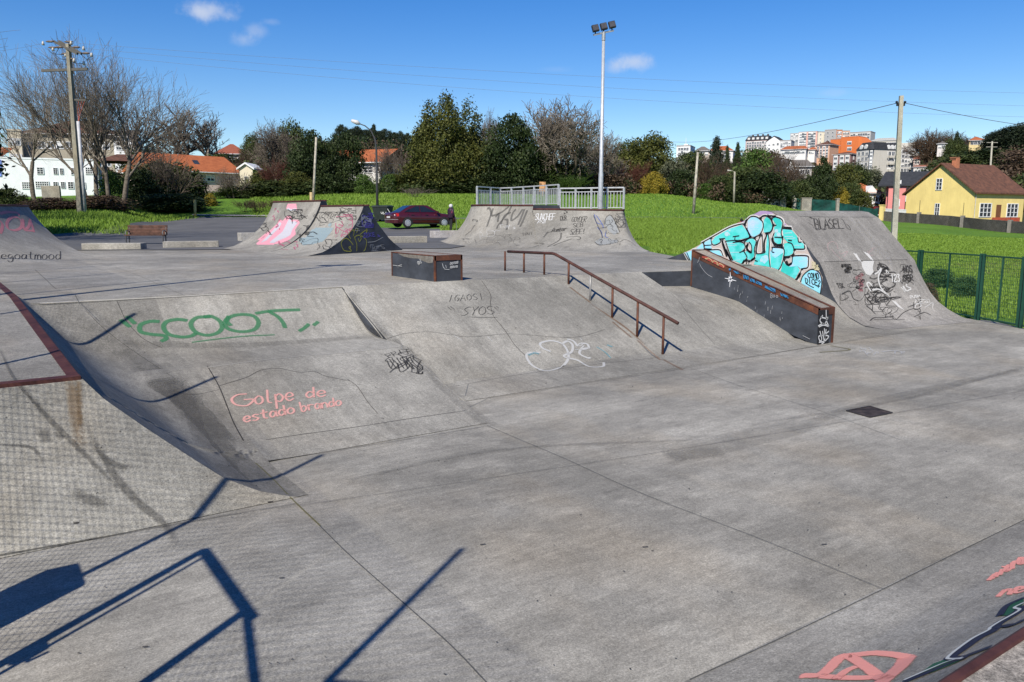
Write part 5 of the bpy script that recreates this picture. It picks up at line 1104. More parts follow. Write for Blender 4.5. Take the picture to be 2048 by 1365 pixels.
# green mesh fence at right
gf = thing('mesh_fence', 'low dark green mesh fence along the right end of the park', 'fence', P(1960, 640, 16.5)*(1, 1, 0))
fpts = [P(1700, 500, 20.6), P(1775, 500, 19.3), P(1842, 502, 18.3), P(1966, 510, 16.5), P(2052, 516, 15.3), P(2150, 520, 14.1), P(2280, 530, 13.0)]
for i, p in enumerate(fpts):
    for o in ((0,) if i in (0,) else (-.05, .05)):
        if i+1 < len(fpts): dd = fpts[i+1]-p
        q = p+dd/np.linalg.norm(dd)*o; m = MB(); m.box(q[0]-.024, q[0]+.024, q[1]-.024, q[1]+.024, -.1, 1.40); m.build('post', GREENP, gf)
for a, b in zip(fpts[:-1], fpts[1:]):
    a = np.array((a[0], a[1], 0)); b = np.array((b[0], b[1], 0)); L = np.linalg.norm(b-a); u = (b-a)/L; m = MB()
    for z in (.06, 1.36): m.bar(a+(0, 0, z), b+(0, 0, z), .03)
    mid = (a+b)/2; m.box(mid[0]-.015, mid[0]+.015, mid[1]-.015, mid[1]+.015, .05, 1.36); m.build('frame', GREENP, gf)
    m = MB()
    for k in range(1, int(L/.05)): m.bar(a+u*.05*k+(0, 0, .06), a+u*.05*k+(0, 0, 1.36), .0045)
    for k in range(1, 17): m.bar(a+(0, 0, .06+.077*k), b+(0, 0, .06+.077*k), .005)
    m.build('wire_mesh', GREENP, gf, fix=False)
# ------------------------------------------------------------------ rubbish container
def local(o, fwd):
    f = np.array(fwd, float); f /= np.linalg.norm(f); l = np.cross((0, 0, 1), f)
    return lambda x, y, z: o+f*x+l*y+np.array((0, 0, z))
cb = tp(766, 440, 60.5); cf = RT*.94-FH*.34
dmp = thing('rubbish_container', 'dark wheeled rubbish container with white scrawl beside the burgundy car', 'rubbish bin', cb); Lc = local(cb, cf)
DG = plain((.022, .028, .028), .5); DGG = plain((.02, .05, .03), .5)
m = MB(); bt = [Lc(x, y, .14) for x, y in ((-.5, -.36), (.5, -.36), (.5, .36), (-.5, .36))]; tp_ = [Lc(x, y, 1.08) for x, y in ((-.66, -.5), (.66, -.5), (.66, .5), (-.66, .5))]
m.loft([bt, [(p+q)/2 for p, q in zip(bt, tp_)], tp_], True, True); bevel(m.build('body', DG, dmp), .04)
m = MB(); m.loft([[Lc(x, y, z) for x, y in ((-.70, -.54), (.70, -.54), (.70, .54), (-.70, .54))] for z in (1.085, 1.14)]+[[Lc(x, y, 1.22) for x, y in ((-.6, -.4), (.6, -.4), (.6, .4), (-.6, .4))]], True, True); bevel(m.build('lid', DG, dmp), .02)
m = MB(); m.poly([Lc(-.515, -.34, .2), Lc(-.515, .34, .2), Lc(-.662, .46, 1.05), Lc(-.662, -.46, 1.05)]); m.build('green_side', DGG, dmp)
for x in (-.42, .42):
    for y in (-.3, .3):
        m = MB(); m.tube([Lc(x, y-.03, .1), Lc(x, y+.03, .1)], .1, 12); m.build('wheel', DKST, dmp)
c = Paint(on_plane(Lc(0, -.5, 0), Lc(0, -1, .1)-Lc(0, 0, 0)), .02); word(c, 'GZI', [(762, 428), (774, 428), (774, 418), (762, 419)], .05); c.stroke([(775, 418), (781, 427)], .05); c.build('white_tag', spray((.6, .6, .6), .9, .2), dmp)
# ------------------------------------------------------------------ burgundy saloon car
rw_ = gz(815, 465.5, 1.1); cd_ = RT*.86+FH*.51; cd_ /= np.linalg.norm(cd_); left_ = np.cross((0, 0, 1), cd_)
co = rw_+cd_*1.30+left_*.78; co[2] = terr(co[0], co[1])+.04
car = thing('parked_car', 'burgundy four door saloon car parked beyond the deck, seen from behind', 'car', co); Lk = local(co, cd_)
def carpaint():
    t = NT('car_paint'); t.out(t.ramp(t.noise(1.2, 2), [(.3, (.050, .006, .010)), (.7, (.065, .008, .013))]), .28, .15, .5); t.b.inputs['Coat Weight'].default_value = .6; return t.m
PAINT = carpaint(); GLASS = plain((.012, .016, .02), .06, 0, .05, spec=.8); TYRE = plain((.018, .018, .018), .8); RIM = plain((.55, .55, .56), .35, .6); BLKP = plain((.02, .02, .021), .5)
XS = [(-2.24, .45, .80, .52, .66), (-2.20, .30, .92, .70, .80), (-2.05, .26, .95, .76, .845), (-1.6, .24, .965, .80, .86), (-1.0, .22, .95, .81, .865), (0, .21, .93, .81, .865), (.9, .21, .91, .80, .86), (1.3, .22, .88, .78, .855), (1.8, .24, .82, .72, .83), (2.1, .27, .74, .62, .78), (2.22, .34, .66, .5, .68), (2.25, .42, .60, .45, .62)]
rings = []
for x, z0, zt, wt, wm_ in XS:
    zm = z0+(zt-z0)*.62; rings.append([Lk(x, s*y, z) for s, lst in ((1, ((wm_*.93, z0), (wm_, z0+.12), (wm_, zm), (wm_*.985, zm+.08), (wt, zt-.03), (wt*.8, zt))), (-1, ((wt*.8, zt), (wt, zt-.03), (wm_*.985, zm+.08), (wm_, zm), (wm_, z0+.12), (wm_*.93, z0)))) for y, z in lst])
m = MB(); m.loft(rings, True, True); m.build('body', PAINT, car, smooth=True)
def gh(x, w, z): return (x, w, z)
base = [(-1.78, .70, .95), (-1.2, .76, .95), (-.1, .77, .93), (.75, .76, .91), (1.12, .70, .885)]; top_ = [(-.98, .55, 1.375), (-.75, .58, 1.405), (-.2, .59, 1.415), (.12, .58, 1.40), (.22, .55, 1.385)]
m = MB(); m.loft([[Lk(x, s*y, z) for x, y, z in lst] for s, lst in ((-1, base), (-1, top_), (1, top_), (1, base))]); m.poly([Lk(base[0][0], y, .95) for y in (-.7, .7)]+[Lk(top_[0][0], y, 1.375) for y in (.55, -.55)]); m.poly([Lk(base[-1][0], y, .885) for y in (-.7, .7)]+[Lk(top_[-1][0], y, 1.385) for y in (.55, -.55)])
m.build('roof', PAINT, car, smooth=False)
def side_pt(s, x, h, o=.006):   # a point on the side of the cabin, h 0..1 from belt to roof
    xb = np.interp(x, [p[0] for p in base], range(5)); f = lambda lst, k: np.interp(xb, range(5), [p[k] for p in lst])
    return Lk(x, s*(f(base, 1)+(f(top_, 1)-f(base, 1))*h+o), f(base, 2)+(f(top_, 2)-f(base, 2))*h)
for s in (-1, 1):
    for pts in ([(-1.33, .10), (-.42, .10), (-.42, .86), (-.72, .86), (-1.15, .5)], [(-.36, .10), (.72, .10), (.34, .55), (.02, .86), (-.36, .86)], [(-1.52, .12), (-1.38, .12), (-1.18, .48), (-1.25, .5)]):
        m = MB(); m.poly([(lambda p0, p1: p0+(p1-p0)*h)(Lk(x, s*.771, .935), Lk(x*.55-.12+.0, s*.590, 1.41)) if False else Lk(x-(x-(-.35))*.28*h, s*(.775-.185*h+.004), .935+.475*h) for x, h in pts]); m.build('side_window', GLASS, car)
    m = MB(); m.obox(Lk(.74, s*.93, .98), cd_*.05, left_*.09, (0, 0, .06)); bevel(m.build('mirror', PAINT, car), .02)
    for x in (-.95, .02): m = MB(); m.obox(Lk(x, s*.868, .80), cd_*.10, left_*.012, (0, 0, .018)); m.build('door_handle', BLKP, car)
    m = MB(); m.obox(Lk(-.05, s*.866, .50), cd_*1.25, left_*.012, (0, 0, .025)); m.obox(Lk(-.05, s*.84, .235), cd_*1.0, left_*.015, (0, 0, .02)); m.build('trim_strip', BLKP, car)
    m = MB()
    for x in (-.40, -1.28, .80): m.obox(Lk(x, s*.865, .62), cd_*.006, left_*.006, (0, 0, .28))
    m.build('door_gap', BLKP, car)
    m = MB(); m.loft([[Lk(-2.215, s*.42, .70), Lk(-2.215, s*.42, .88)], [Lk(-2.20, s*.70, .69), Lk(-2.18, s*.70, .89)], [Lk(-2.05, s*.845, .70), Lk(-2.0, s*.81, .89)], [Lk(-1.88, s*.862, .72), Lk(-1.88, s*.83, .88)]]); m.build('tail_light', plain((.42, .02, .015), .2, 0, .1), car)
    m = MB(); m.loft([[Lk(2.24, s*.35, .56), Lk(2.20, s*.35, .68)], [Lk(2.20, s*.62, .57), Lk(2.12, s*.62, .70)], [Lk(2.02, s*.79, .58), Lk(1.98, s*.76, .70)]]); m.build('headlight', plain((.6, .6, .6), .15), car)
    for x in (-1.30, 1.25):
        wc = Lk(x, s*.80, .305); wh = thing('wheel', None, None); wh.parent = car; wh.location = tuple(wc-co)
        m = MB(); m.tube([wc-left_*s*.06, wc+left_*s*.07, wc+left_*s*.085], [.305, .305, .27], 24); m.build('tyre', TYRE, wh, smooth=False)
        m = MB(); m.tube([wc+left_*s*.07, wc+left_*s*.092, wc+left_*s*.098], [.215, .2, .07], 24)
        m.build('rim', RIM, wh); 
        m = MB()
        for a in np.linspace(0, 2*pi, 10)[:-1]: q = wc+left_*s*.096+(cd_*cos(a)+np.array((0, 0, 1))*sin(a))*.14; m.obox(q, cd_*.018, left_*.004, (0, 0, .018))
        m.build('rim_hole', BLKP, wh)
        ar = [wc+left_*s*(.066)+(cd_*cos(a)+np.array((0, 0, 1))*sin(a))*.36 for a in np.linspace(-.35, pi+.35, 18)]
        m = MB(); m.poly([p for p in ar]); m.build('wheel_arch', BLKP, wh)
m = MB(); m.poly([Lk(-1.72, -.62, .975), Lk(-1.72, .62, .975), Lk(-1.02, .51, 1.365), Lk(-1.02, -.51, 1.365)]); o = m.build('rear_window', GLASS, car); o.location = tuple(np.array((0, 0, .012))-cd_*.012)
m = MB(); m.poly([Lk(1.07, -.64, .90), Lk(1.07, .64, .90), Lk(.25, .51, 1.37), Lk(.25, -.51, 1.37)]); o = m.build('windscreen', GLASS, car); o.location = tuple(np.array((0, 0, .012))+cd_*.012)
m = MB(); m.loft([[Lk(-2.20, y, z) for y in (-.84, -.80, -.5, .5, .80, .84)] if False else [Lk(x, y, z) for x, y in ((-1.95, -.872), (-2.18, -.83), (-2.275, -.55), (-2.285, 0), (-2.275, .55), (-2.18, .83), (-1.95, .872))] for z in (.30, .40, .52)]); m.build('rear_bumper', PAINT, car, smooth=True)
m = MB(); m.loft([[Lk(x, y, z) for x, y in ((-1.95, -.876), (-2.19, -.835), (-2.285, -.55), (-2.295, 0), (-2.285, .55), (-2.19, .835), (-1.95, .876))] for z in (.50, .53)]); m.build('bumper_strip', plain((.25, .25, .25), .4), car)
m = MB(); m.obox(Lk(-2.255, .0, .66), cd_*.008, left_*.26, (0, 0, .055)); m.build('number_plate', plain((.62, .62, .6), .5), car)
# ------------------------------------------------------------------ people
def person(label, o, fwd, h, jacket, hair, trousers, head_up=True):
    t = thing('person', label, 'person', o); L_ = local(np.array(o, float), fwd); k = h/1.65
    V = [((0, 0, .93), .14), ((0, 0, 1.12), .14), ((0, 0, 1.32), .14), ((0, 0, 1.42), .055), ((.01, 0, 1.50), .075), ((.02, 0, 1.58), .075), ((0, .19, 1.34), .06), ((.02, .24, 1.10), .048), ((.10, .22, .90), .038), ((0, -.19, 1.34), .06), ((.02, -.24, 1.10), .048), ((.10, -.22, .90), .038),
         ((0, .09, .86), .095), ((.02, .10, .48), .062), ((0, .10, .08), .042), ((.13, .11, .04), .035), ((-.02, -.09, .86), .095), ((0, -.10, .48), .062), ((-.03, -.10, .08), .042), ((.10, -.11, .04), .035), ((.13, .21, .83), .03), ((.13, -.21, .83), .03)]
    E_ = [(0, 1), (1, 2), (2, 3), (3, 4), (4, 5), (2, 6), (6, 7), (7, 8), (2, 9), (9, 10), (10, 11), (0, 12), (12, 13), (13, 14), (14, 15), (0, 16), (16, 17), (17, 18), (18, 19), (8, 20), (11, 21)]
    me = bpy.data.meshes.new('body'); me.from_pydata([tuple(L_(*[q*k for q in v])-np.array(o)) for v, r in V], E_, []); ob = link(bpy.data.objects.new('body', me), t)
    sk = ob.modifiers.new('skin', 'SKIN'); 
    for i, (v, r) in enumerate(V): me.skin_vertices[0].data[i].radius = (r*k, r*k)
    me.skin_vertices[0].data[0].use_root = True; ob.modifiers.new('sub', 'SUBSURF').levels = 2; ob.modifiers['sub'].render_levels = 2; me.materials.append(trousers)
    m = MB(); rg = []
    for z, rx, ry in ((.80, .17, .235), (.86, .185, .25), (.95, .18, .24), (1.0, .19, .25), (1.08, .18, .24), (1.14, .19, .25), (1.22, .18, .245), (1.28, .185, .25), (1.37, .14, .21), (1.43, .09, .10), (1.47, .08, .08)):
        rg.append([L_(rx*k*cos(a), ry*k*sin(a), z*k) for a in np.linspace(0, 2*pi, 15)[:-1]])
    m.loft(rg, True, True)
    for s in (1, -1): m.tube([L_(*[q*k for q in v]) for v in ((0, s*.20, 1.36), (.0, s*.25, 1.25), (.02, s*.275, 1.10), (.06, s*.26, .98), (.11, s*.235, .90))], [.06*k, .085*k, .075*k, .072*k, .055*k], 10)
    m.build('jacket', jacket, t, smooth=True)
    m = MB(); m.loft([[L_((.015+r*cos(a)*1.1)*k, r*sin(a)*k, z*k) for a in np.linspace(0, 2*pi, 13)[:-1]] for z, r in ((1.43, .07), (1.47, .10), (1.53, .112), (1.59, .105), (1.63, .075), (1.655, .03))], True, True); m.build('hair', hair, t, smooth=True)
    return t
pp = P(902, 464, 46.3); pp[2] = terr(pp[0], pp[1])+.04
SKINDARK = plain((.02, .02, .022), .8); JK = plain((.030, .012, .028), .5, 0, .3, 12)
ps = person('person in a dark purple padded jacket with grey hair, standing beside the car', pp, cd_, 1.58, JK, plain((.55, .54, .54), .9, 0, .2, 20), SKINDARK)
Lp = local(pp, cd_); m = MB(); m.obox(Lp(0, -.27, 1.13), cd_*.07, left_*.02, (0, 0, .07)); m.build('pink_patch', plain((.35, .06, .12), .7), ps)
m = MB(); m.tube([Lp(.2, -.24, .86), Lp(.25, -.26, .05)], .012); m.build('walking_stick', plain((.3, .3, .3), .4, .5), ps)
hp = P(1483, 441, 33); zt_ = P(1483, 437.5, 33)[2]; hp[2] = terr(hp[0], hp[1])
person('person with dark hair whose head just shows behind the sloping back of the mural wedge', hp, -FH, max(.9, zt_-hp[2]), plain((.2, .05, .05), .8), plain((.012, .01, .009), .8), SKINDARK)
# orange board behind the railing
bo = tp(1085, 380, 92); bt_ = P(1085, 365, 92)[2]; ob = thing('notice_board', 'small weathered orange board behind the far railing', 'board', bo)
m = MB(); m.obox((bo[0], bo[1], bt_-.5), RT*.36, FH*.03, (0, 0, .55)); m.build('panel', plain((.42, .22, .10), .8, 0, .35, 4), ob)
m = MB(); m.obox((bo+np.array((0, 0, bt_-.8))*1.0)*(1, 1, 0)+np.array((0, 0, (bo[2]+bt_-1)/2)), RT*.05, FH*.05, (0, 0, max(.1, (bt_-1-bo[2])/2))); m.build('post', plain((.25, .2, .15), .9), ob)
# ------------------------------------------------------------------ plants
def mesh_np(name, v, f4, tint=None, mat=None, nper=4):
    me = bpy.data.meshes.new(name); nv = len(v); nf = len(f4)
    me.vertices.add(nv); me.vertices.foreach_set('co', np.asarray(v, np.float32).ravel())
    me.loops.add(nf*nper); me.loops.foreach_set('vertex_index', np.asarray(f4, np.int32).ravel())
    me.polygons.add(nf); me.polygons.foreach_set('loop_start', np.arange(0, nf*nper, nper, dtype=np.int32)); me.polygons.foreach_set('loop_total', np.full(nf, nper, np.int32))
    me.update(calc_edges=True)
    if tint is not None: at = me.attributes.new('tint', 'FLOAT', 'POINT'); at.data.foreach_set('value', np.asarray(tint, np.float32))
    if mat: me.materials.append(mat)
    return me
def cards(pts, size, rng, out=None, flat=.5):
    n = len(pts); a = rng.normal(size=(n, 3)); 
    if out is not None: a = a*.8+out*flat*1.6
    a /= np.linalg.norm(a, axis=1)[:, None]+1e-9; b = rng.normal(size=(n, 3)); b -= a*(a*b).sum(1)[:, None]; b /= np.linalg.norm(b, axis=1)[:, None]+1e-9; c = np.cross(a, b)
    s = size*rng.uniform(.6, 1.4, n)[:, None]; b = b*s; c = c*s*rng.uniform(.45, .9, n)[:, None]
    v = np.stack([pts-b, pts+c*.8, pts+b, pts-c*.8], 1).reshape(-1, 3)
    return v, np.arange(4*n).reshape(-1, 4)
def clump_mesh(name, clumps, per, size, seed, mat, flat=.5):
    rng = np.random.default_rng(seed); P_, T, O = [], [], []
    for (x, y, z, r, rz) in clumps:
        n = max(8, int(per*(r**2))); d = rng.normal(size=(n, 3)); d /= np.linalg.norm(d, axis=1)[:, None]
        rad = rng.uniform(.35, 1.08, n)**.6; p = d*rad[:, None]*np.array((r, r, rz))*(1+.18*rng.normal(size=n))[:, None]
        P_.append(p+np.array((x, y, z))); O.append(d); T.append(np.clip(rng.normal(rng.uniform(.2, .8), .22, n), 0, 1))
    p = np.concatenate(P_); v, f = cards(p, size, rng, np.concatenate(O), flat)
    return mesh_np(name, v, f, np.repeat(np.concatenate(T), 4), mat)
def crown_clumps(seed, n, prof, wob=.2, r0=.16, squash=.8):
    """prof(z) = crown half width at height z (all in 0..1)"""
    rng = np.random.default_rng(seed); out = []
    while len(out) < n:
        z = rng.uniform(.03, .97); R = prof(z)
        if rng.uniform() > R/.52+.15: continue
        a = rng.uniform(0, 2*pi); q = rng.uniform(.25, 1)**.5; r = r0*rng.uniform(.55, 1.25)*(0.5+R)
        R2 = max(R-r*.7, 0)*(1+wob*rng.normal()*.5)
        out.append((cos(a)*q*R2, sin(a)*q*R2, z, r, r*squash*rng.uniform(.8, 1.3)))
    return out
def twigs(seed, spec, levels=5, wood=None):
    """bare branching skeleton; returns (limb segments, twig segments) as lists of (a, b, ra, rb)"""
    R = random.Random(seed); limbs, tw = [], []
    def grow(p, d, L, r, lev):
        n = 3 if lev < 3 else 2; q = p
        for i in range(n):
            w = spec.get('wob', .16)*(1+lev*.15); d = Vector(d)+Vector((R.gauss(0, w), R.gauss(0, w), R.gauss(0, w)+spec.get('up', .06))); d.normalize()
            e = q+d*(L/n); r2 = r*(1-.22*(i+1)/n) if lev else r*(1-.3*(i+1)/n)
            (limbs if lev < 2 else tw).append((q, e, r*(1-.22*i/n), r2)); q = e
            if lev < levels-1 and (i > 0 or lev > 0):
                k = spec['kids'][lev] if i < n-1 else spec['tips'][lev]
                for _ in range(k):
                    a = R.uniform(0, 2*pi); s = R.uniform(*spec['spread']); x = d.orthogonal().normalized(); y = d.cross(x)
                    nd = (d*cos(s)+(x*cos(a)+y*sin(a))*sin(s)).normalized(); grow(e, nd, L*R.uniform(*spec['len']), r2*R.uniform(.45, .7), lev+1)
    for p, d, L, r in spec['trunks']: grow(Vector(p), Vector(d).normalized(), L, r, 0)
    return limbs, tw
def segs_mesh(name, segs, n, mat, rmin=0, attr=True):
    m = len(segs); A = np.array([s[0] for s in segs]); B = np.array([s[1] for s in segs]); ra = np.maximum(np.array([s[2] for s in segs]), rmin); rb = np.maximum(np.array([s[3] for s in segs]), rmin)
    d = B-A; d /= np.linalg.norm(d, axis=1)[:, None]+1e-9; u = np.where(abs(d[:, 2:3]) < .9, np.array([[0, 0, 1.]]), np.array([[1., 0, 0]])); x = np.cross(d, u); x /= np.linalg.norm(x, axis=1)[:, None]+1e-9; y = np.cross(d, x)
    an = np.arange(n)*2*pi/n; ring = np.cos(an)[None, :, None]*x[:, None]+np.sin(an)[None, :, None]*y[:, None]
    v = np.concatenate([A[:, None]+ring*ra[:, None, None], B[:, None]+ring*rb[:, None, None]], 1).reshape(-1, 3)
    f = []; k = np.arange(n); k2 = (k+1) % n; base = (np.arange(m)*2*n)[:, None]
    f = np.stack([base+k, base+k2, base+k2+n, base+k+n], 2).reshape(-1, 4)
    rng = np.random.default_rng(5); return mesh_np(name, v, f, np.repeat(rng.uniform(0, 1, m), 2*n), mat)
LM = {'dark': leafmat('leaf_dark', (.010, .020, .006), (.036, .052, .014)), 'olive': leafmat('leaf_olive', (.026, .036, .008), (.095, .098, .020)), 'green': leafmat('leaf_green', (.025, .055, .010), (.085, .14, .026)),
      'mid': leafmat('leaf_mid', (.018, .034, .009), (.065, .080, .022)), 'grey': leafmat('leaf_grey', (.045, .055, .03), (.11, .115, .065)), 'yellow': leafmat('leaf_yellow', (.10, .09, .01), (.34, .25, .03)), 'brown': leafmat('twig_brown', (.040, .026, .016), (.125, .085, .055)),
      'red': leafmat('twig_red', (.05, .018, .013), (.13, .05, .035)), 'pine': leafmat('leaf_pine', (.010, .018, .010), (.03, .042, .02)), 'bare': leafmat('twig_grey', (.050, .038, .030), (.20, .165, .13)), 'barep': leafmat('twig_pale', (.075, .062, .050), (.26, .22, .175)), 'weed': leafmat('leaf_weed', (.02, .05, .015), (.07, .13, .04))}
BARK = barkmat('bark', (.035, .028, .022), (.085, .068, .052)); BARKP = barkmat('pale_bark', (.07, .058, .045), (.17, .145, .115))
dome = lambda z: .5*sqrt(max(0, 1-((z-.42)/.60)**2))
tall = lambda z: .5*(max(0, 1-(max(z-.22, 0)/.82)**1.25)*min(1, .55+z*2.2))
cone = lambda z: .48*(1-z)**.85*min(1, .6+z*4)
col_ = lambda z: .5*min(1, (1.02-z)*3.2)*min(1, .75+z)
bushp = lambda z: .5*sqrt(max(0, 1-((z-.25)/.78)**2))
def spires(seed):
    rng = np.random.default_rng(seed); c = []
    for cx, cy, h, w in ((-.20, .05, .95, .62), (.02, -.08, 1.0, .62), (.23, .02, .90, .62), (.08, .2, .95, .6), (-.1, -.2, .86, .6), (.30, -.1, .74, .52), (-.32, -.05, .78, .52), (.0, .0, .8, .8)):
        c += [(cx+x*w, cy+y*w, z*h, r*w*1.25, rz*w*1.6) for x, y, z, r, rz in crown_clumps(seed+int(cx*100)+50, 46, tall, .3, .17)]
    return c
def mk(name, clumps, per, size, seed, mat): return clump_mesh(name, clumps, per, size, seed, mat)
_pc = {}
def proto(kind):
    if kind in _pc: return _pc[kind]
    k, mat = kind; s = hash(k) % 97 if False else sum(map(ord, k))+len(mat)
    M_ = LM[mat]
    if k == 'dome': me = mk('crown', crown_clumps(s, 95, dome, .22, .18), 8500, .019, s, M_)
    elif k == 'tall': me = mk('crown', crown_clumps(s, 120, tall, .28, .16), 10000, .017, s, M_)
    elif k == 'spire': me = mk('crown', spires(s), 13000, .0125, s, M_)
    elif k == 'cone': me = mk('crown', crown_clumps(s, 80, cone, .25, .16), 9000, .020, s, M_)
    elif k == 'col': me = mk('crown', crown_clumps(s, 85, col_, .2, .17), 8500, .019, s, M_)
    elif k == 'bush': me = mk('crown', crown_clumps(s, 70, bushp, .3, .2), 5200, .023, s, M_)
    elif k == 'pine':
        c = [(x*1., y, .72+z*.28, r, rz*.6) for x, y, z, r, rz in crown_clumps(s, 26, dome, .4, .24)]+[(.2, .1, .6, .12, .05), (-.25, 0, .5, .1, .05)]; me = mk('crown', c, 2600, .028, s, M_)
    elif k == 'twig':
        R = random.Random(s); L, T = [], []
        for _ in range(16):
            a = R.uniform(0, 6.28); q = R.uniform(0, .2); sp = R.uniform(.05, .42); li, tw = twigs(R.randint(0, 9999), dict(trunks=[((cos(a)*q, sin(a)*q, 0), (cos(a)*sp, sin(a)*sp, 1), R.uniform(.36, .56), .007)], kids=[2, 2, 1, 0], tips=[2, 2, 2, 0], spread=(.2, .6), len=(.42, .68), wob=.12, up=.05), 4); L += li; T += tw
        me = segs_mesh('crown', L+T, 3, M_, .0022)
    elif k == 'barefan':
        li, tw = twigs(s, dict(trunks=[((0, 0, 0), (.0, 0, 1), .24, .024), ((.02, 0, .03), (.35, .1, 1), .30, .016), ((-.02, 0, .03), (-.4, -.1, 1), .30, .016), ((0, .02, .03), (.05, .45, 1), .30, .015), ((0, -.02, .02), (-.1, -.45, 1), .28, .015)], kids=[2, 2, 2, 1, 0], tips=[3, 3, 3, 2, 0], spread=(.35, .95), len=(.50, .72), wob=.12, up=.05), 5)
        me = segs_mesh('crown', li+tw, 3, M_, .0016)
    elif k == 'baretall':
        li, tw = twigs(s, dict(trunks=[((0, 0, 0), (.03, 0, 1), .62, .016), ((.01, 0, 0), (-.12, .05, 1), .52, .012), ((.05, 0, 0), (.16, -.05, 1), .5, .012)], kids=[3, 2, 2, 0], tips=[3, 3, 2, 0], spread=(.3, .7), len=(.34, .55), wob=.08, up=.12), 4)
        me = segs_mesh('crown', li+tw, 3, M_, .0018)
    if k in ('twig', 'barefan', 'baretall', 'dome', 'tall', 'spire', 'cone', 'col', 'bush'):
        v = np.empty(len(me.vertices)*3, np.float32); me.vertices.foreach_get('co', v); v = v.reshape(-1, 3)
        lo, hi = np.percentile(v, 1, axis=0), np.percentile(v, 99.5, axis=0); w_ = ((hi[0]-lo[0])+(hi[1]-lo[1]))/2; v[:, :2] = (v[:, :2]-(lo[:2]+hi[:2])/2*(0 if 'bare' in k or k == 'twig' else 1))/w_; v[:, 2] /= hi[2]
        me.vertices.foreach_set('co', v.ravel()); me.update()
    _pc[kind] = me; return me
def trunkmesh():
    if 'trunk' not in _pc:
        m = MB(); m.tube([(0, 0, -.04), (0, 0, .05), (.012, .005, .3), (0, .01, .6)], [.035, .025, .018, .008], 7); o = m.build('trunk', BARK); _pc['trunk'] = o.data; bpy.data.objects.remove(o)
    return _pc['trunk']
_vr = random.Random(77)
def plant(kind, mat, px, ytop, wpx, d, label, name=None, cat=None, group=None, base=None, dz=0):
    b = tp(px, 400, d) if base is None else base; zt = P(px, ytop, d)[2]; h = max(.6, zt-b[2]); w = wpx/F*d
    nm = name or ('bush' if kind in ('bush', 'twig') else 'tree'); t = thing(nm, label, cat or nm, b-(0, 0, dz), group, _vr.uniform(0, 6.28))
    t.scale = (w, w, h)
    c = link(bpy.data.objects.new('crown', proto((kind, mat))), t)
    if kind not in ('twig', 'barefan', 'baretall', 'bush'): link(bpy.data.objects.new('trunk', trunkmesh()), t)
    return t
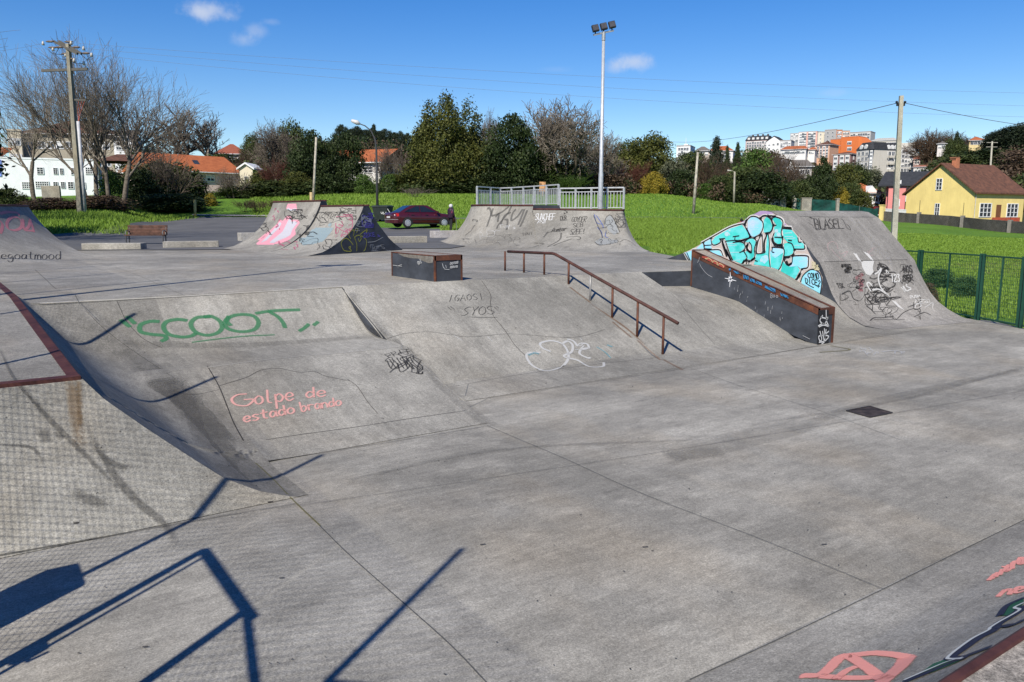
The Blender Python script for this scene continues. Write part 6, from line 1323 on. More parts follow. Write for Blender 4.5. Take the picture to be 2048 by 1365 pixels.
V = [('bush', 'mid', 20, 378, 80, 57, 'dark scrubby bush against the white building at the left edge'), ('bush', 'brown', 95, 396, 120, 57, 'low brown bramble under the white building left of the big pole'), ('bush', 'brown', 190, 392, 130, 58.5, 'brown bramble tangle at the foot of the bare trees'), ('bush', 'green', 228, 345, 60, 64, 'yellow green ivy bush between the bare trunks'), ('bush', 'mid', 345, 388, 130, 70, 'low weedy thicket below the pink house'),
     ('bush', 'dark', 275, 338, 95, 71, 'dark evergreen shrub just right of the bare trunks'), ('bush', 'mid', 335, 325, 130, 76, 'large dark shrub left of the pink house'), ('bush', 'dark', 385, 345, 70, 78, 'dark shrub against the pink house wall'),
     ('twig', 'bare', 330, 295, 120, 74, 'grey leafless shrub arching over the dark shrub'), ('bush', 'dark', 300, 297, 110, 150, 'dark trees behind the small orange roof', 'tree'), ('baretall', 'bare', 345, 232, 120, 150, 'leafless tree left in the far bare row'), ('baretall', 'bare', 392, 212, 120, 152, 'tallest leafless tree of the far bare row'), ('baretall', 'bare', 428, 226, 80, 154, 'leafless tree at the right end of the far bare row'), ('baretall', 'bare', 300, 222, 110, 156, 'leafless tree at the left start of the far bare row'),
     ('bush', 'mid', 440, 308, 90, 155, 'green bush below the bare row and left of the far red roof'), ('dome', 'mid', 512, 271, 44, 170, 'round dark tree right of the far red roof'), ('bush', 'mid', 475, 372, 85, 87, 'dark shrub in front of the pink house right corner'), ('twig', 'bare', 468, 338, 80, 86, 'bare grey shrub in front of the pink house'), ('bush', 'olive', 522, 345, 80, 100, 'olive scrub beside the small cream shed'), ('twig', 'brown', 505, 300, 80, 130, 'brown leafless scrub above the cream shed'),
     ('barefan', 'bare', 563, 250, 110, 98, 'leafless brownish tree left of the evergreen pair'), ('twig', 'red', 560, 318, 80, 92, 'reddish brown leafless bush left of the leaning pole'), ('dome', 'mid', 588, 248, 70, 108, 'dark tree top behind the leafless tree'), ('col', 'dark', 620, 265, 84, 93, 'dark evergreen tree behind the slim leaning pole'), ('bush', 'olive', 592, 345, 60, 90, 'olive green bush at the foot of the leafless tree'), ('col', 'dark', 692, 268, 80, 95, 'dark evergreen tree in front of the orange roof'), ('bush', 'dark', 660, 352, 90, 91, 'dark bush between the two dark evergreens'), ('bush', 'green', 731, 350, 44, 90, 'small bright bush against the white house wall'), ('bush', 'mid', 560, 362, 130, 89, 'low mixed shrubs along the meadow edge'),
     ('twig', 'bare', 785, 292, 110, 103, 'tall leafless thicket right of the white house'), ('twig', 'bare', 826, 312, 70, 101, 'leafless thicket beside the big olive tree'), ('bush', 'olive', 790, 350, 70, 99, 'olive bush under the leafless thicket'), ('bush', 'green', 778, 350, 36, 97.5, 'bright green bush under the leafless thicket'),
     ('dome', 'dark', 945, 262, 80, 106, 'dark rounded evergreen filling the gap right of the tallest olive one'), ('dome', 'dark', 1060, 285, 80, 104, 'dark rounded evergreen behind the right flank of the pointed one'), ('dome', 'mid', 655, 300, 90, 104, 'dark rounded evergreen between the two dark columns'), ('bush', 'mid', 830, 345, 90, 100, 'mixed green undergrowth left of the tallest evergreen'), ('spire', 'olive', 897, 203, 150, 100, 'tallest olive green evergreen with spiky top'), ('cone', 'olive', 852, 238, 70, 103, 'smaller olive evergreen at the left flank of the tallest'), ('bush', 'dark', 905, 352, 110, 98, 'dark undergrowth below the tallest evergreen'), ('barefan', 'bare', 975, 232, 60, 125, 'bare tree top showing between the olive and the dark evergreens'), ('col', 'dark', 1018, 234, 104, 99, 'dark green pointed evergreen left of the round bare tree'), ('bush', 'dark', 1000, 340, 100, 98, 'dark lower growth of the pointed evergreen', 'bush'),
     ('barefan', 'barep', 1132, 207, 170, 104, 'big round leafless tree left of the floodlight pole'), ('barefan', 'barep', 1205, 268, 120, 110, 'smaller leafless tree behind the floodlight pole'), ('tall', 'mid', 1090, 250, 50, 107, 'ivy clad trunk inside the round leafless tree'), ('bush', 'mid', 1120, 330, 130, 106, 'ivy mass under the round leafless tree'), ('twig', 'green', 1130, 348, 120, 100, 'dark green broom below the round leafless tree'), ('bush', 'dark', 1065, 350, 90, 100, 'dark shrub behind the railing left of the orange board'), ('bush', 'brown', 1200, 350, 110, 108, 'brown bramble below the smaller leafless tree'),
     ('dome', 'olive', 1300, 272, 112, 126, 'broad rounded evergreen right of the floodlight pole'), ('dome', 'mid', 1250, 287, 70, 130, 'dark rounded evergreen left of the broad one'), ('twig', 'red', 1262, 322, 78, 113, 'reddish leafless bush below the rounded evergreens'), ('bush', 'yellow', 1308, 346, 54, 112, 'yellow flowering bush at the top of the meadow'), ('bush', 'grey', 1345, 322, 84, 120, 'grey green bush right of the broad evergreen'), ('bush', 'dark', 1362, 340, 70, 115, 'dark evergreen bush left of the slim meadow pole'),
     ('bush', 'mid', 1385, 305, 80, 165, 'green tree behind the slim meadow pole top', 'tree'), ('twig', 'brown', 1425, 312, 90, 122, 'brown leafless thicket right of the slim meadow pole'), ('bush', 'green', 1408, 368, 40, 112, 'bright green bush at the hedge foot'), ('bush', 'mid', 1440, 352, 60, 113, 'mottled shrub left of the small lamp pole'), ('cone', 'pine', 1429, 276, 42, 200, 'dark conifer on the skyline left of the apartments'), ('cone', 'dark', 1450, 294, 18, 190, 'narrow cypress right of the skyline conifer'), ('cone', 'dark', 1470, 287, 20, 230, 'small pointed conifer on the skyline'),
     ('bush', 'green', 1505, 300, 80, 160, 'leafy green tree below the long dark roofs', 'tree'), ('bush', 'dark', 1525, 345, 110, 114, 'dark evergreen bush above the white gate'), ('bush', 'mid', 1490, 335, 80, 118, 'mid green bush behind the small lamp pole'), ('twig', 'brown', 1560, 318, 120, 128, 'brown leafless tree before the grey roofed house'), ('twig', 'bare', 1605, 330, 90, 126, 'grey leafless tree right of the brown one'), ('twig', 'brown', 1540, 300, 90, 170, 'brown leafless trees under the low red roofs'),
     ('tall', 'dark', 1640, 318, 66, 122, 'tall dark evergreen behind the green screen fence'), ('bush', 'mid', 1600, 362, 70, 117, 'shrub with pale flowers above the stone gatepost'), ('bush', 'green', 1560, 368, 34, 114, 'ivy covered post bush by the white gate'), ('bush', 'mid', 1575, 372, 50, 116, 'green shrub behind the gate pillars'), ('bush', 'olive', 1680, 330, 70, 160, 'olive tree below the mauve apartment house', 'tree'), ('dome', 'mid', 1700, 328, 66, 190, 'rounded green tree in front of the grey mansard block'), ('bush', 'yellow', 1682, 376, 30, 121, 'yellow flowering bush behind the green screen'), ('bush', 'mid', 1700, 366, 46, 123, 'green bush before the orange roofed house'), ('bush', 'olive', 1728, 385, 44, 122, 'olive bush left of the pink house with slate roof'), ('bush', 'grey', 1740, 338, 60, 200, 'grey green shrubs at the foot of the mansard block'), ('bush', 'yellow', 1300, 350, 30, 110, 'small yellow bush left beside the flowering one'),
     ('barefan', 'brown', 1850, 262, 70, 330, 'brown leafless tree right of the apartment towers'), ('barefan', 'brown', 1890, 264, 70, 335, 'brown leafless tree on the hill above the yellow house'), ('dome', 'mid', 1903, 278, 44, 300, 'dark green hill tree left of the orange roofed hill house'), ('cone', 'pine', 1902, 266, 22, 300, 'pointed conifer on the hill ridge'), ('bush', 'dark', 1960, 300, 120, 260, 'dark hillside trees behind the yellow house ridge', 'tree'), ('dome', 'pine', 2025, 248, 90, 290, 'large dark pine mass at the right hill top'), ('dome', 'pine', 1988, 262, 60, 300, 'dark pine left of the large pine mass'), ('bush', 'mid', 1900, 310, 120, 250, 'green hillside wood above the yellow house roof', 'tree'), ('bush', 'brown', 2040, 300, 110, 230, 'brown hillside wood at the right edge', 'tree'), ('bush', 'mid', 1850, 345, 100, 190, 'green trees directly behind the yellow gable', 'tree'),
     ('bush', 'weed', 1893, 546, 74, 24.5, 'leafy dark dock plant behind the green mesh fence'), ('bush', 'weed', 1948, 580, 54, 21.5, 'smaller leafy dock plant nearer the fence'), ('bush', 'brown', 1872, 582, 42, 19, 'dry weed tuft at the foot of the ramp')]
for q in V:
    k, mt, px, yt, wp, d, lb = q[:7]; plant(k, mt, px, yt, wp, d, lb, q[7] if len(q) > 7 else ('weed' if mt == 'weed' or 'weed tuft' in lb else None))
for i, (px, yt, wp) in enumerate(((690, 251, 26), (706, 259, 22), (716, 254, 24), (733, 261, 26), (748, 258, 22), (762, 263, 22), (774, 259, 24), (790, 266, 22), (803, 264, 20), (820, 268, 20))):
    plant('col', 'pine', px, yt, wp*1.3, 385+i, 'dark pine on the far ridge behind the curved street lamp', 'pine_tree', 'tree', 'pines along the far ridge')
plant('cone', 'pine', 752, 250, 22, 390, 'single spiky fir standing out of the far ridge pines', 'fir_tree', 'tree')
# hedges along the top of the meadow
def hedge(label, pts, mat, hgt, dens=1.):
    rng = np.random.default_rng(int(pts[0][0])); cl = []
    for (x0, d0), (x1, d1) in zip(pts[:-1], pts[1:]):
        a, b = tp(x0, 400, d0), tp(x1, 400, d1); n = int(np.linalg.norm(b-a)/1.0*dens)+1
        for i in range(n):
            p = a+(b-a)*rng.uniform(); h = hgt*rng.uniform(.5, 1.15); cl.append((p[0]+rng.normal()*.7, p[1]+rng.normal()*.7, terr(p[0], p[1])+h*.45, rng.uniform(.7, 1.3), h*.5))
    b0 = tp(*[(pts[0][0]+pts[-1][0])/2, 400, pts[0][1]]); me = clump_mesh('foliage', cl, 150, .16, 3, LM[mat]); o = thing('hedge', label, 'hedge', b0); q = link(bpy.data.objects.new('foliage', me), o); q.location = tuple(-b0)
hedge('low dark hedge at the meadow top below the evergreens and white house', [(500, 89), (620, 90.5), (740, 92), (850, 97)], 'mid', 1.9); hedge('dark hedge behind the far ramp and its railings', [(850, 98), (980, 99), (1100, 102), (1240, 109)], 'dark', 2.2); hedge('brown and green hedge along the meadow top right of the floodlight', [(1240, 111), (1330, 112.5), (1420, 113)], 'brown', 2.6); hedge('dark hedge in front of the brown thicket', [(1350, 113.5), (1420, 113.6), (1490, 114), (1550, 115)], 'dark', 3.4)
hedge('brown bramble hedge left of the white gate', [(1400, 111.5), (1480, 112), (1545, 113)], 'brown', 2.2)
# the wood and scrub on the far hills
def far_wood():
    rng = np.random.default_rng(9); Pt, T, S_ = [], [], []
    mats = {}
    for key, n, (xa, xb), (da, db) in (('mid', 420, (1240, 2120), (150, 430)), ('brown', 420, (1240, 2120), (150, 430)), ('dark', 240, (1240, 2120), (160, 420)), ('mid', 260, (2120, 3100), (150, 430)), ('brown', 240, (2120, 3100), (150, 430)), ('mid', 160, (-700, -120), (100, 400)), ('brown', 120, (-700, -120), (100, 400)), ('mid', 330, (-120, 1260), (118, 420)), ('brown', 330, (-120, 1260), (120, 420)), ('dark', 220, (440, 1260), (150, 420)), ('dark', 120, (640, 900), (330, 400)), ('brown', 60, (640, 900), (300, 400))):
        for _ in range(n):
            px = rng.uniform(xa, xb); d = da*(db/da)**rng.uniform(); p = tp(px, 400, d)
            if 1560 < px < 1840 and d > 330: continue
            if 1640 < px < 1840 and d > 285: continue
            r = rng.uniform(1.6, 3.6); h = rng.uniform(1.5, 4.2) if d < 330 else rng.uniform(2.5, 6)
            mats.setdefault(key, []).append((p[0], p[1], p[2]+h*.4, r, h*.6))
    first = None
    for key, cl in mats.items():
        me = clump_mesh('far_wood', cl, 14, .48, 4, LM[key]); o = link(bpy.data.objects.new('far_wood', me)); tag(o, kind='stuff')
far_wood()
# bare trees beside the left pole
def bare_tree(label, px, d, spec, seed, levels=5, n=5):
    b = tp(px, 410, d); li, tw = twigs(seed, spec, levels); t = thing('bare_tree', label, 'tree', b-(0, 0, .2))
    link(bpy.data.objects.new('trunk', segs_mesh('trunk', li, 7, BARKP)), t); link(bpy.data.objects.new('crown', segs_mesh('crown', tw, 3, LM['barep'], .0075)), t)
def sp_(lean, L, r, **k):
    s = dict(trunks=[((0, 0, 0), (*lean, 1), L, r)], kids=[2, 2, 1, 1, 1, 0], tips=[3, 3, 2, 2, 2, 0], spread=(.22, .62), len=(.62, .84), wob=.075, up=.05); s.update(k); return s
LR = RT[:2]
bare_tree('leafless tree leaning left, nearest to the big pole', 180, 60, sp_(tuple(LR*-.28), 3.9, .2), 3, 6); bare_tree('upright leafless tree just right of the big pole', 196, 62, sp_(tuple(LR*-.05), 4.1, .19), 8, 6); bare_tree('leafless tree with a straight trunk, third from the big pole', 217, 61, sp_(tuple(LR*.15), 4.0, .17), 12, 6); bare_tree('leafless tree leaning right with long low boughs', 240, 60, sp_(tuple(LR*.26), 4.0, .21), 21, 6)
bare_tree('leafless tree spreading behind the white building', 70, 66, sp_(tuple(LR*-.12), 3.8, .2), 31, 6)
bare_tree('leafless tree beyond the left edge, its twigs reaching into the top corner', -215, 44, sp_(tuple(LR*.14), 5.0, .3, spread=(.3, .8)), 44, 6)
bare_tree('second leafless tree beyond the left edge, shading the verge', -430, 28, sp_(tuple(LR*.1), 6.6, .34, spread=(.3, .8)), 52, 5)
plant('dome', 'dark', -215, 150, 330, 36, 'evergreen tree beyond the left edge, shading the grass verge', base=tp(-215, 400, 36))
# grass blades
def grass():
    rng = np.random.default_rng(2); vs, ts = [], []
    for n, xa, xb, da, db, h in ((110000, 1215, 1580, 24, 60, .15), (70000, 1700, 2120, 17, 75, .11), (14000, 1215, 1700, 64, 108, .16), (36000, -60, 500, 41, 66, .20), (26000, 500, 960, 67, 92, .24), (9000, 880, 1000, 41, 60, .20)):
        px = rng.uniform(xa, xb, n); d = da*(db/da)**rng.uniform(size=n)**.8
        for x, q in zip(px, d):
            p = tp(x, 400, q)
            if xa == 1215 and da == 24 and p[0] < 17.6+(.45*(21-p[1]) if p[1] < 21 else 0)*0 and p[1] < 17.5: continue
            if p[2] < -.2 or (x < 420 and q < 44-(x-200)*.02 and q < 42.5): continue
            if 255 < x < 505 and q < 50+(x-255)*.085+3: continue
            if x < 1305 and q < 30: continue
            if xa == 1700 and p[0] < 18.2 and p[1] < 12.6: continue
            hh = h*rng.uniform(.4, 1.2); w = .007+.0005*q; a = rng.uniform(0, pi); u = np.array((cos(a), sin(a), 0))*w; l = np.array((rng.normal()*.35*hh, rng.normal()*.35*hh, hh))
            vs += [p-u, p+u, p+l]; ts += [rng.uniform()]*3
    v = np.array(vs); f = np.arange(len(v)).reshape(-1, 3)
    me = mesh_np('grass', v, f, ts, leafmat('grass_blades', (.105, .18, .018), (.16, .245, .034)), 3); tag(link(bpy.data.objects.new('grass', me)), kind='stuff')
grass()
def dry_tufts():
    for i, (px, d, lb) in enumerate(((515, 70, 'dry straw coloured tussock left of the spine ramp'), (488, 71, 'dry grass tussock farther left in the verge'), (545, 72, 'brown tussock right behind the spine ramp'), (832, 86, 'pale dry grass patch before the big olive tree'))):
        plant('twig', 'barep' if i == 3 else 'brown', px, 400 if i < 3 else 376, 50 if i < 3 else 60, d, lb, 'tussock', 'grass tussock')
    plant('bush', 'yellow', 422, 388, 24, 76, 'small yellow flowering gorse in the verge near the yellow post', 'bush')
dry_tufts()
# ------------------------------------------------------------------ buildings
def tiles(name, a, b, sc=9.):
    t = NT(name); n = t.ramp(t.noise(1.6, 7, .7), [(.3, a), (.7, b)])
    wv = t.n('TexWave', wave_type='BANDS', bands_direction='X'); wv.inputs['Scale'].default_value = sc; wv.inputs['Distortion'].default_value = .6; t.l(t.pos(obj=True), wv.inputs['Vector'])
    return t.out(t.mix(n, t.ramp(wv.outputs[0], [(.2, .38), (.8, .58)]), .5, 'OVERLAY'), .85)
def render_wall(c, var=.10):
    t = NT('painted_wall'); st = t.ramp(t.noise(1.1, 7, .7, (1, 1, .35)), [(.35, tuple(q*(1-2*var) for q in c)), (.62, c), (.8, tuple(min(1, q*(1+var)) for q in c))])
    return t.out(st, .85)
OT = tiles('orange_tiles', (.24, .065, .022), (.40, .125, .045)); BT = tiles('brown_tiles', (.055, .028, .020), (.17, .075, .045)); SLATE = tiles('slate', (.018, .020, .024), (.04, .042, .048)); GT = tiles('grey_tiles', (.10, .09, .08), (.17, .15, .13))
WFR = plain((.68, .68, .68), .5, 0, .05); WGL = plain((.035, .042, .055), .12, 0, .2, spec=.6); SHUT = plain((.60, .60, .58), .6, 0, .06)
class House:
    """upright box whose front face runs from picture column xl at depth dl to xr at depth dr"""
    def __init__(s, name, label, xl, xr, dl, dr, ytop, depth, wall, ybase=None, cat='house', sink=2.5, dref=None):
        a, b = P(xl, 400, dl), P(xr, 400, dr); s.a = np.array((a[0], a[1], 0)); s.b = np.array((b[0], b[1], 0)); s.u = (s.b-s.a); s.W = np.linalg.norm(s.u); s.u /= s.W
        s.n = np.cross(s.u, (0, 0, 1)); s.n = s.n if s.n@FH > 0 else -s.n      # into the house
        dm = dref or (dl+dr)/2; s.zt = P(xl, ytop, dm)[2]; s.z0 = P(xl, ybase, dm)[2]-.3 if ybase else min(terr(*s.a[:2]), terr(*s.b[:2]))-sink
        s.D = depth; s.t = thing(name, label, cat, (s.a+s.b)/2+(0, 0, s.z0)); s.wall = wall
        m = MB(); m.prism([s.a+(0, 0, s.z0), s.b+(0, 0, s.z0), s.b+s.n*depth+(0, 0, s.z0), s.a+s.n*depth+(0, 0, s.z0)], (0, 0, s.zt-s.z0)); m.build('wall', wall, s.t)
    def pt(s, u, w, z): return s.a+s.u*u+s.n*w+np.array((0, 0, z))
    def flat(s, mat, th=.3, o=.15):
        m = MB(); m.prism([s.pt(-o, -o, s.zt+.002), s.pt(s.W+o, -o, s.zt+.002), s.pt(s.W+o, s.D+o, s.zt+.002), s.pt(-o, s.D+o, s.zt+.002)], (0, 0, th)); return m.build('roof', mat, s.t)
    def hip(s, mat, h, o=.5, ins=None):
        i = s.D/2 if ins is None else ins; m = MB(); z = s.zt
        c = [s.pt(-o, -o, z), s.pt(s.W+o, -o, z), s.pt(s.W+o, s.D+o, z), s.pt(-o, s.D+o, z)]; r = [s.pt(i, s.D/2, z+h), s.pt(s.W-i, s.D/2, z+h)]
        m.add(c+r, [(0, 1, 5, 4), (1, 2, 5), (2, 3, 4, 5), (3, 0, 4), (0, 3, 2, 1)]); rf = m.build('roof', mat, s.t)
        m = MB()
        for q, w_ in zip(c, c[1:]+c[:1]): m.bar(q-(0, 0, .06), w_-(0, 0, .06), .14, .12)
        m.build('eaves', WFR, rf); return rf
    def gable_along(s, mat, h, o=.5): return s.hip(mat, h, o, -o)
    def gable_front(s, mat, h, o=.4, xm=None):
        xm = s.W/2 if xm is None else xm; z = s.zt; m = MB(); m.prism([s.pt(0, 0, z), s.pt(s.W, 0, z), s.pt(xm, 0, z+h)], s.n*s.D); m.build('gable', s.wall, s.t)
        m = MB(); k = h/xm
        for x0, sg in ((0, 1), (s.W, -1)):
            zo_ = z-o*h/(xm if sg > 0 else s.W-xm); a, b = s.pt(x0-sg*o, -o, zo_+.05), s.pt(xm, -o, z+h+.05); m.prism([a, b, b+(0, 0, .22), a+(0, 0, .22)], s.n*(s.D+2*o))
        return m.build('roof', mat, s.t)
    def rect(s, px0, py0, px1, py1, o=0.):
        n = s.n; q = [plane_pt(x, y, s.a, n) for x, y in ((px0, py1), (px1, py1), (px1, py0), (px0, py0))]; q[1][2] = q[0][2]; q[3][2] = q[2][2]; return [p-n*o for p in q]
    def window(s, px0, py0, px1, py1, nx=2, ny=2, name='window', glass=None, fr=None, shut=0., fw=None):
        q = s.rect(px0, py0, px1, py1); w = np.linalg.norm(q[1]-q[0]); h = q[3][2]-q[0][2]; return s.win(q[0], w, h, nx, ny, name, glass, fr, shut, fw)
    def win(s, q0, w, h, nx=2, ny=2, name='window', glass=None, fr=None, shut=0., fw=None, u=None, n=None):
        u = s.u if u is None else u; n = s.n if n is None else n; f = fw or min(.09, w*.09); m = MB(); c = q0+u*w/2+(0, 0, h/2)
        z = np.array((0, 0, 1.))
        for k in range(nx+1): m.obox(q0+u*(f/2+(w-f)*k/nx)+z*h/2-n*.04, u*f/2*(1 if k in (0, nx) else .7), n*.06, z*h/2)
        for k in range(ny+1): m.obox(q0+z*(f/2+(h-f)*k/ny)+u*w/2-n*.036, u*(w/2-.003), n*.058, z*f/2*(1 if k in (0, ny) else .7))
        o = m.build(name, fr or WFR, s.t)
        m = MB(); m.obox(c-n*.004, u*w/2*.98, n*.02, z*h/2*.98); m.build('glass', glass or WGL, o)
        if shut > 0: m = MB(); m.obox(q0+u*w/2+z*h*(1-shut/2)-n*.05, u*w*.46, n*.02, z*h*shut*.48); m.build('shutter', SHUT, o)
        return o
    def windows(s, cols, rows, w, h, u0, u1, z0, z1, face='front', nx=2, ny=1, glass=None, fr=None, shut=None, rnd=3):
        R = random.Random(rnd); u, n, org = (s.u, s.n, s.a) if face == 'front' else ((s.n, -s.u, s.b) if face == 'right' else (-s.n, s.u, s.a+s.n*s.D))
        for i in range(cols):
            for j in range(rows):
                q = org+u*(u0+(u1-u0)*(i+.5)/cols-w/2)+np.array((0, 0, s.z0+z0+(z1-z0)*(j+.5)/rows-h/2)); s.win(q, w, h, nx, ny, 'window', glass, fr, R.choice([0, 0, .35, .6]) if shut else 0, .12 if h > 1.3 else None, u, n)
# yellow house
YW = render_wall((.74, .58, .22), .07)
H = House('yellow_house', 'yellow house with a brown tiled roof and tall chimney behind a dark stone wall', 1812, 1948.5, 127.7, 118, 384, 13.0, YW, 452, dref=118)
apz = P(1881, 328, 121)[2]; H.gable_front(BT, apz-H.zt, .45, plane_pt(1881, 380, H.a, H.n)@H.u-H.a@H.u)
for w in ((1871.5, 357, 1884, 381, 2, 3), (1868.5, 407, 1878.5, 433, 2, 3)): H.window(*w)
for px, y0, y1 in ((1957, 408, 435), (2011.5, 410, 435)):
    q = plane_pt(px, y1, H.b, H.u); H.win(q, 3.0, 2.1, 3, 3, u=H.n, n=-H.u, fw=.12)
q = plane_pt(1990, 438, H.b, H.u); m = MB(); m.obox(q+H.n*.65+(0, 0, 1.05)+H.u*.02, H.n*.6, H.u*.05, (0, 0, 1.05)); m.build('door', plain((.16, .07, .03), .5), H.t)
st_ = thing('entrance_steps', 'red tiled entrance steps at the door of the yellow house', 'steps', q)
m = MB()
for k in range(4): m.obox(q+H.n*(.6+.0*k)+H.u*(.5+.35*k)-(0, 0, .1+.22*k), H.n*1.3, H.u*.5, (0, 0, .11))
m.build('tread', plain((.30, .06, .035), .6), st_)
q1 = plane_pt(1984, 447, H.b, H.u); m = MB(); m.obox(q+H.u*1.3-H.n*.85-(0, 0, .35), H.n*.1, H.u*1.2, (0, 0, .55)); m.obox(q+H.u*1.3+H.n*2.0-(0, 0, .35), H.n*.1, H.u*1.2, (0, 0, .55)); m.build('side_wall', plain((.32, .07, .04), .6), st_)
cz = P(1910, 347, 121); cq = plane_pt(1909.8, 347, H.a+H.n*2.2, H.n); ct = plane_pt(1909.8, 316, H.a+H.n*2.2, H.n)
m = MB(); m.prism([cq-(0, 0, 1.6)+H.u*x+H.n*y for x, y in ((-.38, -.38), (.38, -.38), (.38, .38), (-.38, .38))], (0, 0, ct[2]-cq[2]+1.5)); ch = m.build('chimney', plain((.42, .16, .085), .8), H.t)
m = MB(); m.obox(ct, H.u*.5, H.n*.5, (0, 0, .09)); m.obox(ct-(0, 0, .25), H.u*.46, H.n*.46, (0, 0, .05)); m.build('chimney_cap', plain((.25, .11, .06), .8), ch)
m = MB(); m.tube([H.pt(H.W+.1, .2, H.zt-.2), H.pt(H.W+.1, .2, H.z0)], .06, 8); m.build('downpipe', plain((.5, .47, .4), .5), H.t)
# stone wall in front of the yellow house, netting fence, gate pillars
wl = thing('stone_wall', 'long dark stone field wall in front of the yellow house', 'wall', tp(1930, 440, 106))
SW = concrete('dark_stone', (.085, .078, .070), .7, grain=2)
m = MB(); pts = [(1760, 119), (1812, 115), (1900, 107), (1960, 101), (2060, 93), (2200, 86)]
for (x0, d0), (x1, d1) in zip(pts[:-1], pts[1:]):
    a, b = tp(x0, 430, d0), tp(x1, 430, d1); u = (b-a)*(1, 1, 0); u /= np.linalg.norm(u); n = np.cross(u, (0, 0, 1))
    m.prism([a-n*.15-(0, 0, .4), b-n*.15-(0, 0, .4), b+n*.15-(0, 0, .4), a+n*.15-(0, 0, .4)], (0, 0, 1.75))
m.build('masonry', SW, wl)
for x, d in ((1838, 112.5), (1926, 104.2), (2022, 95.8)):
    b = tp(x, 430, d); m = MB(); m.box(b[0]-.22, b[0]+.22, b[1]-.22, b[1]+.22, b[2]-.3, b[2]+1.55); m.build('pillar', plain((.20, .18, .16), .9), wl)
    m = MB(); m.tube([b+(0, 0, 1.5), b+(0, 0, 3.2)], .03, 5); m.build('wire_post', DKST, wl)
gp = tp(1764, 430, 118.5); g = thing('gate_pillar', 'square yellow gate pillar beside the red van', 'pillar', gp); m = MB(); m.box(gp[0]-.3, gp[0]+.3, gp[1]-.3, gp[1]+.3, gp[2]-.3, gp[2]+2.2); m.build('shaft', YW, g); m = MB(); m.box(gp[0]-.38, gp[0]+.38, gp[1]-.38, gp[1]+.38, gp[2]+2.2, gp[2]+2.32); m.build('cap', YW, g)
a, b = tp(1769, 430, 118.5), tp(1811, 430, 119.5); bl = thing('white_balustrade', 'white balustrade between the yellow pillar and the yellow house', 'balustrade', (a+b)/2); m = MB(); m.bar(a+(0, 0, 1.75), b+(0, 0, 1.75), .12); m.bar(a+(0, 0, .95), b+(0, 0, .95), .12); m.build('rail', SHUT, bl); m = MB()
for k in range(26): q = a+(b-a)*k/25; m.box(q[0]-.05, q[0]+.05, q[1]-.05, q[1]+.05, q[2]+.1, q[2]+1.7)
m.build('balusters', SHUT, bl)
NET = plain((.006, .055, .045), .75, 0, .3, 1.2)
def screen(label, x0, d0, x1, d1, h, group='green screen fences'):
    a, b = tp(x0, 420, d0), tp(x1, 420, d1); t = thing('screen_fence', label, 'fence', (a+b)/2); n = max(2, int(np.linalg.norm(b-a)/2)); R = random.Random(3); m = MB()
    tops = [a+(b-a)*k/n+np.array((0, 0, h+R.uniform(-.1, .08))) for k in range(n+1)]; bots = [a+(b-a)*k/n+FH*R.uniform(-.1, .1) for k in range(n+1)]
    mids = [(p+q)/2+FH*R.uniform(-.12, .12) for p, q in zip(tops, bots)]; m.loft([bots, mids, tops]); m.build('netting', NET, t)
    for k in range(0, n+1, 2): q = a+(b-a)*k/n; m = MB(); m.tube([q-(0, 0, .2), q+(0, 0, h+.1)], .04, 5); m.build('post', plain((.12, .14, .13), .5), t)
screen('taller dark green screen between the gate pillars', 1622, 114, 1672, 114.5, 1.75); screen('long low dark green screen running to the yellow pillar', 1676, 115, 1760, 119, 1.5); screen('short dark green screen left of the stone pillar', 1590, 113.5, 1604, 113.7, 1.55)
for lb, x, d, wpx, h in (('slim stone post at the left of the gate', 1587.5, 113, 6, 1.75), ('broad stone pillar left of the green screen', 1611.5, 113.4, 19, 1.75), ('slim stone post between the two green screens', 1674, 114.3, 5.5, 1.95), ('ivy hidden stone pillar right of the white gate', 1564, 112.5, 12, 1.5)):
    b = tp(x, 420, d); w = wpx/F*d/2; t = thing('gate_pillar', lb, 'pillar', b); m = MB(); m.obox(b+(0, 0, h/2-.2), RT*w, FH*.25, (0, 0, h/2+.2)); m.build('shaft', concrete('granite', (.30, .275, .24), .6, grain=1.5), t); m = MB(); m.obox(b+(0, 0, h+.04), RT*(w+.05), FH*.3, (0, 0, .05)); m.build('cap', concrete('granite_cap', (.33, .31, .27), .5), t)
a, b = tp(1525, 410, 113.5), tp(1557, 410, 112.8); wg = thing('white_gate', 'pale metal gate with a mesh top at the meadow corner', 'gate', (a+b)/2); m = MB(); m.obox((a+b)/2+(0, 0, .5), (b-a)/2, FH*.04, (0, 0, .45)); m.build('panel', plain((.42, .45, .48), .5), wg); m = MB()
for k in range(13): q = a+(b-a)*k/12; m.bar(q, q+(0, 0, 1.75), .03 if k % 6 else .1)
m.bar(a+(0, 0, 1.72), b+(0, 0, 1.72), .06); m.build('bars', plain((.4, .42, .42), .5, .3), wg)
vb = tp(1752, 420, 121); vn = thing('red_van', 'dark red van half hidden behind the yellow gate pillar', 'van', vb); Lv = local(vb, FH*.9+RT*.2); VR = plain((.16, .012, .018), .3, .1)
m = MB(); m.loft([[Lv(x, y*w_, z) for y, z in ((-.85, .35), (-.9, 1.0), (-.78, 1.85), (.78, 1.85), (.9, 1.0), (.85, .35))] for x, w_ in ((-2.2, .97), (-2.1, 1), (1.2, 1), (2.0, .95))], True, True); m.build('body', VR, vn); m = MB(); m.obox(Lv(-2.2, 0, 1.42), FH*.02, np.cross((0, 0, 1), FH)*.62, (0, 0, .28)); m.build('rear_window', WGL, vn)
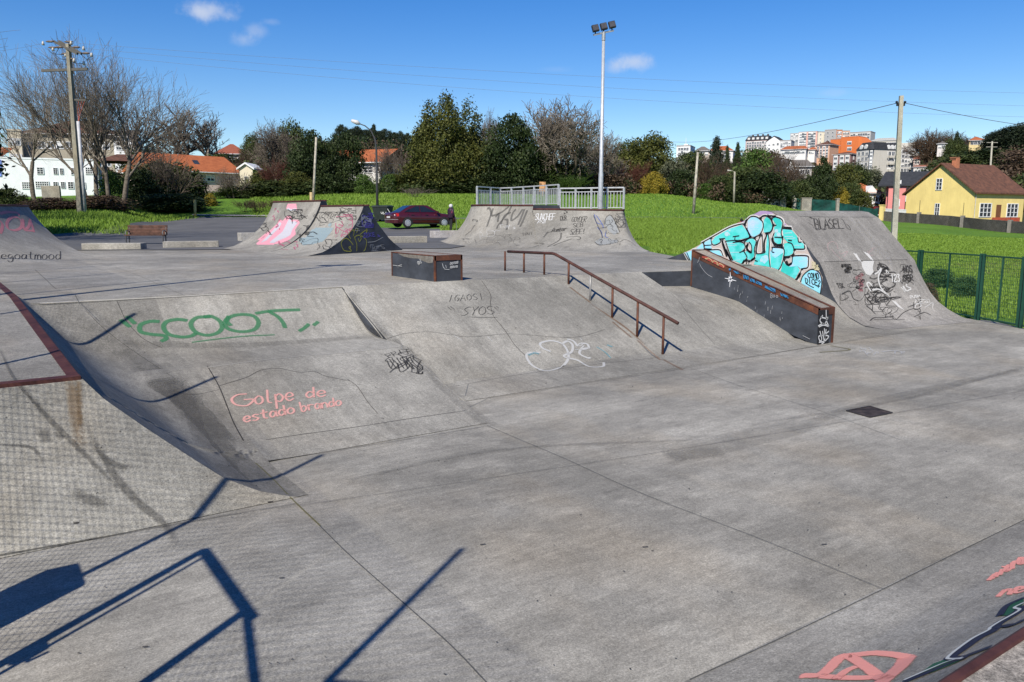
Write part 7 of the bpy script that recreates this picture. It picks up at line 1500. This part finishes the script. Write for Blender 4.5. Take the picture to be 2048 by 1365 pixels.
for y in (-.74, .74): m = MB(); m.obox(Lv(-2.2, y, .95), FH*.03, np.cross((0, 0, 1), FH)*.08, (0, 0, .22)); m.build('tail_light', plain((.5, .05, .03), .3), vn)
for x in (-1.4, 1.3):
    for y in (-.8, .8): m = MB(); m.tube([Lv(x, y-.1, .3), Lv(x, y+.1, .3)], .3, 14); m.build('wheel', TYRE, vn)
m = MB(); m.obox(Lv(-2.22, 0, .62), FH*.01, np.cross((0, 0, 1), FH)*.26, (0, 0, .06)); m.build('number_plate', WFR, vn)
# left houses
WHW = render_wall((.78, .79, .80), .05)
H = House('white_building', 'long white two storey building behind the bare trees at the left edge', -60, 200, 98, 104, 319, 12, WHW); H.flat(WHW, .2, .05)
m = MB(); H2 = H; 
for w in ((74, 335, 88, 349, 2, 3), (107, 336, 116, 349, 2, 3), (120, 337, 127, 349, 2, 3), (142, 336, 153, 350, 2, 3), (171, 335, 190, 349, 4, 3), (44, 364, 63, 378, 4, 3), (71, 363, 99, 377, 6, 3), (107, 364, 117, 377, 2, 3), (122, 364, 131, 377, 2, 3), (136, 364, 148, 378, 2, 3), (160, 365, 172, 378, 2, 3)): H.window(*w)
H.window(50, 334, 54, 339, 1, 1)
a = H.pt(14, 2, H.zt+.2); m = MB(); m.add([a, a+H.u*12, a+H.u*12+H.n*7, a+H.n*7, a+H.u*2.5+H.n*3.5+(0, 0, 1.1), a+H.u*9.5+H.n*3.5+(0, 0, 1.1)], [(0, 1, 5, 4), (1, 2, 5), (2, 3, 4, 5), (3, 0, 4)]); m.build('roof_lantern', BT, H.t)
m = MB(); q = H.rect(-60, 320, 3, 352, .1); m.poly(q); m.build('blue_panel', plain((.20, .28, .70), .6), H.t)
b = tp(100, 400, 72); gw = thing('garden_wall', 'low grey garden wall in front of the white building', 'wall', b); m = MB(); a_, b_ = tp(86, 400, 76), tp(122, 400, 76); m.obox((a_+b_)/2+(0, 0, .55), (b_-a_)/2, FH*.12, (0, 0, .9)); m.build('masonry', concrete('garden_wall', (.22, .20, .17), .6), gw)
BEI = render_wall((.32, .285, .22)); CRM = render_wall((.62, .55, .42), .05)
H = House('apartment_block', 'beige apartment block with a brown roof seen through the bare trees', 55, 240, 165, 168, 268, 14, BEI, cat='apartment building'); H.hip(BT, 3.4, .6); H.windows(9, 3, 1.5, 1.5, 1, H.W-1, H.zt-H.z0-11, H.zt-H.z0-.6, shut=True)
H = House('apartment_tower', 'narrow cream apartment tower at the left end of the beige block', 27, 54, 162, 163, 262, 10, CRM, cat='apartment building'); H.flat(CRM, .3); H.windows(2, 4, 1.2, 1.4, .3, H.W-.3, H.zt-H.z0-13, H.zt-H.z0-.6, shut=True)
H = House('apartment_house', 'white apartment house right of the beige block with a dark roof', 236, 276, 160, 161, 274, 10, WHW, cat='apartment building'); H.hip(SLATE, 1.7, .4); H.windows(3, 4, 1.0, 1.3, .4, H.W-.4, H.zt-H.z0-12, H.zt-H.z0-.5, shut=True)
H = House('small_house', 'small orange tiled roof peeping in at the left edge above the white building', -30, 10, 125, 126, 312, 8, BEI); H.hip(OT, 1.6, .4); H.windows(2, 1, 1.2, 1.1, .4, H.W-.4, H.zt-H.z0-1.9, H.zt-H.z0-.5)
PKW = render_wall((.66, .50, .47), .06)
H = House('pink_house', 'pale pink house with a big orange tiled roof left of the yellow gorse', 322, 481, 97, 105, 344, 9, PKW, dref=101); H.gable_along(OT, P(400, 312, 106)[2]-H.zt, .5)
for w in ((413, 350, 429, 363), (452, 352, 463, 363)): H.window(*w, 2, 1, shut=.55)
rf_ = [c_ for c_ in H.t.children if c_.name.startswith('roof')][0]; m = MB(); q = H.pt(H.W*.55, H.D*.22, H.zt+(P(400, 312, 106)[2]-H.zt)*.52); m.obox(q, H.u*.35, H.n*.35+np.array((0, 0, .3)), np.array((0, 0, .06))); m.build('skylight', WGL, rf_)
H = House('outbuilding', 'low outbuilding with an orange roof left of the pink house', 274, 320, 108, 107, 332, 6, render_wall((.3, .26, .22))); H.hip(OT, 1.0, .3, 0); H.windows(2, 1, 1.1, .9, .4, H.W-.4, H.zt-H.z0-2., H.zt-H.z0-.6)
H = House('large_house', 'far house with a wide red hipped roof left of the dark round tree', 437, 498, 185, 187, 308, 12, BEI); H.hip(tiles('red_tiles', (.19, .055, .03), (.29, .09, .05)), P(460, 285, 187)[2]-H.zt, .5, 3.0); H.windows(3, 1, 1.2, 1.2, .5, H.W-.5, H.zt-H.z0-2.2, H.zt-H.z0-.4)
H = House('garden_shed', 'small cream shed with a white gabled edge right of the pink house', 482, 508, 104, 104, 338, 4, CRM); H.gable_front(WFR, .55, .3); H.windows(1, 1, .5, .7, .3, H.W-.3, H.zt-H.z0-2, H.zt-H.z0-.6)
H = House('white_house', 'white house with an orange tiled roof behind the dark evergreen pair', 642, 762, 112, 109, 326, 9, render_wall((.66, .64, .62), .06)); H.gable_along(OT, P(700, 299, 114)[2]-H.zt, .5); H.window(728, 333, 746, 347, 2, 2); H.window(662, 336, 676, 350, 2, 2)
m = MB(); q = H.rect(700, 360, 724, 364, .6); m.obox(sum(q)/4, H.u*.9, H.n*.6, (0, 0, .06)); m.build('awning', WFR, H.t)
H = House('small_house', 'pale house just showing between the trunks below the tallest evergreen', 915, 968, 122, 122, 360, 7, render_wall((.62, .55, .50))); H.hip(OT, 1.6, .4); H.windows(3, 1, 1.2, 1.2, .5, H.W-.5, H.zt-H.z0-2.2, H.zt-H.z0-.4)
# right: pink house and neighbours
H = House('pink_house', 'pink house with a slate roof and white balcony left of the yellow house', 1772, 1812, 151.6, 150.2, 371, 6, render_wall((.60, .22, .20), .05), dref=151); zt = H.zt
H.window(1770.3+6, 373, 1780, 382, 1, 1, glass=SHUT) if False else None
m = MB(); a, b = H.pt(-1.6, -2.0, zt), H.pt(H.W+4.2, -2.0, zt); r0, r1 = H.pt(-.4, 2.4, zt+2.6), H.pt(H.W+4.2, 2.4, zt+2.6); m.add([a, b, r1, r0, a-(0, 0, .25), b-(0, 0, .25), H.pt(-1.6, 6.6, zt), H.pt(H.W+4.2, 6.6, zt)], [(0, 1, 2, 3), (0, 4, 5, 1), (0, 3, 6), (3, 2, 7, 6)]); m.build('roof', SLATE, H.t)
m = MB(); m.prism([H.pt(.3, -1.6, H.z0), H.pt(3.2, -1.6, H.z0), H.pt(3.2, -.01, H.z0), H.pt(.3, -.01, H.z0)], (0, 0, zt-.3-H.z0)); m.build('bay', render_wall((.62, .23, .21), .05), H.t)
for z in (.9, 4.4): H.win(H.pt(1.1, -1.61, H.z0+2.6+z), 1.25, 1.35, 1, 1, 'window', SHUT)
m = MB(); m.prism([H.pt(3.25, -1.7, zt-3.1), H.pt(H.W+4, -1.7, zt-3.1), H.pt(H.W+4, -.05, zt-3.1), H.pt(3.25, -.05, zt-3.1)], (0, 0, 1.1)); m.build('balcony', WFR, H.t)
for k in range(5): H.win(H.pt(3.4+.85*k, -.08, zt-2.0), .75, 1.6, 2, 1, 'balcony_window')
H = House('orange_roofed_house', 'low white house with an orange tiled roof left of the pink house with slate roof', 1702, 1762, 158, 158, 386, 8, WHW); H.hip(OT, P(1710, 366, 160)[2]-H.zt, .5, 2.5); H.windows(4, 1, 1.1, 1.0, .5, H.W-.5, H.zt-H.z0-2, H.zt-H.z0-.5)
m = MB(); m.prism([H.pt(2.6, -.3, H.zt), H.pt(5.2, -.3, H.zt), H.pt(3.9, -.3, H.zt+1.4)], H.n*3); m.build('dormer', WFR, H.t)
H = House('grey_roofed_house', 'grey roofed house with a white gable among the trees below the apartments', 1572, 1620, 205, 205, 333, 9, render_wall((.5, .46, .42))); H.gable_along(GT, P(1600, 320, 209)[2]-H.zt, .5); H.windows(4, 1, 1.2, 1.1, .5, H.W-.5, H.zt-H.z0-2.2, H.zt-H.z0-.5)
H = House('gable_house', 'small white gabled end right beside the grey roofed house', 1569, 1584, 203, 203, 334, 6, WHW); H.gable_front(GT, 1.6, .3); H.windows(1, 1, .9, 1.1, .2, H.W-.2, H.zt-H.z0-2.4, H.zt-H.z0-.5)
# the town on the hill
def tower(label, x0, x1, d0, d1, y0, yb, depth, c, cols, rows, ww=1.4, wh=1.5, roof=None, side=None, name='apartment_block', sc=None, shut=True, glass=None):
    dm = (d0+d1)/2; d0, d1 = dm+(d0-dm)*.45, dm+(d1-dm)*.45; depth = min(depth, 9)
    fm = atan((x0+x1-2*CX)/2/1589); d0, d1 = d0*cos(atan((x0-CX)/1589))/cos(fm), d1*cos(atan((x1-CX)/1589))/cos(fm)
    H = House(name, label, x0, x1, d0, d1, y0, depth, render_wall(c, .05) if not hasattr(c, 'name') else c, yb+14, cat='apartment building'); h = H.zt-H.z0; hb = max(.5, h-(P(x0, y0, d0)[2]-P(x0, yb, d0)[2]))
    if cols: H.windows(cols, rows, ww, wh, .5, H.W-.5, hb, h-.4, shut=shut, rnd=len(label), glass=glass)
    if side: H.windows(side[0], side[1], 1.3, 1.4, .6, depth-.6, hb, h-.4, side[2], shut=True, rnd=5)
    if roof is None: H.flat(plain((.35, .33, .31), .9), .35, .1)
    return H
T_ = tower
H = T_('grey slab apartment block at the left of the white hilltop towers', 1573.5, 1590, 452, 450, 268, 284, 12, (.40, .38, .37), 3, 5, 1.6, 1.5)
H = T_('white hilltop apartment tower with pink vertical bands', 1590, 1625.5, 445, 441, 264.5, 296, 13, (.74, .70, .68), 7, 6, 1.3, 1.3)
for k in (.44, .95): m = MB(); q = H.pt(H.W*k, -.05, 0); m.prism([q+(0, 0, H.z0), q+H.u*.9+(0, 0, H.z0), q+H.u*.9+(0, 0, H.zt), q+(0, 0, H.zt)], -H.n*.12); m.build('pink_band', plain((.62, .36, .30), .8), H.t)
H = T_('cream windowless flank of the white hilltop tower', 1625.7, 1641, 441, 447, 264.5, 296, 11, (.70, .65, .54), 1, 4, .8, .9)
H = T_('grey hilltop apartment block behind the orange building', 1641, 1664, 442, 438, 260.5, 285, 13, (.35, .345, .34), 2, 3, .9, 1.)
H = T_('brick red hilltop apartment block with paired dark windows', 1664, 1676, 437, 439, 260.5, 284, 12, (.42, .17, .09), 3, 3, 1.0, 1.4)
H = T_('cream and brick hilltop block right of the brick red one', 1676, 1691, 440, 443, 262.5, 284, 12, (.55, .36, .27), 4, 3, 1.1, 1.3)
H = T_('pale grey hilltop slab above the orange building', 1691, 1732, 446, 440, 265, 286, 14, (.46, .455, .44), 8, 3, 1.4, 1.3)
ORG = render_wall((.58, .155, .045), .05)
H = T_('bright orange apartment building, its narrow left wing', 1653.5, 1674, 392, 388, 279, 320, 12, ORG, 0, 0)
H = T_('bright orange apartment building with a white bay, its main wing', 1674.2, 1709, 387, 380, 275, 322, 14, ORG, 0, 0, roof=1); H.flat(ORG, .3, .05)
m = MB(); m.prism([H.pt(H.W, 0, H.zt-14), H.pt(H.W+5.2, 1.5, H.zt-14), H.pt(H.W+5.2, 1.5, H.zt-5), H.pt(H.W, 0, H.zt)], H.n*10); m.build('sloping_wing', ORG, H.t)
q = H.rect(1693.5, 283, 1703, 291); 
for y0, y1 in ((282.5, 290), (294, 302)): H.window(1694, y0, 1703, y1, 3, 2, shut=.3)
H = T_('peach apartment house with a brown hipped roof left of the orange building', 1625, 1653, 372, 366, 290, 316, 12, (.56, .33, .22), 4, 4, 1.1, 1.3, roof=1); H.hip(BT, P(1640, 282.5, 372)[2]-H.zt, .5, 4)
H = T_('mauve apartment house with white window strips', 1660.5, 1696, 352, 345, 309, 340, 13, (.23, .145, .14), 0, 0, roof=1); H.hip(BT, P(1690, 304, 350)[2]-H.zt, .4, 3)
for k in (.05, .40, .70):
    m = MB(); q = H.pt(H.W*k, -.1, H.zt-7.2); m.prism([q, q+H.u*1.9, q+H.u*1.9+(0, 0, 6.8), q+(0, 0, 6.8)], -H.n*.12); m.build('window_strip', SHUT, H.t)
    for j in range(3): H.win(H.pt(H.W*k+.2, -.22, H.zt-6.6+2.2*j), 1.5, 1.1, 2, 1)
H.windows(2, 3, 1.0, 1.6, .5, 9, H.zt-H.z0-8, H.zt-H.z0-.3, 'right')
GRB = render_wall((.50, .475, .42), .05)
H = T_('big pale grey apartment block with a slate mansard roof, its left front', 1706.5, 1733, 333, 322, 300, 346, 14, GRB, 3, 4, 1.5, 1.6, roof=1)
H2 = T_('big pale grey apartment block with slate mansard, its long right front with balconies', 1739, 1792, 321, 337, 300, 346, 14, GRB, 7, 4, 1.5, 1.8, roof=1)
H3 = T_('glazed dark corner turret of the big grey block', 1733, 1739.5, 321.5, 321.5, 299, 344, 8, plain((.05, .055, .07), .3), 1, 6, 1.0, 1.4, name='corner_turret', roof=1)
for Hh, nm in ((H, 3), (H2, 7)):
    m = MB(); z = Hh.zt; k = 2.9; c0 = [Hh.pt(-.3, -.3, z), Hh.pt(Hh.W+.3, -.3, z), Hh.pt(Hh.W+.3, Hh.D, z), Hh.pt(-.3, Hh.D, z)]; c1 = [Hh.pt(1.6, 1.4, z+k), Hh.pt(Hh.W-.2, 1.4, z+k), Hh.pt(Hh.W-.2, Hh.D-1, z+k), Hh.pt(1.6, Hh.D-1, z+k)]; m.loft([c0, c1], True, True); rf = m.build('roof', SLATE, Hh.t)
    for i in range(nm-1):
        m = MB(); q = Hh.pt((i+.7)*Hh.W/nm, -.1, z+.2); m.prism([q, q+Hh.u*1.5, q+Hh.u*1.5+(0, 0, 1.2), q+Hh.u*.75+(0, 0, 1.8), q+(0, 0, 1.2)], Hh.n*2.2); m.build('dormer', SHUT, rf)
m = MB(); z = H3.zt; m.loft([[H3.pt(x*H3.W, y*3, z) for x, y in ((-.3, -.15), (1.3, -.15), (1.3, 1.5), (-.3, 1.5))], [H3.pt(x*H3.W, y*3+1, z+3.0) for x, y in ((.2, .1), (.8, .1), (.8, 1), (.2, 1))]], True, True); m.build('roof', SLATE, H3.t)
for j in range(4):
    for i in range(3):
        m = MB(); q = H2.pt(H2.W*(.36+.22*i), -1.0, H2.zt-3.2-2.75*j); m.prism([q, q+H2.u*2.1, q+H2.u*2.1+H2.n*.95, q+H2.n*.95], (0, 0, .9)); m.build('balcony', GRB, H2.t)
H = T_('tall grey stepped apartment block rising behind the mansard block', 1776, 1824, 352, 350, 297, 345, 15, (.44, .42, .385), 7, 5, 1.5, 1.6); 
for j in range(4): m = MB(); q = H.pt(H.W*.80, -1.2, H.zt-3.4-2.9*j); m.prism([q, q+H.u*3.2, q+H.u*3.2+H.n*1.15, q+H.n*1.15], (0, 0, 1.)); m.build('balcony', plain((.4, .38, .35), .8), H.t)
m = MB(); q = H.pt(1.0, 3, H.zt+.36); m.prism([q, q+H.u*8, q+H.u*8+H.n*6, q+H.n*6], (0, 0, 2.2)); m.build('penthouse', GRB, H.t)
H = T_('grey stepped upper storeys between the mansard block and the pole', 1735, 1786, 368, 366, 281, 310, 14, (.40, .385, .345), 0, 0, roof=1); H.hip(plain((.38, .365, .33), .9), 1.4, .2, 2); H.windows(4, 1, 1.8, 1.2, H.W*.3, H.W-.5, H.zt-H.z0-3, H.zt-H.z0-.4)
H = T_('small pink town house right of the tall grey block', 1821, 1834, 345, 345, 319, 344, 9, (.62, .47, .44), 2, 3, 1.0, 1.3, roof=1, name='town_house'); H.hip(tiles('pink_tiles', (.28, .09, .06), (.4, .15, .1)), P(1826, 308, 348)[2]-H.zt, .4, 1.5)
H = T_('low long building with a rust roof edge below the pink town house', 1822, 1874, 300, 302, 334, 346, 8, (.55, .50, .46), 8, 1, 1.2, 1.1, roof=1, name='low_building'); H.hip(tiles('rust_tiles', (.2, .08, .05), (.3, .12, .07)), .9, .4, 1)
H = T_('row of brown pink houses with dark mansard roof at the left of the town', 1486, 1530, 415, 408, 281, 301, 12, (.45, .30, .26), 8, 3, 1.2, 1.4, roof=1, name='terrace_house')
m = MB(); z = H.zt; m.loft([[H.pt(-.3, -.3, z), H.pt(H.W+.3, -.3, z), H.pt(H.W+.3, H.D, z), H.pt(-.3, H.D, z)], [H.pt(.5, 2.2, z+2.4), H.pt(H.W-.5, 2.2, z+2.4), H.pt(H.W-.5, H.D-2, z+2.4), H.pt(.5, H.D-2, z+2.4)]], True, True); rf = m.build('roof', SLATE, H.t)
for i in range(5): m = MB(); q = H.pt((i+.4)*H.W/5, .2, z+.3); m.prism([q, q+H.u*1.2, q+H.u*1.2+(0, 0, 1.2), q+(0, 0, 1.2)], H.n*2); m.build('dormer', SHUT, rf)
for i in range(4): m = MB(); q = H.pt((i+.6)*H.W/4.4, 5, z+2.2); m.prism([q, q+H.u*.8, q+H.u*.8+H.n*.8, q+H.n*.8], (0, 0, 1.2)); m.build('chimney', plain((.1, .09, .09), .8), rf)
H = T_('white gabled town house at the end of the mansard row', 1527, 1556, 404, 400, 283, 303, 11, (.72, .71, .70), 3, 2, 1.1, 1.2, roof=1, name='town_house'); H.gable_front(SLATE, P(1541, 273, 402)[2]-H.zt, .3, H.W*.52)
H = T_('grey glazed town house right of the white gable', 1554, 1576, 398, 396, 282, 302, 10, (.50, .49, .48), 5, 3, 1.3, 1.5, name='town_house')
H = T_('low white house with a long red roof below the hilltop towers', 1557, 1606, 368, 364, 299, 310, 9, (.66, .64, .62), 9, 1, 1.2, 1.3, roof=1, name='low_house'); H.hip(OT, P(1580, 292.5, 370)[2]-H.zt, .5, 1.5)
H = T_('tiny white house with a red roof left of the peach apartment house', 1610, 1624, 366, 365, 300, 310, 7, (.68, .65, .62), 3, 1, .9, 1.1, roof=1, name='small_house'); H.hip(OT, 1.4, .4, 1)
H = T_('white tower block with a mast standing above the broad evergreen', 1350, 1377, 285, 283, 293, 322, 10, (.76, .77, .78), 4, 4, .9, 1.1, name='tower_block')
m = MB(); q = H.pt(H.W*.4, 3, H.zt); m.prism([q, q+H.u*1.4, q+H.u*1.4+H.n*1.4, q+H.n*1.4], (0, 0, 1.0)); m.tube([q+H.u*.7+(0, 0, .9), q+H.u*.7+(0, 0, 3.2)], [.12, .04], 6); m.build('mast', WFR, H.t)
H = T_('brown roofed house on the skyline right of the white tower block', 1388, 1416, 300, 300, 302, 312, 9, (.5, .42, .36), 3, 1, 1.1, 1.1, roof=1, name='skyline_house'); H.hip(GT, 1.9, .5, 2)
H = T_('white skyline house with a red gable behind the big conifer', 1412, 1462, 310, 308, 302, 316, 9, (.66, .62, .60), 5, 2, 1.1, 1.1, roof=1, name='skyline_house'); H.hip(OT, P(1420, 292, 312)[2]-H.zt, .4, 3)
H = T_('yellow house with an orange roof high on the right hill', 1928, 1960, 330, 332, 281, 290, 9, (.62, .5, .26), 4, 1, 1.2, 1.3, roof=1, name='hill_house'); H.hip(OT, P(1940, 273, 334)[2]-H.zt, .5, 3)
H = T_('white hill house half hidden in trees right of the right pole', 1866, 1883, 320, 320, 288, 298, 8, (.62, .58, .55), 3, 1, 1.1, 1.2, roof=1, name='hill_house'); H.hip(GT, 1.3, .5, 2)
